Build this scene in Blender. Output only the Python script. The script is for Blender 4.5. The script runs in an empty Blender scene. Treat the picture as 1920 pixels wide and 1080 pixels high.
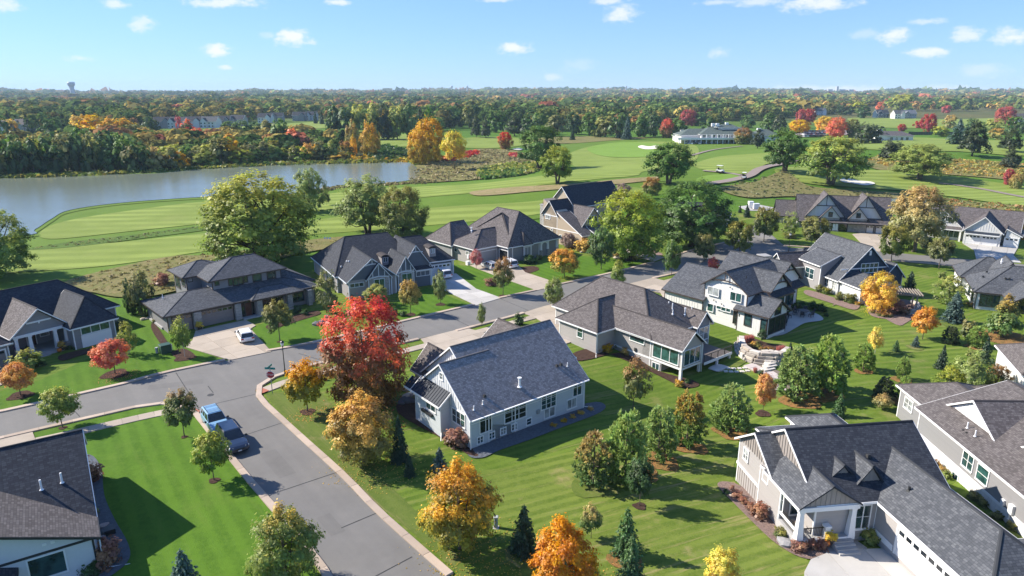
import bpy, bmesh, math, random
import numpy as np
from mathutils import Vector, Matrix
from mathutils.geometry import delaunay_2d_cdt
R = math.radians
rng = np.random.default_rng(7)
random.seed(7)
C = bpy.context.scene
COL = C.collection

# ------------------------------------------------------------------ camera
FPX, CX, CY, CAMH = 1280.0, 960.0, 540.0, 34.0
PITCH = math.atan((540 - 170) / FPX)
cam_d = bpy.data.cameras.new('camera')
cam_d.sensor_width = 36.0
cam_d.lens = 24.0
cam_d.clip_end = 30000.0
cam_d.clip_start = 0.5
cam = bpy.data.objects.new('camera', cam_d)
COL.objects.link(cam)
cam.location = (0, 0, CAMH)
cam.rotation_euler = (math.pi / 2 - PITCH, 0, 0)
C.camera = cam

# ------------------------------------------------------------------ sun, sky, exposure
SUN_EL, SUN_AZ = 36.0, 164.0          # degrees: elevation, direction to the sun measured from +X
sd = bpy.data.lights.new('sun', 'SUN')
sd.energy = 4.3
sd.angle = R(0.53)
sd.color = (1.0, 0.93, 0.82)
sun = bpy.data.objects.new('sun', sd)
COL.objects.link(sun)
to_sun = Vector((math.cos(R(SUN_EL)) * math.cos(R(SUN_AZ)), math.cos(R(SUN_EL)) * math.sin(R(SUN_AZ)), math.sin(R(SUN_EL))))
sun.rotation_euler = to_sun.to_track_quat('Z', 'Y').to_euler()
C.view_settings.view_transform = 'Standard'
C.view_settings.look = 'None'
C.view_settings.gamma = 1.0
C.view_settings.exposure = 1.14
C.view_settings.use_curve_mapping = False
C.cycles.max_bounces = 8
C.cycles.diffuse_bounces = 3
C.cycles.glossy_bounces = 3
C.cycles.transmission_bounces = 4
C.cycles.transparent_max_bounces = 8
C.cycles.volume_bounces = 1
C.cycles.sample_clamp_indirect = 4.0
C.cycles.caustics_reflective = False
C.cycles.caustics_refractive = False
C.cycles.use_denoising = True

def ray(px, py):
    u = (px - CX) / FPX
    v = (py - CY) / FPX
    c, s = math.cos(PITCH), math.sin(PITCH)
    return np.array([u, c - v * s, -s - v * c])

world = bpy.data.worlds.new('World')
C.world = world
world.use_nodes = True
def build_world():
    nt = world.node_tree
    N, L = nt.nodes, nt.links
    N.clear()
    out = N.new('ShaderNodeOutputWorld')
    bg = N.new('ShaderNodeBackground')
    bg.inputs['Strength'].default_value = 0.148
    sky = N.new('ShaderNodeTexSky')
    sky.sky_type = 'NISHITA'
    sky.sun_disc = False
    sky.sun_elevation = R(SUN_EL)
    sky.sun_rotation = R(90 - SUN_AZ)
    sky.altitude = 300
    sky.air_density = 1.0
    sky.dust_density = 0.0
    sky.ozone_density = 2.0
    gm = N.new('ShaderNodeGamma'); gm.inputs['Gamma'].default_value = 0.6
    tint = N.new('ShaderNodeMix'); tint.data_type = 'RGBA'; tint.blend_type = 'MULTIPLY'; tint.inputs[0].default_value = 1.0
    tint.inputs[7].default_value = (.50, .74, 1.20, 1)
    L.new(sky.outputs[0], gm.inputs[0]); L.new(gm.outputs[0], tint.inputs[6])
    tc = N.new('ShaderNodeTexCoord')
    sep = N.new('ShaderNodeSeparateXYZ')
    L.new(tc.outputs['Generated'], sep.inputs[0])
    az = N.new('ShaderNodeMath'); az.operation = 'ARCTAN2'
    L.new(sep.outputs[0], az.inputs[0]); L.new(sep.outputs[1], az.inputs[1])
    el = N.new('ShaderNodeMath'); el.operation = 'ARCSINE'
    L.new(sep.outputs[2], el.inputs[0])
    cb = N.new('ShaderNodeCombineXYZ')
    L.new(az.outputs[0], cb.inputs[0]); L.new(el.outputs[0], cb.inputs[1])
    nz = N.new('ShaderNodeTexNoise')
    nz.inputs['Scale'].default_value = 55.0
    nz.inputs['Detail'].default_value = 6.0
    nz.inputs['Roughness'].default_value = 0.62
    mp = N.new('ShaderNodeMapping'); mp.inputs['Scale'].default_value = (1, 1.7, 1)
    L.new(cb.outputs[0], mp.inputs[0]); L.new(mp.outputs[0], nz.inputs['Vector'])
    clouds = [(548,67,62,26,.95),(408,92,46,20,.95),(965,88,58,18,.9),(1163,22,56,28,.8),(1140,0,60,12,.7),(1530,4,110,22,.85),(1420,2,80,14,.6),
              (1675,64,44,22,.85),(1738,97,58,16,.85),(1813,62,42,20,.7),(1902,65,52,22,.85),(266,42,34,24,.7),(150,108,34,10,.6),(424,125,18,8,.7),
              (1347,98,38,16,.5),(1037,143,34,14,.5),(420,2,110,16,.8),(630,3,46,9,.8),(218,5,34,14,.7),(8,5,40,20,.7),(1738,39,52,9,.5),(1620,62,46,16,.3),
              (1570,166,210,12,.75),(1775,165,110,10,.6),(1840,130,62,18,.35),(1350,3,80,8,.5),(930,0,60,6,.6),(1760,95,24,10,.4),(505,65,26,12,.3),(1085,120,60,22,.2)]
    total = None
    for (px, py, w, h, op) in clouds:
        d = ray(px, py); d /= np.linalg.norm(d)
        a0, e0 = math.atan2(d[0], d[1]), math.asin(d[2])
        s = N.new('ShaderNodeVectorMath'); s.operation = 'SUBTRACT'
        s.inputs[1].default_value = (a0, e0 - h * .1 / FPX, 0)
        L.new(cb.outputs[0], s.inputs[0])
        m = N.new('ShaderNodeVectorMath'); m.operation = 'MULTIPLY'
        m.inputs[1].default_value = (1.55 * FPX / w, 1.5 * FPX / h, 0)
        L.new(s.outputs[0], m.inputs[0])
        ln = N.new('ShaderNodeVectorMath'); ln.operation = 'LENGTH'
        L.new(m.outputs[0], ln.inputs[0])
        ad = N.new('ShaderNodeMath'); ad.operation = 'MULTIPLY_ADD'      # length + (noise - .5) * k
        L.new(nz.outputs['Fac'], ad.inputs[0]); ad.inputs[1].default_value = 2.2
        L.new(ln.outputs['Value'], ad.inputs[2])
        mr = N.new('ShaderNodeMapRange'); mr.interpolation_type = 'SMOOTHSTEP'
        mr.inputs['From Min'].default_value = 2.15; mr.inputs['From Max'].default_value = 1.2
        mr.inputs['To Min'].default_value = 0; mr.inputs['To Max'].default_value = op
        L.new(ad.outputs[0], mr.inputs['Value'])
        if total is None: total = mr.outputs[0]
        else:
            mx = N.new('ShaderNodeMath'); mx.operation = 'MAXIMUM'
            L.new(total, mx.inputs[0]); L.new(mr.outputs[0], mx.inputs[1]); total = mx.outputs[0]
    mix = N.new('ShaderNodeMix'); mix.data_type = 'RGBA'
    L.new(total, mix.inputs[0]); L.new(tint.outputs[2], mix.inputs[6])
    mix.inputs[7].default_value = (3.1, 3.2, 3.3, 1)
    L.new(mix.outputs[2], bg.inputs['Color'])
    L.new(bg.outputs[0], out.inputs[0])
build_world()

# ------------------------------------------------------------------ terrain height and pixel -> place
MOUNDS = [  # x, y, sigma, height
    (21, 74, 9, -1.35), (1, 55, 8, -0.45), (30, 60, 11, -1.0), (40, 93, 9, -0.5),
    (20, 232, 26, 3.72), (85, 262, 40, 4.96), (60, 190, 22, 1.71), (-20, 205, 22, 1.55), (110, 205, 24, -1.86), (140, 185, 20, 1.86),
    (190, 190, 25, 2.33), (150, 255, 30, -2.33), (-60, 128, 16, 0.70), (-25, 160, 18, -0.50), (35, 165, 20, -0.70), (170, 330, 50, 6.20), (280, 360, 60, 6.20), (-110, 122, 14, 0.60)]
def hills(x, y):
    r = np.hypot(x, y); az = np.degrees(np.arctan2(x, y))
    top = 29 + 7 * np.sin(az * .11 + .9) + 3.5 * np.sin(az * .37 + 2) + 2.5 * np.sin(az * .9) + 1.5 * np.sin(az * 2.3 + 1) - 9 * np.exp(-((az + 30) / 9) ** 2)
    t = np.clip((r - 2500) / 4200, 0, 1); t = t * t * (3 - 2 * t)
    w = 4 * np.sin(x * .004 + y * .0021) * np.sin(y * .0033 + 1) * np.clip((r - 900) / 1500, 0, 1)
    return t * (top - 9) + w
def H(x, y):
    x = np.asarray(x, float); y = np.asarray(y, float)
    z = np.zeros(np.broadcast(x, y).shape)
    for (mx, my, s, h) in MOUNDS:
        z = z + h * np.exp(-((x - mx) ** 2 + (y - my) ** 2) / (2 * s * s))
    return z + hills(x, y)
def atz(px, py, z=0.0):
    d = ray(px, py); t = (z - CAMH) / d[2]
    return np.array([t * d[0], t * d[1], z])
def at(px, py):                                   # pixel -> point on the terrain
    z = 0.0
    for _ in range(14):
        p = atz(px, py, z); z = .5 * z + .5 * float(H(p[0], p[1]))
    p = atz(px, py, z); return p
def height_at(px, py, x, y):                       # height of the view ray over a ground point (by distance)
    d = ray(px, py); return CAMH + d[2] * y / d[1]
def zm(x0, y0, s): return lambda x, y: (x0 + x / s, y0 + y / s)

# ------------------------------------------------------------------ object helpers
def link(o, parent=None):
    COL.objects.link(o)
    if parent is not None: o.parent = parent
    return o
def tag(o, label=None, cat=None, group=None, kind=None):
    if label: o['label'] = label
    if cat: o['category'] = cat
    if group: o['group'] = group
    if kind: o['kind'] = kind
    return o
def empty(name, loc=(0, 0, 0), rz=0.0):
    o = bpy.data.objects.new(name, None)
    o.empty_display_size = .3
    o.location = loc; o.rotation_euler = (0, 0, rz)
    return link(o)
def mobj(name, mesh, parent=None, mat=None):
    o = bpy.data.objects.new(name, mesh)
    if mat is not None:
        if len(mesh.materials) == 0: mesh.materials.append(mat)
        else:
            o.material_slots[0].link = 'OBJECT'; o.material_slots[0].material = mat
    return link(o, parent)
class MB:                                          # collects faces, links them as ONE mesh object
    def __init__(s): s.v = []; s.f = []
    def add(s, vs, fs):
        b = len(s.v); s.v += [tuple(map(float, q)) for q in vs]; s.f += [tuple(b + i for i in q) for q in fs]; return s
    def box(s, x0, x1, y0, y1, z0, z1):
        return s.add([(x0,y0,z0),(x1,y0,z0),(x1,y1,z0),(x0,y1,z0),(x0,y0,z1),(x1,y0,z1),(x1,y1,z1),(x0,y1,z1)],
                     [(0,3,2,1),(4,5,6,7),(0,1,5,4),(1,2,6,5),(2,3,7,6),(3,0,4,7)])
    def hexa(s, p):                                # 8 points: bottom ring, top ring
        return s.add(p, [(0,3,2,1),(4,5,6,7),(0,1,5,4),(1,2,6,5),(2,3,7,6),(3,0,4,7)])
    def tube(s, pts, rad, n=6, caps=True):
        pts = [np.array(p, float) for p in pts]
        if np.isscalar(rad): rad = [rad] * len(pts)
        b = len(s.v); rings = []
        for i, p in enumerate(pts):
            d = pts[min(i + 1, len(pts) - 1)] - pts[max(i - 1, 0)]
            d = d / (np.linalg.norm(d) + 1e-9)
            a = np.cross(d, [0, 0, 1.0]) if abs(d[2]) < .95 else np.cross(d, [1.0, 0, 0])
            a /= np.linalg.norm(a) + 1e-9; c = np.cross(d, a)
            for k in range(n):
                t = 2 * math.pi * k / n
                s.v.append(tuple(p + rad[i] * (math.cos(t) * a + math.sin(t) * c)))
        for i in range(len(pts) - 1):
            for k in range(n):
                s.f.append((b + i*n + k, b + (i+1)*n + k, b + (i+1)*n + (k+1) % n, b + i*n + (k+1) % n))
        if caps:
            s.f.append(tuple(b + k for k in range(n)))
            s.f.append(tuple(b + (len(pts)-1)*n + k for k in reversed(range(n))))
        return s
    def lathe(s, prof, n=12, c=(0, 0, 0)):
        b = len(s.v)
        for (r, z) in prof:
            for k in range(n):
                t = 2 * math.pi * k / n
                s.v.append((c[0] + r * math.cos(t), c[1] + r * math.sin(t), c[2] + z))
        for i in range(len(prof) - 1):
            for k in range(n):
                s.f.append((b + i*n + k, b + i*n + (k+1) % n, b + (i+1)*n + (k+1) % n, b + (i+1)*n + k))
        s.f.append(tuple(b + k for k in reversed(range(n)))); s.f.append(tuple(b + (len(prof)-1)*n + k for k in range(n)))
        return s
    def mesh(s, name, fix=True):
        m = bpy.data.meshes.new(name)
        m.from_pydata(s.v, [], s.f); m.update()
        if fix:
            bm = bmesh.new(); bm.from_mesh(m)
            bmesh.ops.recalc_face_normals(bm, faces=bm.faces); bm.to_mesh(m); bm.free()
        return m
    def build(s, name, mat, parent=None, fix=True, smooth=False, bevel=0):
        m = s.mesh(name, fix)
        if bevel:
            bm = bmesh.new(); bm.from_mesh(m)
            bmesh.ops.bevel(bm, geom=list(bm.edges), offset=bevel, segments=1, affect='EDGES'); bm.to_mesh(m); bm.free()
        if smooth: m.polygons.foreach_set('use_smooth', [True] * len(m.polygons))
        return mobj(name, m, parent, mat)

# ------------------------------------------------------------------ materials
MATS = {}
def newmat(name):
    m = bpy.data.materials.new(name); m.use_nodes = True
    nt = m.node_tree
    return m, nt, nt.nodes, nt.links, nt.nodes['Principled BSDF']
def rgba(c): return (c[0], c[1], c[2], 1)
def flat(name, col, rough=.6, metal=0.0, spec=.4, var=.12, scale=3.0, bump=0.0, bscale=30.0, coat=0.0):
    if name in MATS: return MATS[name]
    m, nt, N, L, P = newmat(name)
    P.inputs['Roughness'].default_value = rough; P.inputs['Metallic'].default_value = metal
    P.inputs['Specular IOR Level'].default_value = spec
    P.inputs['Coat Weight'].default_value = coat
    tc = N.new('ShaderNodeTexCoord')
    nz = N.new('ShaderNodeTexNoise'); nz.inputs['Scale'].default_value = scale; nz.inputs['Detail'].default_value = 5
    L.new(tc.outputs['Object'], nz.inputs['Vector'])
    mx = N.new('ShaderNodeMix'); mx.data_type = 'RGBA'
    mx.inputs[6].default_value = rgba([c * (1 - var) for c in col]); mx.inputs[7].default_value = rgba([min(1, c * (1 + var)) for c in col])
    L.new(nz.outputs['Fac'], mx.inputs[0]); L.new(mx.outputs[2], P.inputs['Base Color'])
    if bump:
        n2 = N.new('ShaderNodeTexNoise'); n2.inputs['Scale'].default_value = bscale; L.new(tc.outputs['Object'], n2.inputs['Vector'])
        b = N.new('ShaderNodeBump'); b.inputs['Strength'].default_value = bump; b.inputs['Distance'].default_value = .05
        L.new(n2.outputs['Fac'], b.inputs['Height']); L.new(b.outputs[0], P.inputs['Normal'])
    MATS[name] = m; return m
def mapped_noise(N, L, src, scale, detail=4, rough=.55, stretch=None):
    nz = N.new('ShaderNodeTexNoise'); nz.inputs['Scale'].default_value = scale
    nz.inputs['Detail'].default_value = detail; nz.inputs['Roughness'].default_value = rough
    if stretch:
        mp = N.new('ShaderNodeMapping'); mp.inputs['Scale'].default_value = stretch[:3]
        if len(stretch) > 3: mp.inputs['Rotation'].default_value = (0, 0, stretch[3])
        L.new(src, mp.inputs[0]); L.new(mp.outputs[0], nz.inputs['Vector'])
    else: L.new(src, nz.inputs['Vector'])
    return nz.outputs['Fac']
def ramp(N, L, fac, stops):
    r = N.new('ShaderNodeValToRGB'); e = r.color_ramp.elements
    e[0].position, e[0].color = stops[0][0], rgba(stops[0][1]); e[1].position, e[1].color = stops[-1][0], rgba(stops[-1][1])
    for p, c in stops[1:-1]:
        q = e.new(p); q.color = rgba(c)
    L.new(fac, r.inputs[0]); return r.outputs[0]
def mixc(N, L, fac, a, b, mode='MIX'):
    m = N.new('ShaderNodeMix'); m.data_type = 'RGBA'; m.blend_type = mode
    if isinstance(fac, (int, float)): m.inputs[0].default_value = fac
    else: L.new(fac, m.inputs[0])
    for i, c in ((6, a), (7, b)):
        if isinstance(c, (tuple, list)): m.inputs[i].default_value = rgba(c)
        else: L.new(c, m.inputs[i])
    return m.outputs[2]
def mrange(N, L, v, a, b, c=0., d=1., smooth=True):
    m = N.new('ShaderNodeMapRange'); m.interpolation_type = 'SMOOTHSTEP' if smooth else 'LINEAR'
    m.inputs['From Min'].default_value = a; m.inputs['From Max'].default_value = b
    m.inputs['To Min'].default_value = c; m.inputs['To Max'].default_value = d
    L.new(v, m.inputs['Value']); return m.outputs[0]
def mathn(N, L, op, a, b=None):
    m = N.new('ShaderNodeMath'); m.operation = op
    for i, c in ((0, a), (1, b)):
        if c is None: continue
        if isinstance(c, (int, float)): m.inputs[i].default_value = c
        else: L.new(c, m.inputs[i])
    return m.outputs[0]
def bumpn(N, L, P, h, strength, dist):
    b = N.new('ShaderNodeBump'); b.inputs['Strength'].default_value = strength; b.inputs['Distance'].default_value = dist
    L.new(h, b.inputs['Height']); L.new(b.outputs[0], P.inputs['Normal'])

def grass_mat(name, c_lo, c_hi, c_dry, stripe_ang=0., stripe_w=0., stripe_amt=0., dry=.35, pscale=.12, bump=.5, grain=9.0):
    """Turf: fine blade grain, broad patches, worn dry spots and (where mown) the two leanings of the blades."""
    if name in MATS: return MATS[name]
    m, nt, N, L, P = newmat(name)
    P.inputs['Roughness'].default_value = .9; P.inputs['Specular IOR Level'].default_value = .12
    geo = N.new('ShaderNodeNewGeometry'); pos = geo.outputs['Position']
    fine = mapped_noise(N, L, pos, grain, 3, .7)
    mid = mapped_noise(N, L, pos, pscale * 7, 5, .6)
    big = mapped_noise(N, L, pos, pscale, 4, .55)
    clump = mapped_noise(N, L, pos, 2.6, 5, .75)
    f = mathn(N, L, 'ADD', mathn(N, L, 'ADD', mathn(N, L, 'MULTIPLY', fine, .2), mathn(N, L, 'MULTIPLY', clump, .35)), mathn(N, L, 'ADD', mathn(N, L, 'MULTIPLY', mid, .27), mathn(N, L, 'MULTIPLY', big, .18)))
    col = mixc(N, L, mrange(N, L, f, .38, .62), c_lo, c_hi)
    if stripe_w:
        mp = N.new('ShaderNodeMapping'); mp.inputs['Rotation'].default_value = (0, 0, -stripe_ang)
        L.new(pos, mp.inputs[0])
        sp = N.new('ShaderNodeSeparateXYZ'); L.new(mp.outputs[0], sp.inputs[0])
        wob = mapped_noise(N, L, pos, .09, 5, .6)
        y = mathn(N, L, 'ADD', mathn(N, L, 'MULTIPLY', sp.outputs[1], 2 * math.pi / (2 * stripe_w)), mathn(N, L, 'MULTIPLY', wob, 2.4))
        s = mrange(N, L, mathn(N, L, 'ADD', mathn(N, L, 'SINE', y), mathn(N, L, 'MULTIPLY', mathn(N, L, 'SUBTRACT', clump, .5), 2.2)), -.7, .7)
        brk = mrange(N, L, mapped_noise(N, L, pos, .05, 4), .34, .62, .15, 1)
        s = mathn(N, L, 'MULTIPLY', mathn(N, L, 'MULTIPLY', s, stripe_amt), brk)
        col = mixc(N, L, s, mixc(N, L, 1.0, col, (.9, .9, .9), 'MULTIPLY'), mixc(N, L, 1.0, c_hi, (1.12, 1.1, 1.1), 'MULTIPLY'))
        st = mapped_noise(N, L, mp.outputs[0], .8, 6, .72, (.12, 1.6, 1))
        dfac = mathn(N, L, 'MULTIPLY', mrange(N, L, st, .52, .72), dry)
        col = mixc(N, L, dfac, col, c_dry)
    d2 = mathn(N, L, 'MULTIPLY', mrange(N, L, mapped_noise(N, L, pos, pscale * 2.3, 6, .65), .56, .74), dry)
    col = mixc(N, L, d2, col, c_dry)
    L.new(col, P.inputs['Base Color'])
    bumpn(N, L, P, fine, bump, .06)
    MATS[name] = m; return m
def native_mat(name, cols, scale=.25):
    if name in MATS: return MATS[name]
    m, nt, N, L, P = newmat(name)
    P.inputs['Roughness'].default_value = .95; P.inputs['Specular IOR Level'].default_value = .08
    geo = N.new('ShaderNodeNewGeometry'); pos = geo.outputs['Position']
    a = mapped_noise(N, L, pos, scale, 8, .72); b = mapped_noise(N, L, pos, scale * 9, 4, .7)
    f = mathn(N, L, 'ADD', mathn(N, L, 'MULTIPLY', a, .7), mathn(N, L, 'MULTIPLY', b, .3))
    n = len(cols)
    L.new(ramp(N, L, f, [(.3 + .4 * i / (n - 1), c) for i, c in enumerate(cols)]), P.inputs['Base Color'])
    bumpn(N, L, P, f, .9, .5)
    MATS[name] = m; return m
def asphalt_mat(name, base=.085):
    if name in MATS: return MATS[name]
    m, nt, N, L, P = newmat(name)
    P.inputs['Roughness'].default_value = .85; P.inputs['Specular IOR Level'].default_value = .25
    geo = N.new('ShaderNodeNewGeometry'); pos = geo.outputs['Position']
    a = mapped_noise(N, L, pos, .16, 5, .6); b = mapped_noise(N, L, pos, 60, 2, .6); c = mapped_noise(N, L, pos, 1.1, 6, .65)
    rt_ = N.new('ShaderNodeMapping'); rt_.inputs['Rotation'].default_value = (0, 0, R(52)); L.new(pos, rt_.inputs[0])
    w = mapped_noise(N, L, rt_.outputs[0], 1.0, 3, .6, (.05, .8, 1))
    f = mathn(N, L, 'ADD', mathn(N, L, 'MULTIPLY', a, .35), mathn(N, L, 'ADD', mathn(N, L, 'MULTIPLY', b, .2), mathn(N, L, 'ADD', mathn(N, L, 'MULTIPLY', c, .2), mathn(N, L, 'MULTIPLY', w, .25))))
    k = base
    L.new(ramp(N, L, f, [(.3, (k*.82, k*.78, k*.73)), (.5, (k*1.03, k*.98, k*.91)), (.7, (k*1.28, k*1.2, k*1.1))]), P.inputs['Base Color'])
    bumpn(N, L, P, b, .25, .01)
    MATS[name] = m; return m
def concrete_mat(name, col=(.42, .38, .33), var=.16):
    if name in MATS: return MATS[name]
    m, nt, N, L, P = newmat(name)
    P.inputs['Roughness'].default_value = .88; P.inputs['Specular IOR Level'].default_value = .2
    geo = N.new('ShaderNodeNewGeometry'); pos = geo.outputs['Position']
    oi = N.new('ShaderNodeObjectInfo')
    a = mapped_noise(N, L, pos, .45, 6, .65); b = mapped_noise(N, L, pos, 25, 2, .6)
    f = mathn(N, L, 'ADD', mathn(N, L, 'MULTIPLY', a, .5), mathn(N, L, 'ADD', mathn(N, L, 'MULTIPLY', b, .2), mathn(N, L, 'MULTIPLY', oi.outputs['Random'], .3)))
    L.new(mixc(N, L, mrange(N, L, f, .25, .75), [c * (1 - var) for c in col], [min(1, c * (1 + var)) for c in col]), P.inputs['Base Color'])
    MATS[name] = m; return m
def shingle_mat(name, c0, c1, c2, course=.145):
    """Asphalt shingles: courses up the slope, staggered tabs of varied tone, granule grain, a small step per course."""
    if name in MATS: return MATS[name]
    m, nt, N, L, P = newmat(name)
    P.inputs['Roughness'].default_value = .85; P.inputs['Specular IOR Level'].default_value = .25
    uv = N.new('ShaderNodeUVMap')
    br = N.new('ShaderNodeTexBrick')
    br.offset = .37; br.offset_frequency = 1; br.squash = .72; br.squash_frequency = 3
    br.inputs['Scale'].default_value = 1.0
    br.inputs['Brick Width'].default_value = .33; br.inputs['Row Height'].default_value = course * 1.25
    br.inputs['Mortar Size'].default_value = .011; br.inputs['Mortar Smooth'].default_value = .2; br.inputs['Bias'].default_value = -.1
    br.inputs['Color1'].default_value = (0, 0, 0, 1); br.inputs['Color2'].default_value = (1, 1, 1, 1); br.inputs['Mortar'].default_value = (.0, .0, .0, 1)
    L.new(uv.outputs[0], br.inputs['Vector'])
    geo = N.new('ShaderNodeNewGeometry')
    nz = mapped_noise(N, L, geo.outputs['Position'], 1.1, 6, .7); gr = mapped_noise(N, L, geo.outputs['Position'], 45, 2)
    sp = N.new('ShaderNodeSeparateColor'); L.new(br.outputs['Color'], sp.inputs[0])
    f = mathn(N, L, 'ADD', mathn(N, L, 'MULTIPLY', sp.outputs[0], .5), mathn(N, L, 'ADD', mathn(N, L, 'MULTIPLY', nz, .35), mathn(N, L, 'MULTIPLY', gr, .15)))
    col = ramp(N, L, f, [(.12, c0), (.45, c1), (.85, c2)])
    col = mixc(N, L, mathn(N, L, 'MULTIPLY', br.outputs['Fac'], .55), col, [c * .35 for c in c0])
    L.new(col, P.inputs['Base Color'])
    bumpn(N, L, P, mathn(N, L, 'SUBTRACT', sp.outputs[0], br.outputs['Fac']), .5, .012)
    MATS[name] = m; return m
def siding_mat(name, col, lap=.16, vertical=False, depth=.5, var=.06):
    """Painted lap siding (level laps) or board-and-batten (upright), as relief and slight board-to-board tone."""
    if name in MATS: return MATS[name]
    m, nt, N, L, P = newmat(name)
    P.inputs['Roughness'].default_value = .55; P.inputs['Specular IOR Level'].default_value = .3
    tc = N.new('ShaderNodeTexCoord'); sp = N.new('ShaderNodeSeparateXYZ'); L.new(tc.outputs['Object'], sp.inputs[0])
    src = sp.outputs[2]
    if vertical: src = mathn(N, L, 'ADD', sp.outputs[0], sp.outputs[1])
    fr = mathn(N, L, 'FRACT', mathn(N, L, 'DIVIDE', src, lap))
    fl = mathn(N, L, 'FLOOR', mathn(N, L, 'DIVIDE', src, lap))
    wn = N.new('ShaderNodeTexWhiteNoise'); wn.noise_dimensions = '1D'; L.new(fl, wn.inputs['W'])
    nz = mapped_noise(N, L, tc.outputs['Object'], .7, 5, .6)
    f = mathn(N, L, 'ADD', mathn(N, L, 'MULTIPLY', wn.outputs['Value'], .5), mathn(N, L, 'MULTIPLY', nz, .5))
    c = mixc(N, L, f, [q * (1 - var) for q in col], [min(1, q * (1 + var)) for q in col])
    L.new(c, P.inputs['Base Color'])
    h = mrange(N, L, fr, .0, .18, 0, 1) if not vertical else mrange(N, L, fr, .78, .84, 0, 1)
    bumpn(N, L, P, h, depth, .03)
    MATS[name] = m; return m
def stone_mat(name, c0, c1, scale=4.0):
    if name in MATS: return MATS[name]
    m, nt, N, L, P = newmat(name); P.inputs['Roughness'].default_value = .9
    tc = N.new('ShaderNodeTexCoord')
    mp = N.new('ShaderNodeMapping'); mp.inputs['Scale'].default_value = (1, 1, 1.9); L.new(tc.outputs['Object'], mp.inputs[0])
    vo = N.new('ShaderNodeTexVoronoi'); vo.inputs['Scale'].default_value = scale; L.new(mp.outputs[0], vo.inputs['Vector'])
    nz = mapped_noise(N, L, tc.outputs['Object'], 9, 5, .7)
    sc = N.new('ShaderNodeSeparateColor'); L.new(vo.outputs['Color'], sc.inputs[0])
    f = mathn(N, L, 'ADD', mathn(N, L, 'MULTIPLY', sc.outputs[0], .6), mathn(N, L, 'MULTIPLY', nz, .4))
    L.new(mixc(N, L, f, c0, c1), P.inputs['Base Color'])
    bumpn(N, L, P, mathn(N, L, 'ADD', vo.outputs['Distance'], mathn(N, L, 'MULTIPLY', nz, -.5)), .6, .06)
    MATS[name] = m; return m
def glass_mat(name, col=(.012, .03, .034), rough=.04):
    if name in MATS: return MATS[name]
    m, nt, N, L, P = newmat(name)
    P.inputs['Roughness'].default_value = rough; P.inputs['Specular IOR Level'].default_value = .9
    tc = N.new('ShaderNodeTexCoord'); nz = mapped_noise(N, L, tc.outputs['Object'], 1.3, 3)
    L.new(mixc(N, L, mrange(N, L, nz, .35, .65), col, [c * 2.6 for c in col]), P.inputs['Base Color'])
    MATS[name] = m; return m
def leaf_mat(name, lo, hi, split=(.35, .85), var=.35, trans=.35):
    """Foliage: per-leaf tone, per-spray tone, and the way autumn colour (hi) takes the upper and outer twigs first."""
    if name in MATS: return MATS[name]
    m, nt, N, L, P = newmat(name)
    N.remove(P)
    out = [n for n in N if n.type == 'OUTPUT_MATERIAL'][0]
    at_ = N.new('ShaderNodeAttribute'); at_.attribute_name = 'leaf'
    sc = N.new('ShaderNodeSeparateColor'); L.new(at_.outputs['Color'], sc.inputs[0])
    r_, t_, k_ = sc.outputs[0], sc.outputs[1], sc.outputs[2]
    oi = N.new('ShaderNodeObjectInfo')
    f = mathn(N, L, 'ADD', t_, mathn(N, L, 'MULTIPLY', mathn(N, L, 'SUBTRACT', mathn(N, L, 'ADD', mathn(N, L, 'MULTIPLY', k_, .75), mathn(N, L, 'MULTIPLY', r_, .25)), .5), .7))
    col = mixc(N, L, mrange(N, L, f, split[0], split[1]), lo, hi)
    v = mathn(N, L, 'ADD', mathn(N, L, 'MULTIPLY', r_, .6), mathn(N, L, 'MULTIPLY', k_, .4))
    hs = N.new('ShaderNodeHueSaturation')
    L.new(mrange(N, L, v, 0, 1, 1 - var, 1 + var, False), hs.inputs['Value'])
    L.new(mrange(N, L, k_, 0, 1, .482, .518, False), hs.inputs['Hue'])
    L.new(mrange(N, L, oi.outputs['Random'], 0, 1, .9, 1.1, False), hs.inputs['Saturation'])
    L.new(col, hs.inputs['Color'])
    df = N.new('ShaderNodeBsdfDiffuse'); tr = N.new('ShaderNodeBsdfTranslucent'); gl = N.new('ShaderNodeBsdfGlossy')
    gl.inputs['Roughness'].default_value = .5; gl.inputs['Color'].default_value = (.9, .9, .9, 1)
    L.new(hs.outputs[0], df.inputs[0]); L.new(hs.outputs[0], tr.inputs[0])
    mx = N.new('ShaderNodeMixShader'); mx.inputs[0].default_value = trans
    L.new(df.outputs[0], mx.inputs[1]); L.new(tr.outputs[0], mx.inputs[2])
    m2 = N.new('ShaderNodeMixShader'); m2.inputs[0].default_value = .025
    L.new(mx.outputs[0], m2.inputs[1]); L.new(gl.outputs[0], m2.inputs[2])
    L.new(m2.outputs[0], out.inputs[0])
    MATS[name] = m; return m
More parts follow.
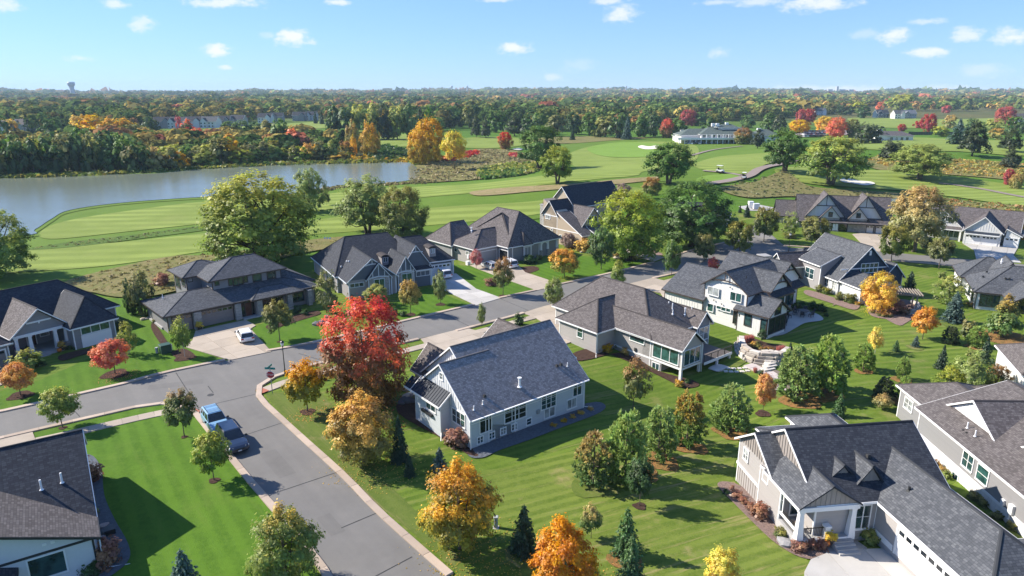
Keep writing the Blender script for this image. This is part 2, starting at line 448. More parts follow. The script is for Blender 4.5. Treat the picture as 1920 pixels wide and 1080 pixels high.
# ================================================================== GROUND
def catmull(P, n=6, closed=True):
    P = [np.array(p[:2], float) for p in P]; out = []
    m = len(P)
    for i in range(m if closed else m - 1):
        if closed: a, b, c, d = P[i-1], P[i], P[(i+1) % m], P[(i+2) % m]
        else: a, b, c, d = P[max(i-1, 0)], P[i], P[i+1], P[min(i+2, m-1)]
        for k in range(n):
            t = k / n
            out.append(.5 * ((2*b) + (c-a)*t + (2*a-5*b+4*c-d)*t*t + (3*b-a-3*c+d)*t**3))
    if not closed: out.append(P[-1])
    return out
def inside(poly, X, Y):
    poly = np.array([p[:2] for p in poly]); r = np.zeros(X.shape, bool)
    x1, y1 = poly[:, 0], poly[:, 1]; x2, y2 = np.roll(x1, -1), np.roll(y1, -1)
    for a, b, c, d in zip(x1, y1, x2, y2):
        if b == d: continue
        k = ((b > Y) != (d > Y)) & (X < (c - a) * (Y - b) / (d - b) + a); r ^= k
    return r
def gpts(px): return [at(*p)[:2] for p in px]
def drape(name, pts, mat, off, step=3.0, parent=None, kind='structure', skirt=0.0):
    pts = [tuple(map(float, p[:2])) for p in pts]
    P = np.array(pts); lo, hi = P.min(0), P.max(0)
    # densify the outline
    ol = []
    for i in range(len(P)):
        a, b = P[i], P[(i+1) % len(P)]; n = max(1, int(np.linalg.norm(b - a) / step))
        ol += [a + (b - a) * k / n for k in range(n)]
    gx, gy = np.meshgrid(np.arange(lo[0] + step / 2, hi[0], step), np.arange(lo[1] + step / 2, hi[1], step))
    gx = gx + np.where(np.arange(gx.shape[0])[:, None] % 2, step * .3, 0)
    k = inside(P, gx, gy); ip = np.stack([gx[k], gy[k]], 1)
    vs = [Vector(map(float, p)) for p in ol] + [Vector(map(float, p)) for p in ip]
    n = len(ol)
    r = delaunay_2d_cdt(vs, [(i, (i+1) % n) for i in range(n)], [list(range(n))], 1, 1e-4)
    V = np.array([(v[0], v[1]) for v in r[0]]); z = H(V[:, 0], V[:, 1]) + off
    m = bpy.data.meshes.new(name)
    m.from_pydata([(a, b, c) for (a, b), c in zip(V, z)], [], r[2]); m.update()
    bm = bmesh.new(); bm.from_mesh(m)
    bmesh.ops.recalc_face_normals(bm, faces=bm.faces)
    if sum(f.normal.z for f in bm.faces) < 0: bmesh.ops.reverse_faces(bm, faces=bm.faces)
    if skirt:
        ed = [e for e in bm.edges if e.is_boundary]
        g = bmesh.ops.extrude_edge_only(bm, edges=ed)
        for v in [q for q in g['geom'] if isinstance(q, bmesh.types.BMVert)]: v.co.z -= skirt
    bm.to_mesh(m); bm.free()
    m.polygons.foreach_set('use_smooth', [not skirt] * len(m.polygons))
    o = mobj(name, m, parent, mat)
    if kind and parent is None: o['kind'] = kind
    return o
def pxpatch(name, px, mat, off, step=3.0, sm=5, parent=None, kind='structure', skirt=0.0):
    g = gpts(px)
    if sm: g = catmull(g, sm)
    return drape(name, g, mat, off, step, parent, kind, skirt)

# grasses
M_ground = grass_mat('rough_grass', (.055, .1, .014), (.1, .165, .025), (.17, .15, .055), dry=.55, pscale=.03, grain=3.0)
M_fair = grass_mat('fairway_grass', (.15, .205, .03), (.205, .26, .055), (.25, .24, .08), R(8), 3.4, 1.0, dry=.2, pscale=.02, grain=4.0, bump=.2)
M_fair2 = grass_mat('green_grass', (.15, .25, .03), (.19, .3, .05), (.22, .25, .07), R(30), 3.0, .3, dry=.1, pscale=.03, grain=5.0, bump=.1)
M_rough2 = grass_mat('first_cut_grass', (.085, .15, .015), (.12, .19, .024), (.15, .17, .04), dry=.3, pscale=.03, grain=4.0, bump=.35)
M_lawnA = grass_mat('lawn_grass_deep', (.054, .126, .008), (.092, .18, .015), (.12, .17, .03), R(-54), .8, .42, dry=.35, pscale=.07)
M_lawnB = grass_mat('lawn_grass_striped', (.072, .128, .012), (.13, .188, .025), (.23, .21, .075), R(30), .52, .75, dry=.85, pscale=.06)
M_lawnC = grass_mat('lawn_grass_dry', (.084, .135, .015), (.15, .192, .034), (.28, .23, .1), R(24), .6, .8, dry=1.0, pscale=.09)
M_lawnD = grass_mat('lawn_grass_bent', (.074, .128, .013), (.13, .185, .028), (.22, .2, .08), R(8), .7, .8, dry=.7, pscale=.08)
M_verge = grass_mat('verge_grass', (.085, .13, .018), (.13, .165, .035), (.25, .2, .1), R(-52), .9, .3, dry=.7, pscale=.12)
M_native = native_mat('native_meadow', [(.08, .11, .025), (.13, .14, .045), (.22, .18, .08), (.13, .14, .04), (.25, .2, .1), (.17, .1, .04)])
M_tan = native_mat('tan_fescue', [(.16, .15, .06), (.3, .23, .12), (.22, .19, .08), (.36, .28, .16)], .3)
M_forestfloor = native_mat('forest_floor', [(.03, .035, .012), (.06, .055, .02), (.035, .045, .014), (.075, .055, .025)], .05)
M_sand = flat('bunker_sand', (.72, .66, .54), .95, spec=.1, var=.08)
M_asphalt = asphalt_mat('asphalt', .16)
M_path = concrete_mat('cart_path', (.25, .2, .175))
M_conc = concrete_mat('concrete_tan', (.38, .32, .255))
M_concw = concrete_mat('concrete_pale', (.43, .41, .38))
M_kerb = concrete_mat('concrete_kerb', (.42, .335, .265), .2)
M_joint = flat('joint_dirt', (.16, .13, .1), .95)
M_mulch = native_mat('bark_mulch', [(.05, .03, .022), (.1, .06, .045), (.07, .042, .032), (.15, .1, .075)], 2.5)
M_rockmulch = native_mat('pink_gravel', [(.2, .13, .11), (.34, .24, .2), (.24, .17, .15), (.42, .33, .28)], 3.5)
M_greyrock = native_mat('grey_gravel', [(.09, .1, .12), (.18, .2, .23), (.13, .14, .16), (.26, .28, .3)], 3.5)
M_needles = native_mat('pine_straw', [(.26, .12, .045), (.38, .19, .075), (.2, .15, .05), (.42, .23, .1)], 2.5)
M_tar = flat('tar_seal', (.035, .035, .035), .7)

def ground_material():
    m, nt, N, L, P = newmat('terrain')
    P.inputs['Roughness'].default_value = .95; P.inputs['Specular IOR Level'].default_value = .08
    geo = N.new('ShaderNodeNewGeometry'); pos = geo.outputs['Position']
    ln = N.new('ShaderNodeVectorMath'); ln.operation = 'LENGTH'; L.new(pos, ln.inputs[0])
    a = mapped_noise(N, L, pos, .35, 6, .7); b = mapped_noise(N, L, pos, .018, 6, .65)
    f = mathn(N, L, 'ADD', mathn(N, L, 'MULTIPLY', a, .5), mathn(N, L, 'MULTIPLY', b, .5))
    near = ramp(N, L, f, [(.36, (.05, .11, .012)), (.52, (.08, .16, .018)), (.62, (.11, .18, .03)), (.72, (.18, .17, .06))])
    c = mapped_noise(N, L, pos, .006, 8, .7); d = mapped_noise(N, L, pos, .03, 6, .75)
    g = mathn(N, L, 'ADD', mathn(N, L, 'MULTIPLY', c, .55), mathn(N, L, 'MULTIPLY', d, .45))
    far = ramp(N, L, g, [(.32, (.04, .06, .025)), (.45, (.075, .09, .03)), (.52, (.12, .1, .035)), (.57, (.07, .1, .03)), (.63, (.14, .085, .035)), (.7, (.18, .16, .06))])
    col = mixc(N, L, mrange(N, L, ln.outputs['Value'], 620, 1100), near, far)
    L.new(col, P.inputs['Base Color'])
    bumpn(N, L, P, f, .5, .2)
    return m
def build_ground():
    rr = np.concatenate([[0.0], np.geomspace(9, 7600, 290)])
    azf = np.arange(-52, 52.01, .4); azc = np.concatenate([np.arange(-180, -52, 4.0), azf, np.arange(56, 180, 4.0)])
    A = np.radians(azc)
    X = rr[:, None] * np.sin(A)[None]; Y = rr[:, None] * np.cos(A)[None]
    Z = H(X, Y)
    far = np.clip((rr[:, None] - 1500) / 1500, 0, 1)
    nzr = np.random.default_rng(3).normal(0, 1, Z.shape)
    Z = Z + far * nzr * 3.2 * np.clip((rr[:, None]) / 5000, .3, 1.2)
    n, k = len(rr), len(A)
    idx = np.arange(n * k).reshape(n, k)
    q = np.stack([idx[:-1], np.roll(idx[:-1], -1, 1), np.roll(idx[1:], -1, 1), idx[1:]], -1).reshape(-1, 4)
    V = np.stack([X, Y, Z], -1).reshape(-1, 3)
    m = bpy.data.meshes.new('ground')
    m.from_pydata(V.tolist(), [], q.tolist()); m.update()
    bm = bmesh.new(); bm.from_mesh(m); bmesh.ops.remove_doubles(bm, verts=[v for v in bm.verts if v.co.xy.length < .01], dist=.01)
    bmesh.ops.recalc_face_normals(bm, faces=bm.faces)
    if sum(f.normal.z for f in list(bm.faces)[:2000]) < 0: bmesh.ops.reverse_faces(bm, faces=bm.faces)
    bm.to_mesh(m); bm.free()
    m.polygons.foreach_set('use_smooth', [True] * len(m.polygons))
    tag(mobj('ground', m, None, ground_material()), kind='structure')
build_ground()

# ---- golf course
pxpatch('fairway_verge', [(-300,560),(0,545),(220,520),(400,490),(600,462),(760,452),(900,425),(1050,405),(1200,372),(1300,350),(1420,300),(1500,285),(1480,262),(1300,258),(1150,262),(1040,275),
        (1000,300),(1010,325),(900,340),(770,346),(640,352),(560,372),(390,372),(233,383),(133,397),(95,415),(66,436),(30,450),(-300,470)], M_rough2, .16, 6)
pxpatch('fairway', [(-300,560),(-300,490),(7,480),(73,467),(213,457),(400,437),(560,417),(700,402),(850,388),(1000,379),(1110,362),(1180,352),(1210,360),(1150,376),(1040,398),(947,411),(807,424),(633,438),(560,445),(390,472),(213,499),(0,516)], M_fair, .26, 5)
pxpatch('fairway', [(75,438),(120,417),(233,398),(390,379),(560,372),(640,362),(770,352),(900,345),(1010,332),(1080,318),(1060,300),(1080,283),(1140,270),(1240,266),(1300,272),(1310,290),(1290,308),(1210,322),(1190,331),(1090,340),(1000,350),(880,364),(780,373),(600,396),(390,420),(230,437),(100,450)], M_fair, .27, 5)
pxpatch('putting_green', [(1105,277),(1160,268),(1230,270),(1262,282),(1225,294),(1150,296),(1110,288)], M_fair2, .42, 4)
pxpatch('fairway', [(866,262),(905,257),(965,259),(1000,268),(960,276),(900,279),(868,276)], M_fair, .3, 6)
pxpatch('fairway', [(1300,310),(1340,296),(1400,290),(1455,288),(1475,297),(1440,308),(1412,322),(1392,328),(1330,322)], M_fair, .3, 4)
pxpatch('tee_box', [(1305,338),(1330,330),(1375,328),(1395,333),(1375,343),(1320,347)], M_fair2, .34, 4)
pxpatch('fairway', [(1455,318),(1520,312),(1600,318),(1700,322),(1790,332),(1930,352),(2100,372),(2100,400),(1930,390),(1800,372),(1700,360),(1600,352),(1520,346),(1470,334)], M_fair, .3, 4)
pxpatch('fairway', [(1560,262),(1700,258),(1800,262),(1960,268),(1960,288),(1800,285),(1650,282),(1570,276)], M_fair, .3, 6)
pxpatch('fairway', [(1590,222),(1690,222),(1790,224),(1930,220),(1930,236),(1760,240),(1640,238)], M_fair, .3, 8)
pxpatch('fairway', [(380,243),(470,237),(620,228),(660,236),(560,244),(440,252)], M_fair, .3, 8)
pxpatch('fairway', [(555,262),(640,256),(760,252),(860,258),(840,272),(700,276),(590,272)], M_fair, .3, 8)
pxpatch('native_meadow', [(768,344),(790,335),(775,318),(800,302),(860,286),(905,280),(962,283),(1005,298),(1012,318),(968,331),(905,337),(830,342)], M_native, .36, 4)
pxpatch('native_meadow', [(120,532),(250,497),(330,482),(400,480),(500,466),(580,452),(650,446),(640,462),(560,478),(480,500),(330,548),(240,560),(180,552)], M_native, .30, 3)
pxpatch('native_meadow', [(50,470),(130,456),(250,442),(390,424),(400,431),(260,450),(130,466)], M_ground, .30, 4)
pxpatch('fescue_strip', [(885,361),(960,353),(1080,346),(1200,335),(1235,333),(1215,341),(1120,351),(1000,361),(900,369)], M_tan, .40, 3)
pxpatch('native_meadow', [(1350,354),(1415,343),(1445,330),(1470,322),(1490,334),(1520,351),(1600,358),(1720,366),(1830,380),(1960,398),(1960,445),(1890,432),(1750,408),(1690,376),(1500,370),(1400,372)], M_native, .36, 3)
pxpatch('native_meadow', [(1620,300),(1700,290),(1800,300),(1930,310),(1930,338),(1820,332),(1700,322),(1640,318)], M_native, .36, 4)
pxpatch('native_meadow', [(990,262),(1080,256),(1150,258),(1230,258),(1150,264),(1050,270)], M_native, .34, 6)
for q in ([(1196,277),(1203,274),(1217,276),(1232,274),(1238,279),(1222,281),(1208,281)], [(1534,321),(1545,318),(1560,320),(1580,322),(1583,326),(1560,327),(1542,325)],
          [(1575,339),(1588,337),(1610,341),(1632,343),(1640,347),(1622,350),(1596,346),(1580,344)], [(960,281),(972,279),(980,281),(972,283)], [(1380,263),(1390,262),(1396,266),(1384,267)]):
    pxpatch('sand_bunker', q, M_sand, .52, 3)
def ribbon_world(px, w):
    c = catmull(gpts(px), 6, False); L_, R_ = [], []
    for i, p in enumerate(c):
        d = c[min(i+1, len(c)-1)] - c[max(i-1, 0)]; d = d / np.linalg.norm(d); n = np.array([-d[1], d[0]])
        L_.append(p + n * w / 2); R_.append(p - n * w / 2)
    return L_ + R_[::-1]
for px, w in (([(1296,352),(1330,346),(1368,340),(1404,331),(1423,319),(1442,313),(1466,309),(1500,303),(1530,296)], 3.4), ([(1296,293),(1320,286),(1344,281),(1392,275)], 2.6),
              ([(1318,322),(1345,324),(1370,327),(1390,331)], 2.2), ([(1760,345),(1800,350),(1860,360),(1960,378)], 2.2), ([(1560,255),(1640,252),(1700,251)], 4)):
    tag(drape('cart_path', ribbon_world(px, w), M_path, .46, 2.5), kind='structure')
pxpatch('parking_lot', [(1490,252),(1520,246),(1600,244),(1610,250),(1560,256),(1500,258)], M_path, .4, 6, 0)

# ---- water
def water_mat():
    m, nt, N, L, P = newmat('lake_water')
    P.inputs['Base Color'].default_value = (.15, .172, .13, 1); P.inputs['Roughness'].default_value = .19
    P.inputs['Specular IOR Level'].default_value = .5; P.inputs['IOR'].default_value = 1.33
    geo = N.new('ShaderNodeNewGeometry'); pos = geo.outputs['Position']
    a = mapped_noise(N, L, pos, .55, 3, .6, (1, 2.6, 1, R(-12))); b = mapped_noise(N, L, pos, .035, 3, .5, (1, 2.2, 1, R(10)))
    bumpn(N, L, P, mathn(N, L, 'MULTIPLY', a, mrange(N, L, b, .3, .7, .4, 1.0)), .2, .3)
    return m
M_water = water_mat()
pxpatch('lake_bank', [(-400,333),(0,333),(110,328),(200,326),(290,324),(350,317),(430,312),(520,307),(600,302),(700,299),(772,304),(790,318),(795,336),(765,344),(700,350),(640,353),(560,370),(500,370),(390,374),(233,385),(133,400),(100,417),(70,437),(40,448),(-400,475)], M_rough2, .3, 6)
pxpatch('lake', [(-400,338),(0,336),(110,331),(200,328),(290,327),(350,320),(430,314),(520,309),(600,304),(700,301),(765,306),(783,318),(788,333),(760,341),(700,347),(640,349),(560,366),(500,367),(390,371),(233,382),(133,396),(97,413),(66,433),(30,446),(-400,472)], M_water, .42, 6)
pxpatch('pond', [(1640,382),(1690,374),(1735,378),(1740,398),(1700,404),(1650,398)], M_water, .5, 4)

# ---- the neighbourhood's lawns
pxpatch('lawn', [(-500,760),(-200,620),(0,580),(150,566),(230,556),(290,600),(400,560),(600,505),(700,500),(850,440),(1000,420),(1150,415),(1300,402),(1400,395),(1500,385),(1640,405),(1760,420),(1920,440),(2200,470),(2500,600),(2400,900),(2000,1080),(1900,1300),(1000,1400),(200,1400),(-300,1300),(-500,1000)], M_lawnB, .05, 2.0, 3)
pxpatch('back_lawn', [(880,900),(960,875),(1060,850),(1150,830),(1240,800),(1330,800),(1385,830),(1375,900),(1450,990),(1520,1060),(1510,1120),(1040,1130),(960,1010)], M_lawnC, .075, 2, 4)
pxpatch('back_lawn', [(1350,720),(1400,700),(1500,690),(1560,640),(1640,600),(1760,610),(1900,640),(1960,700),(1800,760),(1700,790),(1560,790),(1420,770)], M_lawnD, .075, 2, 4)
pxpatch('front_lawn', [(130,822),(318,775),(352,768),(372,785),(432,868),(520,975),(560,1030),(620,1120),(600,1250),(300,1250),(180,1150),(150,1000),(170,870)], M_lawnA, .09, 2, 0)
pxpatch('front_lawn', [(-60,800),(0,778),(123,750),(240,722),(300,706),(425,680),(355,648),(300,600),(250,560),(196,560),(215,620),(215,650),(130,690),(60,720),(0,735),(-60,745)], M_lawnA, .09, 2, 0)
pxpatch('front_lawn', [(500,664),(593,645),(640,635),(600,600),(560,575),(470,618),(485,640)], M_lawnA, .09, 2, 0)
pxpatch('front_lawn', [(712,612),(743,609),(800,592),(887,574),(800,540),(760,560),(720,575)], M_lawnA, .09, 2, 0)
pxpatch('front_lawn', [(845,497),(897,501),(935,520),(1005,545),(937,561),(893,543),(853,516)], M_lawnA, .09, 2, 0)
pxpatch('front_lawn', [(985,508),(1060,478),(1180,488),(1222,486),(1150,513),(1028,525)], M_lawnA, .09, 2, 0)
pxpatch('verge_lawn', [(497,741),(540,735),(600,735),(660,800),(720,900),(800,980),(900,1090),(872,1090),(807,1028),(707,946),(640,880),(580,824),(520,770)], M_verge, .09, 2, 0)
pxpatch('verge_lawn', [(64,824),(62,809),(133,792),(243,767),(318,758),(340,763),(322,769),(270,779),(200,794),(127,811)], M_lawnA, .1, 2, 0)

# ---- roads
road = pxpatch('road', [(-300,860),(-300,835),(0,776),(123,748),(240,721),(300,704),(423,678),(500,661),(593,644),(743,608),(887,574),(937,561),(1007,546),(1150,513),(1227,493),(1300,470),(1380,452),(1420,445),(1450,450),(1480,465),(1560,468),(1691,476),(1760,482),(1913,496),(2100,520),(2100,540),(1913,512),(1774,498),(1670,489),(1560,487),(1470,490),(1400,490),(1340,497),(1273,511),(1157,538),(1097,556),(1017,576),(937,599),(853,621),(743,646),(620,674),(597,681),(550,694),(507,709),(487,720),(479,733),(483,750),(510,777),(567,830),(640,897),(700,960),(773,1027),(837,1084),(960,1200),(700,1200),(620,1078),(600,1047),(530,963),(480,907),(443,862),(400,810),(372,775),(350,762),(320,757),(283,757),(243,766),(133,791),(60,808),(0,822)], M_asphalt, .1, 2.5, 0)
def strip_on(px, w, name, mat, off, parent=None, step=2.0):
    return drape(name, ribbon_world(px, w), mat, off, step, parent, 'structure')
for px in ([(372,766),(478,741)], [(458,818),(533,793)], [(520,925),(630,888)], [(640,992),(640,992),(711,962)], [(700,1085),(773,1046)], [(560,664),(600,676)], [(700,634),(660,665)], [(830,588),(880,613)], [(940,562),(990,583)], [(330,700),(372,766)], [(1110,524),(1150,539)], [(390,725),(400,738)], [(120,750),(150,783)]):
    if px[0] == px[1]: px = px[1:]
    strip_on(px, .1, 'tar_seam', M_tar, .108, road)

mh = at(395, 742)
for q in (mh, at(905, 600)):
    tag(drape('manhole_cover', [(q[0] + .38*math.cos(t), q[1] + .38*math.sin(t)) for t in np.linspace(0, 2*np.pi, 16, endpoint=False)], flat('cast_iron', (.05, .048, .045), .6), .112, 1.0), kind='structure')
for q in ((520, 870, 1.6, 5.5, -52), (620, 985, 1.2, 3.0, -52), (330, 722, 1.4, 6, 18), (690, 648, 1.3, 7, 22)):
    c0 = at(q[0], q[1]); ca, sa = math.cos(R(q[4])), math.sin(R(q[4]))
    drape('asphalt_patch', [(c0[0] + u*ca - v*sa, c0[1] + u*sa + v*ca) for u, v in ((-q[3]/2, -q[2]/2), (q[3]/2, -q[2]/2), (q[3]/2, q[2]/2), (-q[3]/2, q[2]/2))], asphalt_mat('asphalt_patch', .145), .105, 1.5, road)
# ---- kerbs and pavements, built piece by piece
def poly_len(p): return [0] + list(np.cumsum([np.linalg.norm(np.array(p[i+1]) - p[i]) for i in range(len(p) - 1)]))
def along(p, Ls, s):
    i = max(0, min(len(p) - 2, int(np.searchsorted(Ls, s) - 1)))
    t = (s - Ls[i]) / max(1e-6, Ls[i+1] - Ls[i]); return np.array(p[i]) * (1 - t) + np.array(p[i+1]) * t
_pieces = {}
def piece_mesh(kind, l, w, h):
    key = (kind, round(l, 3), round(w, 2), round(h, 2))
    if key not in _pieces:
        b = .012; m = MB(); g = .009
        x, y = key[1] / 2 - g, key[2] / 2
        m.hexa([(-x,-y,-.2),(x,-y,-.2),(x,y,-.2),(-x,y,-.2),(-x,-y,h-b),(x,-y,h-b),(x,y,h-b),(-x,y,h-b)])
        m.add([(-x,-y,h-b),(x,-y,h-b),(x,y,h-b),(-x,y,h-b),(-x+b,-y+b,h),(x-b,-y+b,h),(x-b,y-b,h),(-x+b,y-b,h)], [(4,5,6,7),(0,1,5,4),(1,2,6,5),(2,3,7,6),(3,0,4,7)])
        _pieces[key] = m.mesh(kind)
    return _pieces[key]
def run_of(px, parent, name, mat, L0, w, h, off, side=0.0, sm=4):
    p = catmull(gpts(px), sm, False); Ls = poly_len(p); n = max(1, int(round(Ls[-1] / L0))); l = Ls[-1] / n
    for i in range(n):
        a, b = along(p, Ls, i * l), along(p, Ls, (i + 1) * l); d = (b - a) / np.linalg.norm(b - a); nn = np.array([-d[1], d[0]])
        c = (a + b) / 2 + nn * side
        za, zb = float(H(*(a + nn * side))), float(H(*(b + nn * side)))
        o = mobj(name, piece_mesh(name, l, w, h), parent, mat)
        o.location = (c[0], c[1], (za + zb) / 2 + off)
        o.rotation_euler = (0, -math.atan2(zb - za, l), math.atan2(d[1], d[0]))
def kerb_root(px, side, L0=3.0):
    k = empty('kerb'); k['kind'] = 'structure'
    p = at(*px[0]); k.location = (0, 0, 0)
    run_of(px, k, 'kerb_segment', M_kerb, L0, .62, .24, .0, side)
kerb_root([(837,1084),(773,1027),(700,960),(640,897),(567,830),(510,777),(483,750),(479,733),(487,720),(507,709),(550,694),(597,681),(640,670),(743,645),(783,636)], -.31)
kerb_root([(640,1110),(620,1078),(600,1047),(530,963),(480,907),(443,862),(400,810),(372,775),(350,762),(320,757),(283,757),(243,766),(133,791),(60,808),(0,822),(-60,838)], .31)
kerb_root([(-120,798),(0,776),(123,748),(240,721),(300,704),(423,678)], .31)
kerb_root([(500,661),(593,644),(743,608),(890,573)], .31)
kerb_root([(937,561),(1007,546)], .31)
kerb_root([(1028,540),(1150,513),(1227,493)], .31)
kerb_root([(1255,486),(1300,470),(1380,452),(1415,446)], .31, 4)
kerb_root([(853,621),(937,599),(980,587)], -.31)
kerb_root([(1085,560),(1157,538),(1170,535)], -.31)
kerb_root([(1222,522),(1273,511),(1340,497),(1400,490),(1470,490),(1560,487),(1670,489),(1774,498),(1913,512),(2000,522)], -.31, 4)
kerb_root([(1470,462),(1560,468),(1640,472)], .31, 4)
def walk_root(px, w=1.5, name='pavement', mat=M_conc, L0=1.55, off=.0):
    k = drape(name, ribbon_world(px, w), M_joint, .13, 2.0)
    run_of(px, k, 'paving_slab', mat, L0, w, .16, off)
walk_root([(496,733),(540,717),(600,701),(680,680),(753,661),(830,641),(917,618),(1000,596)])
walk_root([(1000,596),(1097,569),(1180,549),(1267,524),(1330,508)])
walk_root([(-40,850),(20,839),(62,830),(127,816),(200,799),(270,783),(318,773),(348,768)])
for px in ([(486,737),(498,732)], [(352,771),(365,778)]):
    p0, p1 = at(*px[0]), at(*px[1])
    o = drape('tactile_pad', ribbon_world(px, 1.4), flat('tactile_red', (.36, .12, .07), .8), .19, 1.0); o['kind'] = 'structure'

def clip_half(poly, a, b, c):                       # keep a*x + b*y <= c
    out = []
    for i in range(len(poly)):
        p, q = poly[i], poly[(i+1) % len(poly)]; dp, dq = a*p[0] + b*p[1] - c, a*q[0] + b*q[1] - c
        if dp <= 0: out.append(p)
        if (dp < 0 < dq) or (dq < 0 < dp):
            t = dp / (dp - dq); out.append((p[0] + (q[0]-p[0])*t, p[1] + (q[1]-p[1])*t))
    return out
def driveway(px, mat, ang, slab=3.2, sm=0, name='driveway', off=.17):
    g = gpts(px)
    if sm: g = catmull(g, sm)
    base = drape(name, g, M_joint, off - .05, 3.0)
    ca, sa = math.cos(ang), math.sin(ang)
    loc = [(p[0]*ca + p[1]*sa, -p[0]*sa + p[1]*ca) for p in g]
    P = np.array(loc); lo, hi = P.min(0), P.max(0)
    nx, ny = max(1, round((hi[0]-lo[0]) / slab)), max(1, round((hi[1]-lo[1]) / slab)); sx, sy = (hi[0]-lo[0]) / nx, (hi[1]-lo[1]) / ny
    gap = .022
    for i in range(nx):
        for j in range(ny):
            c = loc
            for (a, b, k) in ((1, 0, lo[0] + (i+1)*sx - gap), (-1, 0, -(lo[0] + i*sx + gap)), (0, 1, lo[1] + (j+1)*sy - gap), (0, -1, -(lo[1] + j*sy + gap))):
                c = clip_half(c, a, b, k)
                if len(c) < 3: break
            if len(c) < 3: continue
            w = [(x*ca - y*sa, x*sa + y*ca) for x, y in c]; n = len(w)
            area = abs(sum(w[q][0]*w[(q+1) % n][1] - w[(q+1) % n][0]*w[q][1] for q in range(n))) / 2
            if area < .15: continue
            z = [float(H(*q)) + off for q in w]
            m = MB(); m.add([(q[0], q[1], zz) for q, zz in zip(w, z)] + [(q[0], q[1], zz - .08) for q, zz in zip(w, z)], [tuple(range(n))] + [(k, (k+1) % n, n + (k+1) % n, n + k) for k in range(n)])
            m.build('slab', mat, base)
    return base
driveway([(361,640),(346,652),(432,677),(509,661),(470,618),(480,612),(462,602),(453,603),(367,622)], M_conc, R(43))
driveway([(803,520),(855,514),(893,543),(940,560),(893,574),(840,549),(802,532)], M_concw, R(30))
driveway([(880,498),(965,492),(985,512),(1028,526),(1030,540),(1007,546),(940,522),(895,505)], M_conc, R(41))
driveway([(789,637),(853,621),(880,618),(960,640),(930,700),(850,690),(800,650)], M_conc, R(38.6))
driveway([(980,588),(1019,576),(1090,558),(1068,600),(1080,640),(1050,650),(1040,620),(1005,598)], M_conc, R(39))
driveway([(1165,537),(1225,522),(1290,540),(1300,580),(1250,570),(1238,550)], M_conc, R(39))
driveway([(1160,466),(1185,466),(1215,474),(1245,484),(1227,491),(1195,484)], M_conc, R(35))
driveway([(1598,440),(1660,434),(1690,452),(1660,474),(1630,472)], M_conc, R(-16))
driveway([(1806,458),(1910,462),(1900,480),(1915,494),(1830,487),(1826,470)], M_concw, R(-37))
driveway([(1506,1110),(1508,1075),(1520,1052),(1550,1040),(1600,1033),(1668,1031),(1800,1130),(1700,1250),(1520,1200)], M_concw, R(7))
driveway([(-80,866),(-80,840),(0,823),(60,808),(66,824),(40,834),(40,850),(-20,884)], M_conc, R(34))
driveway([(-60,720),(-40,700),(18,680),(40,700),(20,718),(-60,745)], M_conc, R(54))
driveway([(1395,428),(1420,425),(1445,440),(1470,462),(1440,452),(1415,445)], asphalt_mat('driveway_asphalt', .2), R(30), 40)
driveway([(1385,388),(1420,384),(1450,390),(1440,396),(1400,396)], M_concw, R(0), 40)

tag(drape('walkway', gpts([(1553,1021),(1604,1016),(1625,1031),(1600,1036),(1548,1040)]), concrete_mat('concrete_walk', (.36, .345, .32)), .2, 1.0, skirt=.15), kind='structure')
# planted beds
for px, mat in (([(1345,912),(1360,905),(1392,915),(1440,955),(1500,975),(1555,1015),(1570,1040),(1545,1052),(1500,1047),(1460,1025),(1430,1000),(1375,945)], M_rockmulch),
                ([(1068,668),(1090,678),(1170,662),(1220,690),(1250,702),(1300,715),(1310,725),(1282,729),(1255,716),(1210,694),(1150,668),(1105,655)], M_mulch),
                ([(885,843),(960,812),(1100,758),(1135,762),(1115,780),(1010,820),(940,845),(905,860),(880,858)], M_greyrock),
                ([(745,775),(765,740),(785,745),(800,770),(880,838),(905,852),(885,858),(840,830)], M_mulch),
                ([(140,870),(170,855),(190,880),(196,930),(215,975),(240,1020),(243,1050),(215,1078),(170,1100),(120,1100),(150,1000)], M_greyrock),
                ([(283,612),(292,610),(318,650),(310,656),(290,630)], M_mulch), ([(322,662),(345,655),(366,668),(352,677),(330,672)], M_mulch), ([(112,668),(160,656),(215,648),(219,656),(160,666),(118,678)], M_mulch),
                ([(500,612),(545,594),(590,584),(600,590),(560,603),(512,618)], M_mulch), ([(1560,575),(1600,560),(1630,580),(1680,610),(1700,606),(1720,590),(1730,575),(1690,562),(1640,570),(1600,550)], M_rockmulch),
                ([(1626,582),(1640,575),(1680,585),(1735,580),(1735,590),(1690,600),(1640,596)], M_rockmulch),
                ([(1515,545),(1560,558),(1600,572),(1612,575),(1600,582),(1560,570),(1510,553)], M_rockmulch), ([(960,505),(1000,500),(1010,507),(980,515)], M_mulch),
                ([(1145,455),(1185,470),(1240,480),(1230,470),(1190,455)], M_rockmulch), ([(1380,645),(1400,632),(1440,645),(1490,655),(1500,668),(1480,690),(1440,675),(1400,668)], M_mulch)):
    pxpatch('planting_bed', px, mat, .14, 1.5, 4)
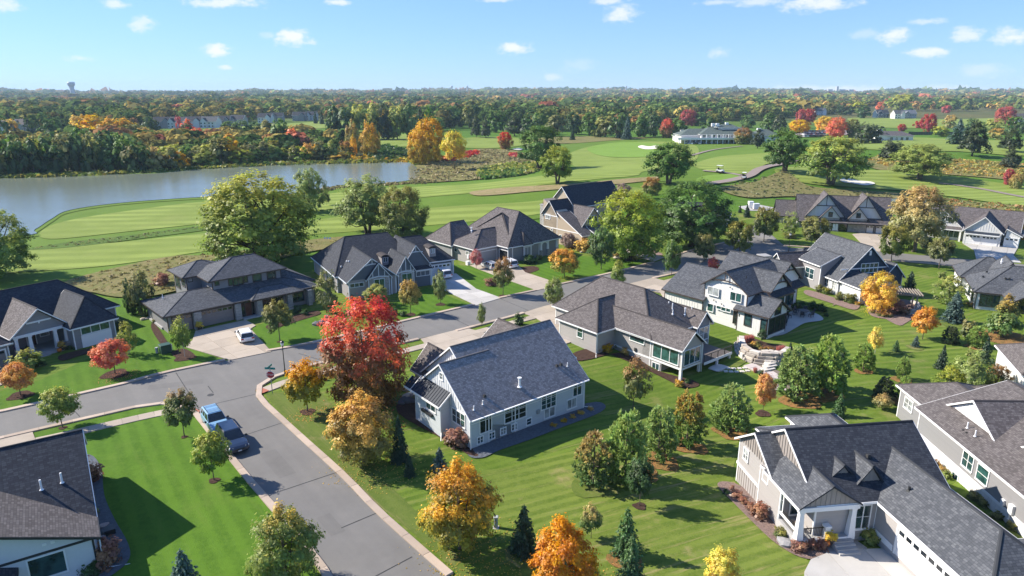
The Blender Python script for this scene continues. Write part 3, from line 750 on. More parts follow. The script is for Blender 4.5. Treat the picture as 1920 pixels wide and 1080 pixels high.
# ================================================================== HOUSES
RF_NAVY = shingle_mat('shingle_navy', (.022, .025, .034), (.04, .044, .055), (.07, .074, .085))
RF_GREY = shingle_mat('shingle_grey', (.05, .053, .06), (.085, .089, .098), (.14, .143, .15))
RF_SLATE = shingle_mat('shingle_slate', (.085, .09, .108), (.145, .152, .175), (.24, .245, .27))
RF_BROWN = shingle_mat('shingle_brown', (.065, .055, .054), (.115, .1, .098), (.185, .165, .16))
RF_TAUPE = shingle_mat('shingle_taupe', (.07, .06, .057), (.118, .103, .098), (.18, .158, .15))
RF_PALE = shingle_mat('shingle_pale_slate', (.16, .143, .14), (.26, .235, .228), (.37, .338, .33))
RF_SEAM = flat('standing_seam_metal', (.03, .037, .05), .55, 0, .12, var=.1)
W_BLUEGREY = siding_mat('siding_bluegrey', (.52, .55, .575))
W_BNB_PALE = siding_mat('siding_batten_pale', (.6, .61, .61), .42, True)
W_TAUPE = siding_mat('siding_taupe', (.36, .33, .3))
W_GREY = siding_mat('siding_grey', (.25, .245, .25))
W_BGREY = siding_mat('siding_batten_grey', (.27, .265, .265), .42, True)
W_SLATEBLUE = siding_mat('siding_slateblue', (.1, .125, .155))
W_LILAC = siding_mat('siding_grey_shingle', (.3, .285, .29))
W_NAVY = siding_mat('siding_batten_navy', (.022, .05, .085), .42, True)
W_WHITE = siding_mat('siding_white', (.68, .665, .64))
W_BWHITE = siding_mat('siding_batten_white', (.68, .665, .64), .42, True)
W_TAN = siding_mat('siding_tan', (.42, .34, .25))
W_BTAN = siding_mat('siding_batten_tan', (.44, .36, .27), .42, True)
W_GREIGE = siding_mat('siding_greige', (.37, .345, .33))
W_BGREIGE = siding_mat('siding_batten_greige', (.29, .255, .23), .42, True)
W_STONE = stone_mat('ledgestone', (.2, .19, .18), (.42, .4, .37), 3.2)
W_STUCCO = flat('stucco_white', (.62, .62, .62), .9, var=.05, bump=.2)
T_WHITE = flat('trim_white', (.78, .77, .75), .5, var=.04)
T_BLACK = flat('trim_dark', (.03, .03, .032), .5, var=.1)
T_BLUEW = flat('trim_pale_blue', (.62, .66, .7), .5, var=.04)
T_BRONZE = flat('trim_bronze', (.06, .045, .04), .5, var=.1)
G_DARK = glass_mat('glass_dark'); G_TEAL = glass_mat('glass_teal', (.014, .042, .038)); G_BLACK = glass_mat('glass_black', (.008, .01, .012))
G_BLIND = glass_mat('glass_blind', (.16, .17, .165), .08)
WR = np.random.default_rng(5)
D_WHITE = flat('door_white', (.76, .75, .74), .45, var=.03); D_TAUPE = flat('door_taupe', (.24, .21, .2), .5, var=.08); D_RED = flat('door_brown', (.09, .025, .02), .4, var=.2)
PIPE = flat('vent_white', (.75, .75, .75), .45); PIPE_D = flat('vent_dark', (.03, .03, .03), .6)
STEP = concrete_mat('concrete_step', (.36, .35, .34)); DECK = flat('deck_boards', (.13, .11, .1), .7, var=.2); METALB = flat('rail_black', (.02, .02, .02), .4)

class House:
    def __init__(s, name, label, ox, oy, ang, cat='house', group='houses of the neighbourhood'):
        s.o = np.array([ox, oy]); s.ang = R(ang)
        s.X = np.array([math.cos(s.ang), math.sin(s.ang)]); s.Y = np.array([-s.X[1], s.X[0]])
        s.root = empty(name, (ox, oy, 0), s.ang); tag(s.root, label, cat, group)
        s.trim = T_WHITE; s.wall = W_GREY; s.roof = RF_GREY; s.glass = G_DARK
        s.eps = 0
    def w(s, x, y): return s.o + x * s.X + y * s.Y
    def on(s, ax, c, px, py):                     # view ray of a pixel met with a wall plane of this house
        d = ray(px, py); n = s.X if ax == 'x' else s.Y; m = s.Y if ax == 'x' else s.X
        t = (c + s.o @ n) / (d[:2] @ n); p = t * d
        return (p[:2] - s.o) @ m, CAMH + p[2]
    def blk(s, x0, x1, y0, y1, ze, zr, ax='x', hip=(0, 0), oh=.45, og=.3, wall=None, gw=None, roof=None, zb=-2.6, rp=.5, walls=True, trim=None, gends=(1, 1), t=.14, corner=True):
        wall = wall or s.wall; roof = roof or s.roof; trim = trim or s.trim
        s.eps += .0013; e = s.eps; ze += e; zr += e
        sw = ax == 'y'
        if sw: a0, a1, b0, b1 = y0, y1, x0, x1
        else: a0, a1, b0, b1 = x0, x1, y0, y1
        br = b0 + (b1 - b0) * rp
        f = (lambda a, b, z: (b, a, z)) if sw else (lambda a, b, z: (a, b, z))
        E00, E10, E11, E01 = (a0, b0, ze), (a1, b0, ze), (a1, b1, ze), (a0, b1, ze)
        R0, R1 = (a0 + hip[0], br, zr), (a1 - hip[1], br, zr)
        faces = [[E00, E10, R1, R0], [E11, E01, R0, R1]]
        if hip[0]: faces.append([E01, E00, R0])
        if hip[1]: faces.append([E10, E11, R1])
        # shingled planes with UVs measured in metres along and up each slope
        bm = bmesh.new(); uvl = bm.loops.layers.uv.new('UVMap'); vm = {}
        def vert(p):
            k = tuple(round(q, 4) for q in p)
            if k not in vm: vm[k] = bm.verts.new(f(*p))
            return vm[k]
        tops = []
        for fc in faces:
            vs = [vert(p) for p in fc]
            try: F = bm.faces.new(vs)
            except ValueError: continue
            tops.append(F)
        bm.normal_update()
        for F in tops:
            if F.normal.z < 0: F.normal_flip()
        bm.normal_update()
        for F in tops:
            nrm = F.normal; u = Vector((-nrm.y, nrm.x, 0)).normalized(); v = nrm.cross(u)
            for lp in F.loops: lp[uvl].uv = (lp.vert.co.dot(u), lp.vert.co.dot(v))
        low = [(F, [v.co.copy() for v in F.verts]) for F in tops]
        nv = {}
        for F, cs in low:
            vs = []
            for c in reversed(cs):
                k = tuple(round(q, 4) for q in c)
                if k not in nv: nv[k] = bm.verts.new((c.x, c.y, c.z - t))
                vs.append(nv[k])
            bm.faces.new(vs)
        for ed in [q for q in bm.edges if q.is_boundary and q.verts[0] in vm.values() and q.verts[1] in vm.values()]:
            a, b = ed.verts; ka, kb = [tuple(round(q, 4) for q in v.co) for v in (a, b)]
            try: bm.faces.new((a, b, nv[kb], nv[ka]))
            except ValueError: pass
        bmesh.ops.recalc_face_normals(bm, faces=bm.faces)
        me = bpy.data.meshes.new('roof'); bm.to_mesh(me); bm.free()
        ro = mobj('roof', me, s.root, roof)
        def cap(p, q):
            p, q = np.array(f(*p)), np.array(f(*q)); d = q - p
            if np.linalg.norm(d) < .5: return
            d = d / np.linalg.norm(d); n_ = np.cross(d, [0, 0, 1.]); n_ /= np.linalg.norm(n_); u_ = np.cross(n_, d)
            MB().hexa([p-n_*.15-u_*.06, p+n_*.15-u_*.06, q+n_*.15-u_*.06, q-n_*.15-u_*.06, p-n_*.06+u_*.035, p+n_*.06+u_*.035, q+n_*.06+u_*.035, q-n_*.06+u_*.035]).build('ridge_cap', roof, ro)
        if corner:
            cap(R0, R1)
            if hip[0]: cap(E00, R0); cap(E01, R0)
            if hip[1]: cap(E10, R1); cap(E11, R1)
        # boards along eaves and rakes
        fb = MB(); h0, h1, th = .05, .2, .05
        def board(p, q, out):
            p, q, out = np.array(p), np.array(q), np.array(out)
            P = [p + [0,0,-h1], q + [0,0,-h1], q + out*th + [0,0,-h1], p + out*th + [0,0,-h1], p + [0,0,-.012], q + [0,0,-.012], q + out*th + [0,0,-.012], p + out*th + [0,0,-.012]]
            fb.hexa([f(*k) for k in P])
        board(E00, E10, (0, -1, 0)); board(E11, E01, (0, 1, 0))
        for en, (ea, eb, rr, od) in enumerate(((E00, E01, R0, -1), (E10, E11, R1, 1))):
            if hip[en]: board(ea, eb, (od, 0, 0))
            elif gends[en]: board(ea, rr, (od, 0, 0)); board(eb, rr, (od, 0, 0))
        fb.build('fascia', trim, ro)
        sl0, sl1 = (zr - ze) / max(.1, br - b0), (zr - ze) / max(.1, b1 - br)
        ia0 = a0 + (oh if hip[0] else og); ia1 = a1 - (oh if hip[1] else og); ib0, ib1 = b0 + oh, b1 - oh
        zt = min(ze + sl0 * oh, ze + sl1 * oh) - t - .03
        info = dict(a0=ia0, a1=ia1, b0=ib0, b1=ib1, zt=zt)
        if walls:
            m = MB()
            m.hexa([f(*p) for p in [(ia0,ib0,zb),(ia1,ib0,zb),(ia1,ib1,zb),(ia0,ib1,zb),(ia0,ib0,zt),(ia1,ib0,zt),(ia1,ib1,zt),(ia0,ib1,zt)]])
            for en, (c, od) in enumerate(((ia0, 1), (ia1, -1))):
                if hip[en] or not gends[en]: continue
                zp = zr - t - .03
                c2 = c + od * .12
                g = MB(); g.add([f(*p) for p in [(c, ib0, zt), (c, ib1, zt), (c, br, zp), (c2, ib0, zt), (c2, ib1, zt), (c2, br, zp)]], [(0,1,2), (3,5,4), (0,3,4,1), (1,4,5,2), (2,5,3,0)])
                g.build('gable_wall', gw or wall, s.root)
            m.build('wall', wall, s.root)
            if corner:
                for a in (ia0, ia1):
                    for b in (ib0, ib1):
                        da = -.03 if a == ia0 else .03; dbb = -.03 if b == ib0 else .03
                        p = [f(a + da - (.13 if da > 0 else 0), b + dbb - (.13 if dbb > 0 else 0), 0), f(a + da + (.13 if da < 0 else 0), b + dbb + (.13 if dbb < 0 else 0), 0)]
                        k = MB(); k.box(min(p[0][0], p[1][0]), max(p[0][0], p[1][0]), min(p[0][1], p[1][1]), max(p[0][1], p[1][1]), zb, zt - .01); k.build('corner_board', trim, s.root)
        return info
    def shed(s, pts, roof=None, t=.14, trim=None, seams=0, walls=None, wall=None, zb=-2.6):
        """single-pitch roof over a quad: two eave points then two top points (x, y, z)"""
        s.eps += .0013
        p = [np.array(q, float) + [0, 0, s.eps] for q in pts]
        bm = bmesh.new(); uvl = bm.loops.layers.uv.new('UVMap')
        F = bm.faces.new([bm.verts.new(q) for q in p]); bm.normal_update()
        if F.normal.z < 0: F.normal_flip(); bm.normal_update()
        n = F.normal.copy(); u = Vector((-n.y, n.x, 0)).normalized(); v = n.cross(u)
        for lp in F.loops: lp[uvl].uv = (lp.vert.co.dot(u), lp.vert.co.dot(v))
        g = bmesh.ops.extrude_face_region(bm, geom=[F])
        for q in g['geom']:
            if isinstance(q, bmesh.types.BMVert): q.co.z += .0
        for q in F.verts: q.co.z -= t
        bmesh.ops.recalc_face_normals(bm, faces=bm.faces)
        me = bpy.data.meshes.new('roof'); bm.to_mesh(me); bm.free()
        ro = mobj('roof', me, s.root, roof or s.roof)
        fb = MB()
        cen = sum(p) / 4
        for a, b in ((p[0], p[1]), (p[1], p[2]), (p[3], p[0])):
            d = b - a; o = np.array([d[1], -d[0], 0]); o /= np.linalg.norm(o)
            if o @ (a - cen) < 0: o = -o
            fb.hexa([a+[0,0,-.2], b+[0,0,-.2], b+o*.05+[0,0,-.2], a+o*.05+[0,0,-.2], a+[0,0,.02], b+[0,0,.02], b+o*.05+[0,0,.02], a+o*.05+[0,0,.02]])
        fb.build('fascia', trim or s.trim, ro)
        for k in range(seams):
            q = (k + .5) / seams; a = p[0] + (p[1]-p[0])*q; b = p[3] + (p[2]-p[3])*q; d = (p[1]-p[0]) / np.linalg.norm(p[1]-p[0]) * .02
            sb = MB(); sb.hexa([a-d, a+d, b+d, b-d, a-d+[0,0,.06], a+d+[0,0,.06], b+d+[0,0,.06], b-d+[0,0,.06]]); sb.build('seam', roof or s.roof, ro)
        if walls:
            x0, x1, y0, y1 = walls
            A = np.linalg.solve(np.array([[q[0], q[1], 1] for q in p[:3]]), np.array([q[2] for q in p[:3]]))
            zz = lambda x, y: A[0]*x + A[1]*y + A[2] - t - .03
            m = MB(); m.hexa([(x0,y0,zb),(x1,y0,zb),(x1,y1,zb),(x0,y1,zb),(x0,y0,zz(x0,y0)),(x1,y0,zz(x1,y0)),(x1,y1,zz(x1,y1)),(x0,y1,zz(x0,y1))])
            m.build('wall', wall or s.wall, s.root)
    def win(s, ax, c, sgn, u0, u1, z0, z1, cols=1, rows=1, glass=None, trim=None, name='window', parent=None, fw=.1, sill=True):
        """window in the wall plane ax = c whose outside is towards sgn"""
        trim = trim or s.trim; glass = glass or s.glass
        if glass is not G_BLACK and WR.random() < .22: glass = G_BLIND
        if u0 > u1: u0, u1 = u1, u0
        if z0 > z1: z0, z1 = z1, z0
        P = (lambda u, d, z: (c + sgn*d, u, z)) if ax == 'x' else (lambda u, d, z: (u, c + sgn*d, z))
        m = MB()
        def bx(ua, ub, da, db, za, zb): m.hexa([P(ua,da,za), P(ub,da,za), P(ub,db,za), P(ua,db,za), P(ua,da,zb), P(ub,da,zb), P(ub,db,zb), P(ua,db,zb)])
        D = .07
        bx(u0 - fw, u1 + fw, 0, D, z1, z1 + fw); bx(u0 - fw, u1 + fw, 0, D + (.04 if sill else 0), z0 - fw, z0)
        bx(u0 - fw, u0, 0, D, z0, z1); bx(u1, u1 + fw, 0, D, z0, z1)
        w = (u1 - u0) / cols; h = (z1 - z0) / rows
        for i in range(1, cols): bx(u0 + i*w - .04, u0 + i*w + .04, 0, D * .8, z0, z1)
        for j in range(1, rows): bx(u0, u1, 0, D * .55, z0 + j*h - .02, z0 + j*h + .02)
        fr = m.build(name, trim, parent or s.root)
        for i in range(cols):
            a, b = u0 + i*w + (.04 if i else 0), u0 + (i+1)*w - (.04 if i < cols-1 else 0)
            g = MB(); g.hexa([P(a,-.02,z0), P(b,-.02,z0), P(b,.02,z0), P(a,.02,z0), P(a,-.02,z1), P(b,-.02,z1), P(b,.02,z1), P(a,.02,z1)])
            g.build('pane', glass, fr)
        return fr
    def pw(s, ax, c, sgn, tl, br, cols=1, rows=1, **k):      # window by the pixels of two opposite corners
        u0, z1 = s.on(ax, c, *tl); u1, z0 = s.on(ax, c, *br)
        return s.win(ax, c, sgn, u0, u1, z0, z1, cols, rows, **k)
    def pwc(s, ax, c, sgn, ctr, w, hh, cols=1, rows=1, **k):
        u, z = s.on(ax, c, *ctr)
        return s.win(ax, c, sgn, u - w/2, u + w/2, z - hh/2, z + hh/2, cols, rows, **k)
    def garage(s, ax, c, sgn, u0, u1, z0, z1, mat=D_WHITE, glass=G_BLACK, npan=4, lights=True, trim=None):
        if u0 > u1: u0, u1 = u1, u0
        P = (lambda u, d, z: (c + sgn*d, u, z)) if ax == 'x' else (lambda u, d, z: (u, c + sgn*d, z))
        m = MB()
        def bx(mm, ua, ub, da, db, za, zb): mm.hexa([P(ua,da,za), P(ub,da,za), P(ub,db,za), P(ua,db,za), P(ua,da,zb), P(ub,da,zb), P(ub,db,zb), P(ua,db,zb)])
        for a in ((u0-.15, u0, z0, z1+.15), (u1, u1+.15, z0, z1+.15), (u0, u1, z1, z1+.15)): bx(m, a[0], a[1], 0, .08, a[2], a[3])
        d = m.build('garage_door', trim or s.trim, s.root)
        h = (z1 - z0) / 4
        for j in range(4):
            p = MB(); bx(p, u0, u1, -.02, .03, z0 + j*h + .015, z0 + (j+1)*h - .015)
            n = max(2, int(round((u1 - u0) / .75)))
            for i in range(n):
                a, b = u0 + (u1-u0)*(i+.12)/n, u0 + (u1-u0)*(i+.88)/n
                if not (j == 3 and lights): bx(p, a, b, .0, .045, z0 + (j+.22)*h, z0 + (j+.78)*h)
            q = p.build('door_panel', mat, d)
            if j == 3 and lights:
                for i in range(n):
                    a, b = u0 + (u1-u0)*(i+.14)/n, u0 + (u1-u0)*(i+.86)/n
                    g = MB(); bx(g, a, b, .0, .04, z0 + (j+.2)*h, z0 + (j+.8)*h); g.build('pane', glass, d)
    def door(s, ax, c, sgn, u0, u1, z0, z1, mat=D_RED, trim=None):
        P = (lambda u, d, z: (c + sgn*d, u, z)) if ax == 'x' else (lambda u, d, z: (u, c + sgn*d, z))
        def bx(mm, ua, ub, da, db, za, zb): mm.hexa([P(ua,da,za), P(ub,da,za), P(ub,db,za), P(ua,db,za), P(ua,da,zb), P(ub,da,zb), P(ub,db,zb), P(ua,db,zb)])
        m = MB(); bx(m, u0, u1, 0, .05, z0, z1); bx(m, u0+.12, u1-.12, 0, .07, z0+.15, z0+.8); d = m.build('door', mat, s.root)
        k = MB()
        for a in ((u0-.12, u0, z0, z1+.12), (u1, u1+.12, z0, z1+.12), (u0, u1, z1, z1+.12)): bx(k, a[0], a[1], 0, .08, a[2], a[3])
        k.build('door_frame', trim or s.trim, d)
        h = MB(); bx(h, u1-.14, u1-.09, .05, .11, z0+.95, z0+1.1); h.build('handle', METALB, d)
    def column(s, x, y, z0, z1, w0=.5, w1=.35, mat=None, pier=0, pmat=None):
        m = MB(); a, b = w0/2, w1/2
        zz = z0 + pier
        m.hexa([(x-a,y-a,zz),(x+a,y-a,zz),(x+a,y+a,zz),(x-a,y+a,zz),(x-b,y-b,z1),(x+b,y-b,z1),(x+b,y+b,z1),(x-b,y+b,z1)])
        m.box(x-b-.06, x+b+.06, y-b-.06, y+b+.06, z1-.16, z1-.002)
        c = m.build('column', mat or s.trim, s.root)
        if pier:
            p = MB(); p.box(x-a-.12, x+a+.12, y-a-.12, y+a+.12, z0-.6, zz); p.build('pier', pmat or W_STONE, c)
    def box(s, name, x0, x1, y0, y1, z0, z1, mat, parent=None, bevel=0):
        return MB().box(x0, x1, y0, y1, z0, z1).build(name, mat, parent or s.root, bevel=bevel)
    def pipe(s, x, y, z, h=.6, r=.06, mat=PIPE, cap=False):
        m = MB(); m.tube([(x,y,z-.4),(x,y,z+h)], r, 8); m.lathe([(r*2.2, 0), (r*1.1, .1)], 8, (x, y, z))
        if cap: m.lathe([(r*1.8, 0), (r*1.8, .07)], 8, (x, y, z+h-.02))
        m.build('vent_pipe', mat, s.root)
    def rvent(s, x, y, z, mat=PIPE_D, d=.35):
        m = MB(); m.hexa([(x-d/2,y-d/2,z-.1),(x+d/2,y-d/2,z-.1),(x+d/2,y+d/2,z-.1),(x-d/2,y+d/2,z-.1),(x-d/3,y-d/3,z+.16),(x+d/3,y-d/3,z+.16),(x+d/3,y+d/3,z+.16),(x-d/3,y+d/3,z+.16)])
        m.build('roof_vent', mat, s.root)
    def spout(s, x, y, z0, z1, dx=0, dy=0):
        m = MB(); m.tube([(x,y,z1),(x,y,z0+.25),(x+dx*.4,y+dy*.4,z0+.12),(x+dx,y+dy,z0+.06)], .05, 4); m.build('downspout', s.trim, s.root)
    def battens(s, ax, c, sgn, u0, u1, z0, ztop, mat, sp=.42, hw=.025):
        """upright battens nailed over the boards, each its own strip; ztop is a number or a function of u"""
        P = (lambda u, d, z: (c + sgn*d, u, z)) if ax == 'x' else (lambda u, d, z: (u, c + sgn*d, z))
        u = u0 + sp / 2
        while u < u1:
            zt = ztop(u) if callable(ztop) else ztop
            if zt - z0 > .15:
                m = MB(); m.hexa([P(u-hw,0,z0), P(u+hw,0,z0), P(u+hw,.03,z0), P(u-hw,.03,z0), P(u-hw,0,zt), P(u+hw,0,zt), P(u+hw,.03,zt), P(u-hw,.03,zt)])
                m.build('batten', mat, s.root)
            u += sp
    def band(s, ax, c, sgn, u0, u1, z0, z1, mat=None, d=.05, name='trim_band'):
        P = (lambda u, dd, z: (c + sgn*dd, u, z)) if ax == 'x' else (lambda u, dd, z: (u, c + sgn*dd, z))
        m = MB(); m.hexa([P(u0,0,z0), P(u1,0,z0), P(u1,d,z0), P(u0,d,z0), P(u0,0,z1), P(u1,0,z1), P(u1,d,z1), P(u0,d,z1)])
        m.build(name, mat or s.trim, s.root)
    def gable_truss(s, ax, c, sgn, b0, b1, ze, zr, mat=None, posts=3, arch=True):
        """decorative timber in a gable: tie beam and uprights"""
        mat = mat or s.trim; bm_ = (b0 + b1) / 2; P = (lambda u, d, z: (c + sgn*d, u, z)) if ax == 'x' else (lambda u, d, z: (u, c + sgn*d, z))
        m = MB()
        def bx(ua, ub, za, zb, d=.08): m.hexa([P(ua,0,za), P(ub,0,za), P(ub,d,za), P(ua,d,za), P(ua,0,zb), P(ub,0,zb), P(ub,d,zb), P(ua,d,zb)])
        def zt(u): return ze + (zr - ze) * (1 - abs(u - bm_) / ((b1 - b0) / 2)) - .22
        n = 8
        for i in range(n):
            ua, ub = b0 + (b1-b0)*(.06 + .88*i/n), b0 + (b1-b0)*(.06 + .88*(i+1)/n)
            za = ze + (.25 * math.sin(math.pi * (i+.5) / n) if arch else 0) * (b1-b0) * .25
            bx(ua, ub, za - .1, za + .08)
        for k in range(posts):
            u = b0 + (b1-b0) * (k+1) / (posts+1); z0 = ze + (.25 * math.sin(math.pi*(k+1)/(posts+1)) * (b1-b0)*.25 if arch else 0)
            if zt(u) > z0: bx(u-.06, u+.06, z0, zt(u))
        m.build('gable_truss', mat, s.root)

# ---- F: blue-grey house in the middle of the picture
f = zm(700, 540, 3.376)
h = House('ranch_house', 'blue-grey house at the street corner with a long dark shingle roof and square basement windows', -4.12, 60.64, 38.6)
h.roof = RF_PALE; h.wall = W_BLUEGREY
h.blk(-.25, 6, -.45, 10.4, 3.15, 7.4, og=.28, gw=W_BNB_PALE, gends=(1, 0))
h.blk(1.95, 15.9, -.45, 12.9, 3.15, 8.36, gw=W_BNB_PALE)
h.blk(1.7, 6.7, 5, 14.3, 3.2, 5.9, 'y', roof=RF_TAUPE, og=.3); h.blk(10.8, 19.2, 5, 15, 3.2, 6.45, 'y', roof=RF_TAUPE)
h.shed([(-1.45, 8.9, 3.5), (-1.45, 3.3, 3.5), (.0, 3.3, 4.7), (.0, 8.9, 4.7)], RF_SEAM, seams=13, walls=(-1.1, .05, 3.6, 8.6))
h.shed([(-.9, 11.2, 3.0), (-.9, 9.2, 3.0), (.2, 9.2, 3.9), (.2, 11.2, 3.9)], RF_SEAM, seams=5)
h.battens('x', .03, -1, .2, 9.5, 3.45, lambda u: 3.2 + .78 * (5.4 - abs(u - 4.98)) - .25, T_WHITE)
h.battens('x', 2.23, -1, 2.0, 10.2, 6.0, lambda u: 8.1 - .78 * abs(u - 6.2), T_WHITE)
for tl, br, cols, rows in (((675, 812), (748, 893), 2, 1), ((832, 750), (963, 835), 3, 1), ((1062, 665), (1155, 725), 3, 1), ((1262, 590), (1316, 630), 2, 1)):
    pass
zs = lambda a, b: h.on('y', 0, *f(a, b))
def Fw(ul, ur, zb_, zt_, cols, rows=1, **k): h.win('y', 0, -1, zs(*ul)[0], zs(*ur)[0], zb_, zt_, cols, rows, **k)
Fw((675, 900), (745, 880), 1.15, 2.75, 2, glass=G_BLACK); Fw((832, 830), (963, 790), 1.25, 2.85, 3, 3, glass=G_BLACK); Fw((1064, 720), (1153, 690), 1.25, 2.75, 3, 3); Fw((1265, 630), (1316, 610), 1.45, 2.8, 2)
for ul, ur, c in (((660, 990), (692, 975), 2), ((734, 955), (764, 945), 2), ((806, 930), (836, 918), 2), ((876, 900), (905, 890), 2), ((970, 860), (998, 850), 1)):
    u0, u1 = zs(*ul)[0], zs(*ur)[0]; h.win('y', 0, -1, u0, u1, .12, .78, c, 2)
Fw((1082, 825), (1145, 800), .1, 1.15, 2); Fw((1226, 765), (1282, 745), .15, 1.2, 2)
h.battens('y', 0, -1, 2.6, 5.3, 2.5, 3.05, W_BNB_PALE); h.battens('y', 0, -1, 8.4, 10.4, 2.5, 3.05, W_BNB_PALE); h.battens('y', 0, -1, 12.2, 15.4, 2.5, 3.05, W_BNB_PALE)
h.band('y', 0, -1, .14, 15.4, 2.42, 2.5, d=.03)
h.win('x', .03, -1, .9, 3.1, 1.75, 3.15, 3, 2); h.pwc('x', -1.1, -1, f(365, 738), 1.7, 1.25, 2, 2)
h.win('x', .03, -1, 4.75, 5.25, 5.6, 6.3, 1, 2)
fb = h.box('flower_box', -1.38, -1.1, 5.0, 7.0, 1.75, 2.0, T_BLACK)
for (x, y, z, hh, r, cp) in ((7.0, .9, 4.25, 1.0, .13, True), (1.95, .5, 3.9, .45, .06, False), (.7, .3, 3.75, .45, .06, False), (14.2, 1.3, 4.55, .45, .05, False)): h.pipe(x, y, z, hh, r, PIPE, cp)
for x, y, z in ((12.9, 1.6, 4.85), (13.5, 1.6, 4.85)): h.rvent(x, y, z, PIPE_D, .3)
h.rvent(2.6, 1.1, 4.4, PIPE_D, .3)
h.spout(-.02, -.06, -.4, 3.0, -.6, -.9); h.spout(-1.12, 3.55, .3, 3.3, -.8, -1.2); h.spout(15.65, -.05, -.5, 3.0, 1.0, -.3)
h.box('meter_box', 8.6, 8.95, -.16, 0, 1.0, 1.45, flat('meter_grey', (.3, .3, .3)))
h.box('gutter', -.1, 15.8, -.62, -.5, 3.03, 3.14, T_WHITE)

# ---- B: two-storey low-hipped house
f = zm(260, 440, 4.5)
h = House('prairie_house', 'two-storey grey house with wide low hipped roofs and three brown garage doors', -49.31, 92.93, 43.0)
h.roof = RF_GREY; h.wall = W_GREY; h.trim = T_BRONZE
h.blk(-.8, 23.6, -.3, 10.6, 3.0, 4.7, hip=(5.4, 5.4), oh=.7)
h.blk(7.2, 19.8, 3.35, 12.4, 6.0, 8.2, hip=(5.6, 3.4), oh=.75, zb=2.5)
h.blk(5.0, 13, 8.2, 15.4, 6.0, 7.6, hip=(3.6, 3.6), oh=.7, zb=-1)
h.blk(11.8, 20.4, -1.1, 5, 3.02, 4.0, hip=(2.6, 2.6), oh=.5, walls=False)
h.blk(15, 24.8, 3.6, 15, 3.0, 5.4, 'y', hip=(3, 4), oh=.6)
h.box('soffit', 12.0, 20.2, -.9, .9, 2.7, 2.78, flat('soffit_brown', (.12, .09, .07)))
for x0, x1 in ((3.35, 4.45), (9.45, 10.35), (12.7, 13.5), (17.7, 18.5), (21.2, 21.9)):
    h.box('stone_pier', x0, x1, -.35 if x0 < 11 else -.8, .45 if x0 < 11 else 0.1, -1, 2.72, W_STONE)
h.garage('y', .38, -1, 4.6, 9.3, .18, 2.45, D_TAUPE); h.garage('y', .38, -1, .6, 3.2, .18, 2.45, D_TAUPE)
h.box('entry_shade_panel', 10.45, 12.6, .3, .42, .2, 2.7, G_BLACK); h.door('y', .3, -1, 11.2, 12.1, .3, 2.4)  # black panel on the wall stands in for the shade inside the entry
h.win('y', .4, -1, 14.0, 17.3, .5, 2.5, 4, 1, glass=G_BLACK); h.win('y', .4, -1, 18.8, 20.9, .9, 2.4, 2, 1)
h.box('porch_floor', 10.4, 18.6, -.9, .4, -.5, .3, STEP)
for tl, br, c in (((757, 372), (795, 422), 1), ((797, 362), (880, 415), 2), ((885, 350), (918, 398), 1), ((962, 335), (1035, 385), 1), ((1082, 312), (1155, 362), 1), ((643, 392), (676, 422), 1)):
    h.pw('y', 4.1, -1, f(*tl), f(*br), c, 1, glass=G_DARK)
h.pw('y', 8.9, -1, f(415, 362), f(450, 392), 1, 1); h.win('x', 5.7, -1, 9.5, 11, 4.2, 5.4, 2)
h.win('x', 5.7, -1, 12, 14, 3.4, 5.2, 3, glass=G_TEAL)
for x, y, z in ((12.5, 9.2, 7.7), (13.0, 9.4, 7.75), (15.2, 8.4, 8.15), (11, 9.0, 7.1), (10, 7.6, 6.9)): h.rvent(x, y, z)
for x, y, z in ((10.9, 9.6, 7.1), (11.3, 9.6, 7.15), (1.4, 6.6, 4.0)): h.pipe(x, y, z, .45, .06)
h.box('wall_planter', -.3, 0, 3, 9, -.2, .5, STEP)

# ---- A: house at the left edge with a gabled porch
f = zm(0, 360, 3)
h = House('craftsman_house', 'grey house at the left edge with a white gabled porch and a near-black hipped roof', -56.25, 91.22, 54.1)
h.roof = RF_NAVY; h.wall = W_GREY
h.blk(-26, 3.6, 5.6, 16.8, 3.2, 7.5, hip=(0, 5.6), oh=.5)
h.blk(-5.7, .6, -.35, 9, 3.2, 6.4, 'y', hip=(3.1, 0), oh=.45, rp=.58)
h.blk(-12.0, -4.5, 1.7, 11, 3.2, 6.5, 'y', roof=RF_BROWN, gw=W_GREY, walls=False, og=.4)
gv = MB(); gv.add([(-11.6, 2.15, 3.2), (-4.9, 2.15, 3.2), (-8.25, 2.15, 6.15), (-11.6, 2.3, 3.2), (-4.9, 2.3, 3.2), (-8.25, 2.3, 6.15)], [(0,1,2), (3,5,4), (0,3,4,1), (1,4,5,2), (2,5,3,0)]); gv.build('gable_wall', W_GREY, h.root)
h.blk(-26, -12.1, .3, 8, 3.2, 5.6, hip=(0, 3), oh=.45)
h.band('y', 2.15, -1, -11.5, -5.0, 2.95, 3.3, d=.14); h.band('y', 2.15, -1, -9.7, -6.8, 4.55, 4.75, d=.1, name='collar_beam'); h.box('king_post', -8.33, -8.17, 2.05, 2.15, 4.35, 4.56, T_WHITE)
for x in (-11.2, -9.6, -6.6, -5.3): h.column(x, 2.25, .3, 2.95, .5, .36, pier=.0 if x > -12 else 0)
h.box('stone_pier', -5.9, -3.9, 1.6, 2.6, -.6, 1.0, W_STONE); h.box('porch_floor', -11.5, -4.9, 1.9, 6.2, -.4, .35, STEP)
for k in range(3): h.box('step', -9.2, -6.2, 1.9 - .35*(k+1), 1.9 - .35*k, -.4, .27 - .1*k, STEP)
h.blk(-12.2, -4.4, 6.0, 8, 3.0, 3.4, walls=True, oh=.05, og=.05)
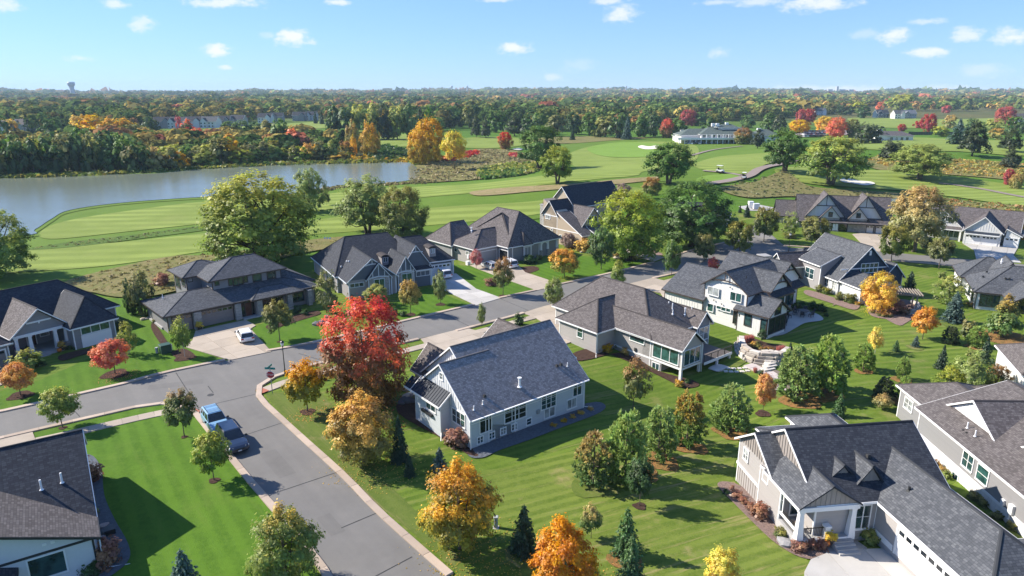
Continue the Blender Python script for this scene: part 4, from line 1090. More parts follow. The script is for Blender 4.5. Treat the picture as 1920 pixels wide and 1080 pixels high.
h.door('y', 6.04, -1, -8.75, -7.75, .36, 2.45); h.win('y', 6.04, -1, -10.9, -9.9, 1.2, 2.4, 2, 1); h.win('y', 6.04, -1, -7.1, -6.1, 1.3, 2.4, 1, 1); h.win('y', 6.04, -1, -11.9, -11.2, 1.1, 2.4)
h.win('y', .1, -1, -4.2, -.6, 1.95, 2.85, 3, 1, glass=G_TEAL); h.box('bay_panel', -4.35, -.45, .0, .1, .1, 1.8, T_WHITE)
h.garage('y', .76, -1, -17.8, -13.0, .15, 2.4, D_TAUPE)
for x, y in ((1.6, 11.5), (2.0, 11), (2.4, 10.4), (1.9, 12.2)): h.rvent(x, y, 7.5 - .77 * (x + 2), PIPE_D, .28)
h.spout(.1, .08, -.2, 3.0, .5, -.4)

# ---- C: slate-blue house with pale timbered gables
f = zm(580, 410, 5.686)
h = House('gabled_house', 'slate-blue house with four pale timbered gables and two round-topped roof dormers', -28.3, 114.04, 29.5)
h.roof = RF_NAVY; h.wall = W_SLATEBLUE; h.trim = T_BLUEW
h.blk(-2.2, 13.5, .6, 17.5, 3.2, 8.3, hip=(4.5, 3.0), oh=.45, wall=W_LILAC)
h.blk(-1.6, 7.6, -4.2, 9, 3.15, 6.9, 'y', roof=RF_NAVY, og=.35, wall=W_LILAC, gw=W_SLATEBLUE)
h.blk(1.7, 6.3, -4.6, 3, 3.25, 6.05, 'y', og=.3, wall=W_STONE, gw=W_SLATEBLUE)
h.blk(7.4, 11.3, -3.4, 4, 3.25, 6.35, 'y', og=.3, wall=W_STONE, gw=W_SLATEBLUE)
h.blk(9.0, 15.2, -1.3, 9, 3.3, 7.6, 'y', og=.3, wall=W_SLATEBLUE)
h.blk(10.8, 14.9, -2.2, 3, 3.2, 4.2, hip=(0, 2.0), oh=.35)
h.blk(12.5, 21.3, 2.2, 14.5, 3.2, 7.2, hip=(0, 4.4), oh=.45)
for (b0, b1, c, ze, zr, n) in ((1.9, 6.1, -4.3, 3.35, 6.05, 3), (7.55, 11.15, -3.1, 3.35, 6.35, 3)):
    h.gable_truss('y', c, -1, b0, b1, ze, zr, T_BLUEW, n)
h.gable_truss('y', -3.85, -1, 1.6, 4.6, 5.6, 6.9, T_BLUEW, 1); h.gable_truss('y', -1.0, -1, 10.7, 13.6, 6.15, 7.6, T_BLUEW, 1)
h.win('y', -4.3, -1, 3.2, 4.9, .6, 3.1, 2, 1, glass=G_TEAL); h.win('y', -3.1, -1, 8.6, 10.4, .6, 3.1, 2, 1, glass=G_TEAL)
h.win('y', -3.85, -1, -.9, 1.4, 2.2, 2.8, 3, 1); h.win('y', -1.8, -1, 11.8, 14.3, 2.0, 2.8, 3, 1)
h.garage('y', 2.62, -1, 15.6, 20.4, .15, 2.4, D_WHITE)
def dormer(h, x, y, z, w=1.3, hgt=1.25, dep=2.6, roof=None):
    d = MB(); d.box(x-w/2, x+w/2, y, y+dep, z-.8, z+hgt*.75); d.build('dormer_wall', W_LILAC, h.root)
    r_ = MB(); n = 8
    pr = [(x + (w/2+.16)*math.cos(math.pi*k/n), z + hgt*.75 + .45*math.sin(math.pi*k/n)) for k in range(n+1)]
    v = [(a, y-.15, b) for a, b in pr] + [(a, y+dep, b) for a, b in pr]
    r_.add(v, [(k, k+1, n+2+k, n+1+k) for k in range(n)] + [tuple(range(n+1)), tuple(range(2*n+1, n, -1)), (0, n+1, 2*n+1, n)])
    r_.build('dormer_roof', roof or RF_BROWN, h.root)
    h.win('y', y, -1, x-.35, x+.35, z+.05, z+.85, 2, 1, fw=.08)
dormer(h, 7.35, 1.7, 4.4); dormer(h, 17.2, 3.3, 4.6)
for x, y in ((.3, 15.6), (.7, 15.2), (1.1, 14.9), (4.4, 6.5), (4.7, 5.8), (5.0, 5.2)): h.rvent(x, y if y > 7 else y, 7.0 if y > 7 else 6.9 - 1.0*abs(x-3.), T_BLUEW, .3)
for x, y, z in ((-.7, 3.0, 4.3), (-.5, 2.4, 4.4), (.6, 2.6, 5.2), (.8, 2.0, 5.3)): h.rvent(x, y, z, PIPE, .22)
h.win('x', -1.75, -1, 3, 8, 1.0, 2.7, 4, 1); h.box('entry_shade_panel', 6.3, 7.5, -1.6, -1.2, .1, 2.9, T_BLACK)  # dark slab paints the entry's shade; no hollow is built
for x, y in ((6.25, -4.1), (7.5, -3.0), (14.7, -1.9), (21.1, 2.7)): h.box('corner_post', x-.09, x+.09, y-.09, y+.09, -.5, 3.0, T_BLUEW)

# ---- D: hipped brown-roofed house
f = zm(820, 320, 5.4)
h = House('hip_roof_house', 'grey-brown house with steep clustered hip roofs and an arched white entry', -6.5, 133.63, 41.0)
h.roof = RF_BROWN; h.wall = W_GREY
h.blk(-.5, 9, 1.2, 10.2, 3.2, 6.1, 'x', hip=(5.5, 0), oh=.45, wall=W_GREIGE)
h.blk(5.6, 21, -2.2, 15.5, 3.3, 9.3, 'y', hip=(5.2, 5.2), oh=.45)
h.blk(6.6, 15, -2.4, 14, 3.3, 8.9, 'x', hip=(4.4, 4.4), oh=.45)
h.blk(14.5, 20.6, -2.0, 8, 3.35, 6.0, 'y', hip=(3.3, 0), oh=.45)
h.blk(-1.2, 6, 8, 18, 3.0, 6.9, 'x', hip=(3.5, 0), oh=.45)
h.blk(9.5, 12.2, -2.7, 2, 3.2, 5.6, 'y', hip=(1.6, 0), oh=.3)
h.garage('y', 1.7, -1, .8, 5.8, .15, 2.3, D_WHITE); h.garage('x', 6.0, -1, -1.7, .9, .15, 2.4, T_BLACK)
h.win('y', -2.36, -1, 10.1, 11.7, .8, 2.7, 2, 1, glass=G_TEAL); h.win('x', -.05, -1, 3.5, 4.4, 1.6, 2.3); h.win('x', -.05, -1, 7.5, 8.4, 1.6, 2.3)
for x in (15.2, 17.2, 19.9): h.column(x, -1.75, .4, 3.0, .5, .4, pier=.9)
ar = MB(); n = 8
for k in range(n):
    a0, a1 = math.pi*k/n, math.pi*(k+1)/n
    ar.hexa([(16.2 + q*math.cos(a), y, 2.3 + q*.75*math.sin(a)) for y in (-1.95, -1.75) for q, a in ((.75, a0), (.75, a1), (1.05, a1), (1.05, a0))])
ar.build('arch', T_WHITE, h.root)
h.box('entry_shade_panel', 15.4, 20, -1.2, -1.1, .2, 2.9, G_BLACK); h.door('y', -1.2, -1, 16, 17, .3, 2.4); h.win('y', -1.2, -1, 17.7, 19.2, .8, 2.5, 2)  # black sheet in place of the shade within the arched entry
dormer(h, 17.3, -.4, 4.1, 1.1, 1.0, 2.2)
h.pipe(2.6, 5.9, 6.0, .7, .12, PIPE, True)
h.box('air_conditioner', -1.4, -.7, 2.2, 2.9, -.3, .7, PIPE); h.box('meter_box', -.25, -.05, 3.4, 3.9, .9, 1.7, PIPE)

# ---- E: tan house with steep gables

h = House('steep_gable_house', 'tan house with two steep dark gables and a stone chimney beside the fairway', 15.57, 149.3, -50.5)
h.roof = RF_NAVY; h.wall = W_TAN
h.blk(-13.4, -7.6, -.35, 8, 6.2, 9.6, 'y', og=.35, gw=W_BTAN)
h.blk(-17.2, -8.2, 5.6, 23, 7.6, 12.1, 'y', og=.4, gw=W_BTAN)
h.blk(-9.5, -2.2, 1.4, 10.6, 3.7, 8.35, 'x', roof=RF_BROWN, og=.4, gw=W_BTAN, gends=(0, 1))
h.shed([(.5, 3.6, 2.9), (.5, -.35, 2.9), (-7.8, -.35, 7.2), (-7.8, 3.6, 7.2)], RF_BROWN, walls=(-12.9, .1, .0, 3.4), wall=W_TAN)
h.shed([(1.4, 10.4, 2.8), (1.4, 3.4, 2.8), (-2.3, 3.4, 4.3), (-2.3, 10.4, 4.3)], RF_BROWN)
f = zm(820, 320, 5.4)
h.pw('y', 0, -1, f(1098, 437), f(1143, 490), 2, 1); h.band('y', 0, -1, -12.9, -.2, 3.2, 3.4); h.band('y', 0, -1, -12.9, -8.2, 6.0, 6.2)
h.pw('y', 0, -1, f(1350, 655), f(1382, 685), 1, 1); h.pw('y', 0, -1, f(1238, 650), f(1256, 692), 1, 1); h.pw('y', 0, -1, f(1150, 590), f(1168, 608), 1, 1)
h.win('x', -2.6, 1, 4.5, 7.5, 4.9, 6.4, 3, 1)
for y in (3.8, 7, 10.2): h.column(1.1, y, 0, 2.5, .35, .3)
h.box('chimney', -15.4, -14.0, 1.2, 2.4, -1, 7.9, W_STONE); h.box('chimney_cap', -15.5, -13.9, 1.1, 2.5, 7.9, 8.05, STEP)
h.pipe(-14.8, 1.8, 8.2, .4, .2, flat('flue', (.12, .05, .04)))
for y in (1.4, 3, 4.6, 6.2): h.rvent(-8.3 + y * 1.2, 5.7, 7.75, T_WHITE, .3)

# ---- G: taupe house with the brown roof and the deck
f = zm(1030, 480, 4.153)
h = House('walkout_house', 'taupe house with a mottled brown roof, a raised sunroom on posts and a deck', 11.71, 88.22, 129.0)
h.roof = RF_TAUPE; h.wall = W_GREIGE
h.blk(-8.2, 11.0, -14, -1.5, 3.05, 7.4, 'x', hip=(6.8, 4.2), oh=.45, rp=.5)
h.blk(-1.85, 6.45, -9, 1.95, 3.0, 6.0, 'y', hip=(0, 4.3), oh=.45)
h.blk(-13.1, 2, -6.45, -1.5, 3.0, 5.05, 'x', og=.3, gw=W_GREIGE, walls=False)
h.blk(-9.1, 0, -13.6, -10.0, 3.1, 5.0, 'x', og=.35, gw=W_GREY, walls=True, wall=W_GREY)
h.box('sunroom_wall', -12.75, -6.4, -6.0, -1.95, .35, 2.9, W_GREIGE)
h.box('lower_wall', -9.6, -6.0, -5.9, -1.97, -3, .36, W_GREIGE)
gw_ = MB(); gw_.add([(-12.75,-1.95,2.9),(-12.75,-6.0,2.9),(-12.75,-3.97,4.75),(-12.6,-1.95,2.9),(-12.6,-6.0,2.9),(-12.6,-3.97,4.75)], [(0,1,2),(3,5,4),(0,3,4,1),(1,4,5,2),(2,5,3,0)]); gw_.build('gable_wall', W_GREIGE, h.root)
for x, y in ((-12.6, -2.1), (-12.6, -5.85)): h.column(x, y, -2.2, .34, .34, .3)
h.band('y', -1.95, 1, -12.75, -1.4, .2, .42); h.band('x', -12.75, -1, -6.0, -1.95, .2, .42)
for x, y in ((-12.75, -1.95), (-12.75, -6.0)): h.box('corner_board', x-.08, x+.08, y-.08, y+.08, .3, 2.9, T_WHITE)
h.win('y', -1.95, 1, -12.2, -8.2, .75, 2.65, 3, 1, glass=G_TEAL); h.win('y', -1.95, 1, -6.6, -4.2, 1.9, 2.65, 1, 1, glass=G_TEAL); h.win('x', -12.75, -1, -5.6, -2.4, .7, 2.65, 3, 1, glass=G_DARK)
h.win('y', -1.97, 1, -9.3, -8.2, -.9, -.1, 2); h.pwc('y', 1.5, 1, f(240, 592), .95, 1.5, 1, 2, glass=G_TEAL)
h.win('x', -8.8, -1, -12.9, -10.8, .9, 2.7, 2, 2); h.win('x', -7.75, -1, -9.4, -7.6, .6, 2.6, 2)
h.box('deck', -13.2, -7.6, -12.2, -6.05, .1, .3, DECK); h.band('x', -13.2, -1, -12.2, -6.05, .0, .36, T_WHITE)
for y in (-12.0, -9.2): h.column(-13.0, y, -2.2, .1, .28, .26)
for y in np.arange(-12.1, -6.0, 1.5): h.box('rail_post', -13.2, -13.12, y-.04, y+.04, .3, 1.25, METALB)
h.box('handrail', -13.22, -13.12, -12.2, -6.1, 1.25, 1.31, METALB)
for y in np.arange(-12.0, -6.1, .22): h.box('baluster', -13.18, -13.15, y-.012, y+.012, .3, 1.25, METALB)
for x, y, z, hh, c in ((-5.2, -9.3, 4.9, .9, False), (-4.3, -9.6, 5.3, .45, False), (-6.0, -8.4, 4.6, .5, False), (-6.6, -10.3, 4.3, .9, True), (-6.7, -11.7, 4.7, .5, False)): h.pipe(x, y, z, hh, .08, PIPE, c)
h.box('meter_box', -5.4, -5.1, -1.95, -1.8, .5, 1.0, PIPE_D)
h.spout(-12.9, -1.8, -1.6, 2.8, -.9, .2); h.spout(-12.9, -6.0, -1.6, 2.8, -.9, -.4); h.spout(-1.35, 1.55, -.3, 2.8, -.9, .9)

# ---- H: white farmhouse
f = zm(1230, 430, 5.142)
h = House('farmhouse', 'white two-storey farmhouse with grey gables, black-framed glazing and a curved patio', 29.91, 101.05, -50.8)
h.roof = RF_GREY; h.wall = W_WHITE; h.trim = T_BRONZE
h.blk(-.7, 7.6, -.45, 11.5, 5.4, 8.25, 'y', og=.45, gw=W_BWHITE)
h.blk(-4.2, 6.7, 8.4, 16.4, 5.0, 8.2, 'x', og=.4, gw=W_WHITE)
h.blk(1.5, 8.9, 3.3, 9.0, 5.5, 7.95, 'x', og=.45, gw=W_WHITE)
h.blk(-7.9, 0.2, -.75, 12, 3.0, 6.5, 'x', og=.35, wall=W_BWHITE)
h.blk(5.5, 11.3, -.75, 5.3, 3.0, 5.1, 'x', og=.45, wall=W_BWHITE, gw=W_WHITE)
h.shed([(9.5, 9.2, 4.7), (9.5, 3.1, 4.7), (8.4, 3.1, 5.4), (8.4, 9.2, 5.4)], RF_NAVY); h.shed([(7.6, 15.8, 4.1), (7.6, 10.2, 4.1), (6.3, 10.2, 4.8), (6.3, 15.8, 4.8)], RF_NAVY)
h.gable_truss('y', -.32, -1, .6, 6.3, 6.4, 8.2, T_BRONZE, 1); h.gable_truss('x', 8.65, 1, 4.2, 8.1, 6.3, 7.9, T_BRONZE, 1); h.gable_truss('x', 6.45, 1, 10, 14.8, 6.6, 8.15, T_BRONZE, 1); h.gable_truss('x', 11.05, 1, .6, 4.0, 4.05, 5.05, T_BRONZE, 1)
for tl, br, c in (((507, 550), (600, 648), 2), ((722, 600), (818, 705), 2), ((502, 712), (548, 795), 1), ((588, 735), (626, 772), 1), ((634, 748), (672, 790), 1), ((680, 760), (716, 800), 1)):
    h.pw('y', -.15, -1, f(*tl), f(*br), c, 1, glass=G_TEAL, trim=T_WHITE)
h.pw('y', -.15, -1, f(755, 785), f(798, 915), 1, 2, glass=G_BLACK, name='patio_door'); h.pw('y', -.3, -1, f(862, 812), f(912, 935), 1, 1, glass=G_DARK)
h.win('y', -.3, -1, 9.9, 10.7, .2, 2.4, 1, 1, glass=G_DARK)
h.win('x', 10.85, 1, .2, 4.6, .2, 2.5, 3, 1, glass=G_BLACK); h.win('x', 10.85, 1, 1.5, 3.0, 2.9, 3.9, 1, 1, glass=G_BLACK)
h.win('x', 8.45, 1, 4.4, 7.9, 3.0, 4.5, 3, 1, glass=G_DARK); h.win('x', 6.3, 1, 12, 14.8, .9, 2.6, 3, 1, glass=G_DARK); h.win('x', 8.45, 1, 6.2, 7.6, .2, 2.3, 1, glass=G_BLACK)
h.win('x', 6.3, 1, 10.4, 11.4, 3.0, 4.0, 1, 1, glass=G_DARK)
h.battens('y', -.15, -1, .7, 6.3, 6.9, lambda u: 7.95 - .68 * abs(u - 3.45), T_WHITE)
h.battens('y', -.3, -1, -7.4, -.8, .0, 2.8, W_BWHITE, .5)
for x in (5.2, 6.1): h.pipe(x, 2.4, 6.9 - (x - 5.2) * .68, .5, .06, PIPE_D)
h.box('air_conditioner', 1.6, 2.5, -1.4, -.6, -1.2, -.2, T_BLACK)
h.box('wall_lamp', 6.2, 6.35, -.35, -.2, 1.9, 2.2, T_BLACK)
for x, z in ((1.6, 3.2), (5.6, 3.0), (3.0, 2.9), (4.2, 5.8)): h.box('wall_vent', x, x+.16, -.24, -.15, z, z+.16, PIPE_D)

# ---- I: navy gabled house
f = zm(1450, 340, 3.857)
h = House('navy_gable_house', 'house with a navy front gable, long slate roof and white trim beside the pergola', 58.08, 108.61, 102.9)
h.roof = RF_GREY; h.wall = W_LILAC
h.blk(4.2, 16.6, -10.3, 1.5, 2.7, 8.5, 'x', og=.35, gw=W_NAVY, wall=W_BLUEGREY)
h.blk(7.6, 14.0, -4, 2.7, 4.6, 6.4, 'x', og=.3, rp=.42, wall=W_LILAC)
h.blk(-1.1, 4.4, -6.6, 1.3, 2.8, 4.2, 'x', hip=(3.2, 0), oh=.4, wall=W_BLUEGREY)
h.blk(3.2, 5.6, -11.2, -6.6, 2.9, 5.5, 'x', og=.3, gw=W_NAVY, wall=W_NAVY)
h.blk(12.4, 17, -2, 6.6, 3.3, 5.6, 'y', og=.3, roof=RF_BROWN, gw=W_GREY)
h.blk(17, 22, -8, 0, 3, 5, 'y', hip=(2.5, 2.5), oh=.4)
h.pw('x', 4.5, -1, f(640, 598), f(748, 655), 4, 1, glass=G_DARK); h.band('x', 4.5, -1, -9.8, 1.0, 4.55, 4.75)
h.band('x', 4.5, -1, -9.8, 1.0, 2.5, 2.7); h.box('gable_vent', 4.38, 4.5, -4.6, -4.2, 6.9, 7.7, T_WHITE)
h.win('y', 2.25, 1, 9.6, 11.9, 1.6, 3.4, 2, 2, glass=G_DARK)
for a in (.0, 1.1, 2.2, 3.2): h.win('y', .87, 1, a - .4, a + .35, 1.5, 2.2, 2, 2, glass=G_DARK)
h.win('x', -.68, -1, -1.6, .4, .5, 2.3, 2, 1); h.win('x', -.68, -1, -5, -2.2, .5, 2.3, 3, 1)
for a in (5.0, 7.0): h.win('y', 1.05, 1, a, a + 1.0, .9, 2.2, 2, 2)
h.box('chimney', 15.8, 17.8, 6.9, 8.6, -1, 4.6, W_BWHITE); h.box('chimney_cap', 15.7, 17.9, 6.8, 8.7, 4.6, 4.75, STEP)

# ---- J: brown-roofed house with two steep front gables
f = zm(1450, 340, 3.857)
h = House('twin_gable_house', 'stone house with two steep brown front gables and carriage garage doors across the road', 82.81, 164.94, -16.4)
h.roof = RF_BROWN; h.wall = W_STONE; h.trim = T_BLACK
h.blk(-12.2, 9.6, .4, 13, 3.2, 8.6, 'x', hip=(0, 0), oh=.5, gw=W_GREIGE)
h.blk(-10.6, -.8, .9, 8, 3.6, 9.6, 'y', og=.45, gw=W_BNB_PALE); h.blk(-7.3, -1.9, .2, 4, 3.5, 6.7, 'y', og=.35, gw=W_BNB_PALE)
h.blk(-1.0, 7.4, .9, 8, 3.6, 9.4, 'y', og=.45, gw=W_BNB_PALE); h.blk(-.9, 4.3, .2, 4, 3.5, 6.5, 'y', og=.35, gw=W_BNB_PALE)
h.blk(-17, -11, 4, 12, 3.2, 6.8, 'x', oh=.5)
h.shed([(-11.8, -.4, 2.8), (9.3, -.4, 2.8), (9.3, 1.4, 3.6), (-11.8, 1.4, 3.6)], RF_BROWN)
h.win('y', .52, -1, -5.0, -4.2, 4.2, 5.2, 1, 1); h.win('y', .52, -1, 1.3, 2.1, 4.2, 5.2, 1, 1)
h.gable_truss('y', 1.32, -1, -8.2, -3.2, 6.7, 9.6, T_BLACK, 1, False); h.gable_truss('y', 1.32, -1, .9, 5.6, 6.6, 9.4, T_BLACK, 1, False)
for u0, u1 in ((.1, 2.6), (2.9, 5.4), (6.0, 8.6)): h.garage('y', .86, -1, u0, u1, .1, 2.3, T_WHITE, G_BLACK)
for x in (-4.6, -3.6, -3.0): h.column(x, -.1, .1, 2.8, .6, .42, mat=T_WHITE, pier=.9)
h.box('entry_shade_panel', -2.8, -.4, .78, .86, 0, 2.7, G_BLACK)  # flat black panel put in for the shade of the entry
for tl, br, c in (((205, 295), (235, 320), 2),): h.pw('y', .85, -1, f(*tl), f(*br), c, 1)

# ---- K: white board-and-batten house at the right
h = House('batten_house', 'white board-and-batten house with three white garage doors and grey roof, far right across the road', 105.15, 153.93, -37.6)
h.roof = RF_BROWN; h.wall = W_BWHITE
h.blk(-12, 9.2, 3.2, 17, 3.2, 7.1, 'x', oh=.5)
h.blk(-1.6, 6.3, -.8, 10, 3.2, 6.7, 'y', og=.35, gw=W_BWHITE); h.blk(-10.0, -1.9, 2.2, 10, 3.3, 7.0, 'y', og=.35, gw=W_BWHITE)
h.blk(6.2, 9.7, .2, 10, 2.9, 4.4, 'y', og=.3, rp=.12)
h.shed([(-1.0, -1.3, 2.75), (5.6, -1.3, 2.75), (5.6, -.3, 3.3), (-1.0, -.3, 3.3)], RF_SEAM)
h.shed([(-8.8, 1.0, 2.8), (-1.7, 1.0, 2.8), (-1.7, 3.0, 3.5), (-8.8, 3.0, 3.5)], RF_TAUPE)
for u0, u1 in ((-.8, 2.0), (2.4, 5.2)): h.garage('y', -.46, -1, u0, u1, .1, 2.3)
h.garage('y', .47, -1, 6.6, 9.0, .1, 2.3)
h.win('y', 2.5, -1, -8.2, -6.2, .4, 2.4, 3, 1, glass=G_BLACK); h.win('y', 2.5, -1, -5.4, -2.4, .8, 2.4, 3, 1, glass=G_DARK); h.win('y', 2.48, -1, -7.2, -4.7, 4.4, 5.4, 3, 1, glass=G_DARK)
h.battens('y', 2.48, -1, -9.4, -2.5, 4.0, lambda u: 6.75 - .9 * abs(u + 5.95), W_WHITE, .5); h.battens('y', -.46, -1, -1, 5.8, 3.6, lambda u: 6.3 - .88 * abs(u - 2.35), W_WHITE, .5)
for x in (-8.6, -5.8, -2.0): h.column(x, 1.2, 0, 2.7, .35, .3)

# ---- L: stucco house at the right edge
h = House('stucco_house', 'white stucco house with grey hipped roof at the right edge, behind the spruces', 74.52, 105.35, -25.0)
h.roof = RF_GREY; h.wall = W_STUCCO; h.trim = T_BRONZE
h.blk(-.2, 14, -.3, 11, 3.0, 6.6, 'x', hip=(5.6, 4), oh=.5)
h.blk(-1.0, 7.5, 9.5, 18.5, 3.0, 6.0, 'x', hip=(4.3, 3.4), oh=.5)
h.blk(2.5, 8.5, 6, 15, 3.2, 6.9, 'y', hip=(0, 3.0), oh=.45)
h.blk(3.6, 9.4, -5.5, 3, 3.0, 5.0, 'y', og=.5, walls=False)
h.blk(12, 22, -3, 12, 3.0, 6.2, 'x', hip=(5, 0), oh=.5)
h.win('y', .2, -1, .9, 3.4, .7, 2.5, 3, 1, glass=G_DARK, trim=T_BLACK); h.win('x', .3, -1, 2.4, 3.6, .8, 2.3, 2, 1, trim=T_BLACK); h.win('x', .3, -1, 5.6, 7, .8, 2.3, 2, 1, trim=T_BLACK)
for x in (3.9, 6.4, 9.0): h.column(x, -5.0, -.5, 2.8, .3, .26, mat=T_BRONZE)
h.win('y', .18, -1, 4.2, 8.4, .2, 2.5, 4, 1, glass=G_BLACK, trim=T_BLACK)
for x, y, z in ((2.2, 6.2, 5.0), (1.6, 5.0, 4.4), (4.2, 2.6, 5.0), (4.7, 2.6, 5.0)): h.rvent(x, y, z)
h.pipe(4.5, 9.0, 6.4, .5, .1)

# ---- M: large greige house in the lower right corner
f = zm(1280, 720, 3)
h = House('porch_house', 'greige house with white trim, dark roof and columned front porch in the lower right corner', 22.34, 45.98, 97.4)
h.roof = RF_GREY; h.wall = W_GREIGE
h.blk(-.45, 10.7, -12.5, -1.0, 3.4, 7.05, 'y', og=.25, roof=RF_NAVY, gw=W_BGREIGE)
h.blk(3.7, 10.6, -7, .5, 3.42, 5.72, 'y', og=.3, gw=W_BGREIGE, roof=RF_GREY)
h.blk(-.72, 5, -4.65, .55, 3.4, 5.15, 'x', og=.3, gw=W_BGREIGE, walls=False, gends=(0, 0))
h.blk(1.4, 5, -5.4, -3.0, 4.4, 5.55, 'x', og=.2, gw=W_BGREIGE, walls=False, gends=(0, 0)); h.blk(.7, 5, -7.4, -4.9, 4.1, 5.75, 'x', og=.2, gw=W_BGREIGE, walls=False, gends=(0, 0))
for x, y0, y1, ze, zr in ((-.45, -4.5, .4, 3.3, 5.0), (1.62, -5.3, -3.1, 4.0, 5.4), (.95, -7.3, -5.0, 3.9, 5.6)):
    g = MB(); g.add([(x,y0,ze),(x,y1,ze),(x,(y0+y1)/2,zr),(x+.14,y0,ze),(x+.14,y1,ze),(x+.14,(y0+y1)/2,zr)], [(0,1,2),(3,5,4),(0,3,4,1),(1,4,5,2),(2,5,3,0)]); g.build('gable_wall', W_BGREIGE, h.root)
    ym = (y0+y1)/2; sl = (zr-ze)/((y1-y0)/2)
    h.battens('x', x, -1, y0+.2, y1-.2, ze+.02, lambda u: zr - sl*abs(u-ym) - .06, W_BGREIGE, .4)
h.blk(-11.5, 3.8, -13, -6.0, 3.35, 5.8, 'x', hip=(3.6, 0), oh=.45)
h.blk(3.0, 12.4, -8.5, -2.4, 3.3, 4.7, 'y', hip=(0, 2.5), oh=.4); h.blk(4.0, 14.2, -11.5, -6.4, 3.3, 4.9, 'x', hip=(0, 3), oh=.4)
h.blk(-16, -6, -17, -10, 3.35, 5.6, 'y', hip=(3, 3), oh=.4)
# left wall: trim, windows, battens below the belt
h.band('y', .22, 1, .0, 10.3, .95, 1.2); h.battens('y', .2, 1, 3.9, 10.3, -1.6, .95, W_BGREIGE, .42, .03)
for ct, ww, hw in (((358, 398), .8, 1.0), ((470, 518), .8, 1.0)): h.pwc('y', .22, 1, f(*ct), ww, hw, 2, 2, glass=G_DARK)
h.pwc('y', .12, 1, f(548, 636), 1.2, 2.0, 1, 2, glass=G_TEAL)
h.box('wall_vent', 5.5, 5.75, .15, .27, 1.6, 1.85, PIPE_D); h.battens('x', 10.35, 1, -6, .2, 0, 3.2, W_BGREIGE)
h.battens('y', .22, 1, 4.2, 10.1, 3.5, lambda u: 5.45 - .66*abs(u - 7.15), W_BGREIGE); h.battens('y', -1.23, 1, .4, 9.9, 4.6, lambda u: 6.75 - .65*abs(u - 5.1), W_BGREIGE)
# porch
h.box('porch_floor', -.5, 2.6, -4.5, .35, -1, .45, STEP); h.box('porch_skirt', -.56, -.5, -4.5, .4, .2, .47, T_WHITE)
h.band('x', -.46, -1, -4.55, .45, 2.95, 3.32, d=.12); h.band('y', .32, 1, -.55, 2.6, 2.95, 3.3, d=.1)
for y in (.12, -4.2): h.column(-.3, y, .45, 2.95, .55, .32)
h.column(-.3, -2.2, .45, 1.5, .42, .4)
h.blk(2.4, 6, -8, .3, 3.25, 3.6, 'y', oh=.02, og=.02, wall=W_GREIGE)
h.door('x', 2.36, -1, -2.6, -1.7, .46, 2.6, D_TAUPE); h.win('x', 2.36, -1, -1.3, -.6, .8, 2.5, 1, 2); h.win('x', 2.36, -1, -4.0, -3.0, 1.0, 2.6, 1, 2)
h.win('x', .02, -1, -5.9, -4.75, .75, 2.75, 2, 2, glass=G_TEAL); h.box('bay_wall', .05, 2.6, -6.3, -4.3, -1, 3.2, W_GREIGE); h.box('stone_base', -.02, 2.6, -6.35, -4.3, -1, .55, W_STONE); h.box('sill_cap', -.08, 2.6, -6.4, -4.3, .55, .65, T_WHITE)
for k in range(4): h.box('step', -.56 - .33*(k+1), -.56 - .33*k, -4.2, -2.5, -.6, .33 - .12*k, STEP)
h.box('handrail', -.34, -.28, -2.1, .0, 1.3, 1.36, METALB)
for y in np.arange(-2.0, .0, .13): h.box('baluster', -.325, -.3, y-.01, y+.01, .5, 1.3, METALB)
h.box('handrail', -.2, 2.3, .12, .17, 1.3, 1.36, METALB)
for x in np.arange(-.1, 2.3, .13): h.box('baluster', x-.01, x+.01, .13, .155, .5, 1.3, METALB)
h.garage('y', -6.46, 1, -8.0, -2.6, .2, 2.5, D_WHITE, G_BLACK); h.garage('y', -6.46, 1, -10.9, -8.6, .2, 2.5, D_WHITE, G_BLACK)
h.band('y', -6.46, 1, -2.3, .1, .2, .7, d=.06)
h.pipe(-1.2, -7.9, 4.6, .4, .1, PIPE_D); h.rvent(2.6, -7.0, 5.5, PIPE_D, .35)
h.spout(.02, -6.42, .0, 3.1, -.1, .6); h.spout(10.3, .12, -1.4, 3.1, .2, .5)

# ---- N: brown-roofed house at the right edge
h = House('grey_side_house', 'long grey house with mottled brown roof and white batten skirting at the right edge', 41.2, 62.72, -91.4)
h.roof = RF_TAUPE; h.wall = W_GREY
h.blk(-.3, 24, -.45, 17, 3.3, 6.3, 'x', oh=.45, og=.3, rp=.5)
h.blk(.7, 8.3, 1.9, 12, 4.05, 6.3, 'y', roof=RF_BROWN, og=.25, gw=W_BWHITE, walls=False)
gv = MB(); gv.add([(1.0,2.15,4.0),(8.0,2.15,4.0),(4.5,2.15,6.1),(1.0,2.3,4.0),(8.0,2.3,4.0),(4.5,2.3,6.1)], [(0,1,2),(3,5,4),(0,3,4,1),(1,4,5,2),(2,5,3,0)]); gv.build('gable_wall', W_BWHITE, h.root)
h.battens('y', 2.15, -1, 1.3, 7.8, 4.2, lambda u: 6.05 - .6*abs(u-4.5), T_WHITE, .45)
h.blk(9.5, 18, 3, 14, 4.3, 7.0, 'y', roof=RF_BROWN, og=.25)
h.blk(-6, 1, .6, 9, 3.2, 5.0, 'x', hip=(3.4, 0), oh=.4); h.blk(-5, 1, 6, 14, 3.3, 5.2, 'x', hip=(3, 0), oh=.4)
h.band('y', 0, -1, 0, 23, .55, .8); h.battens('y', -.02, -1, .1, 23, -1.8, .55, W_BWHITE, .5, .03); h.box('skirting', 0, 23.5, -.02, .1, -2, .55, W_BWHITE)
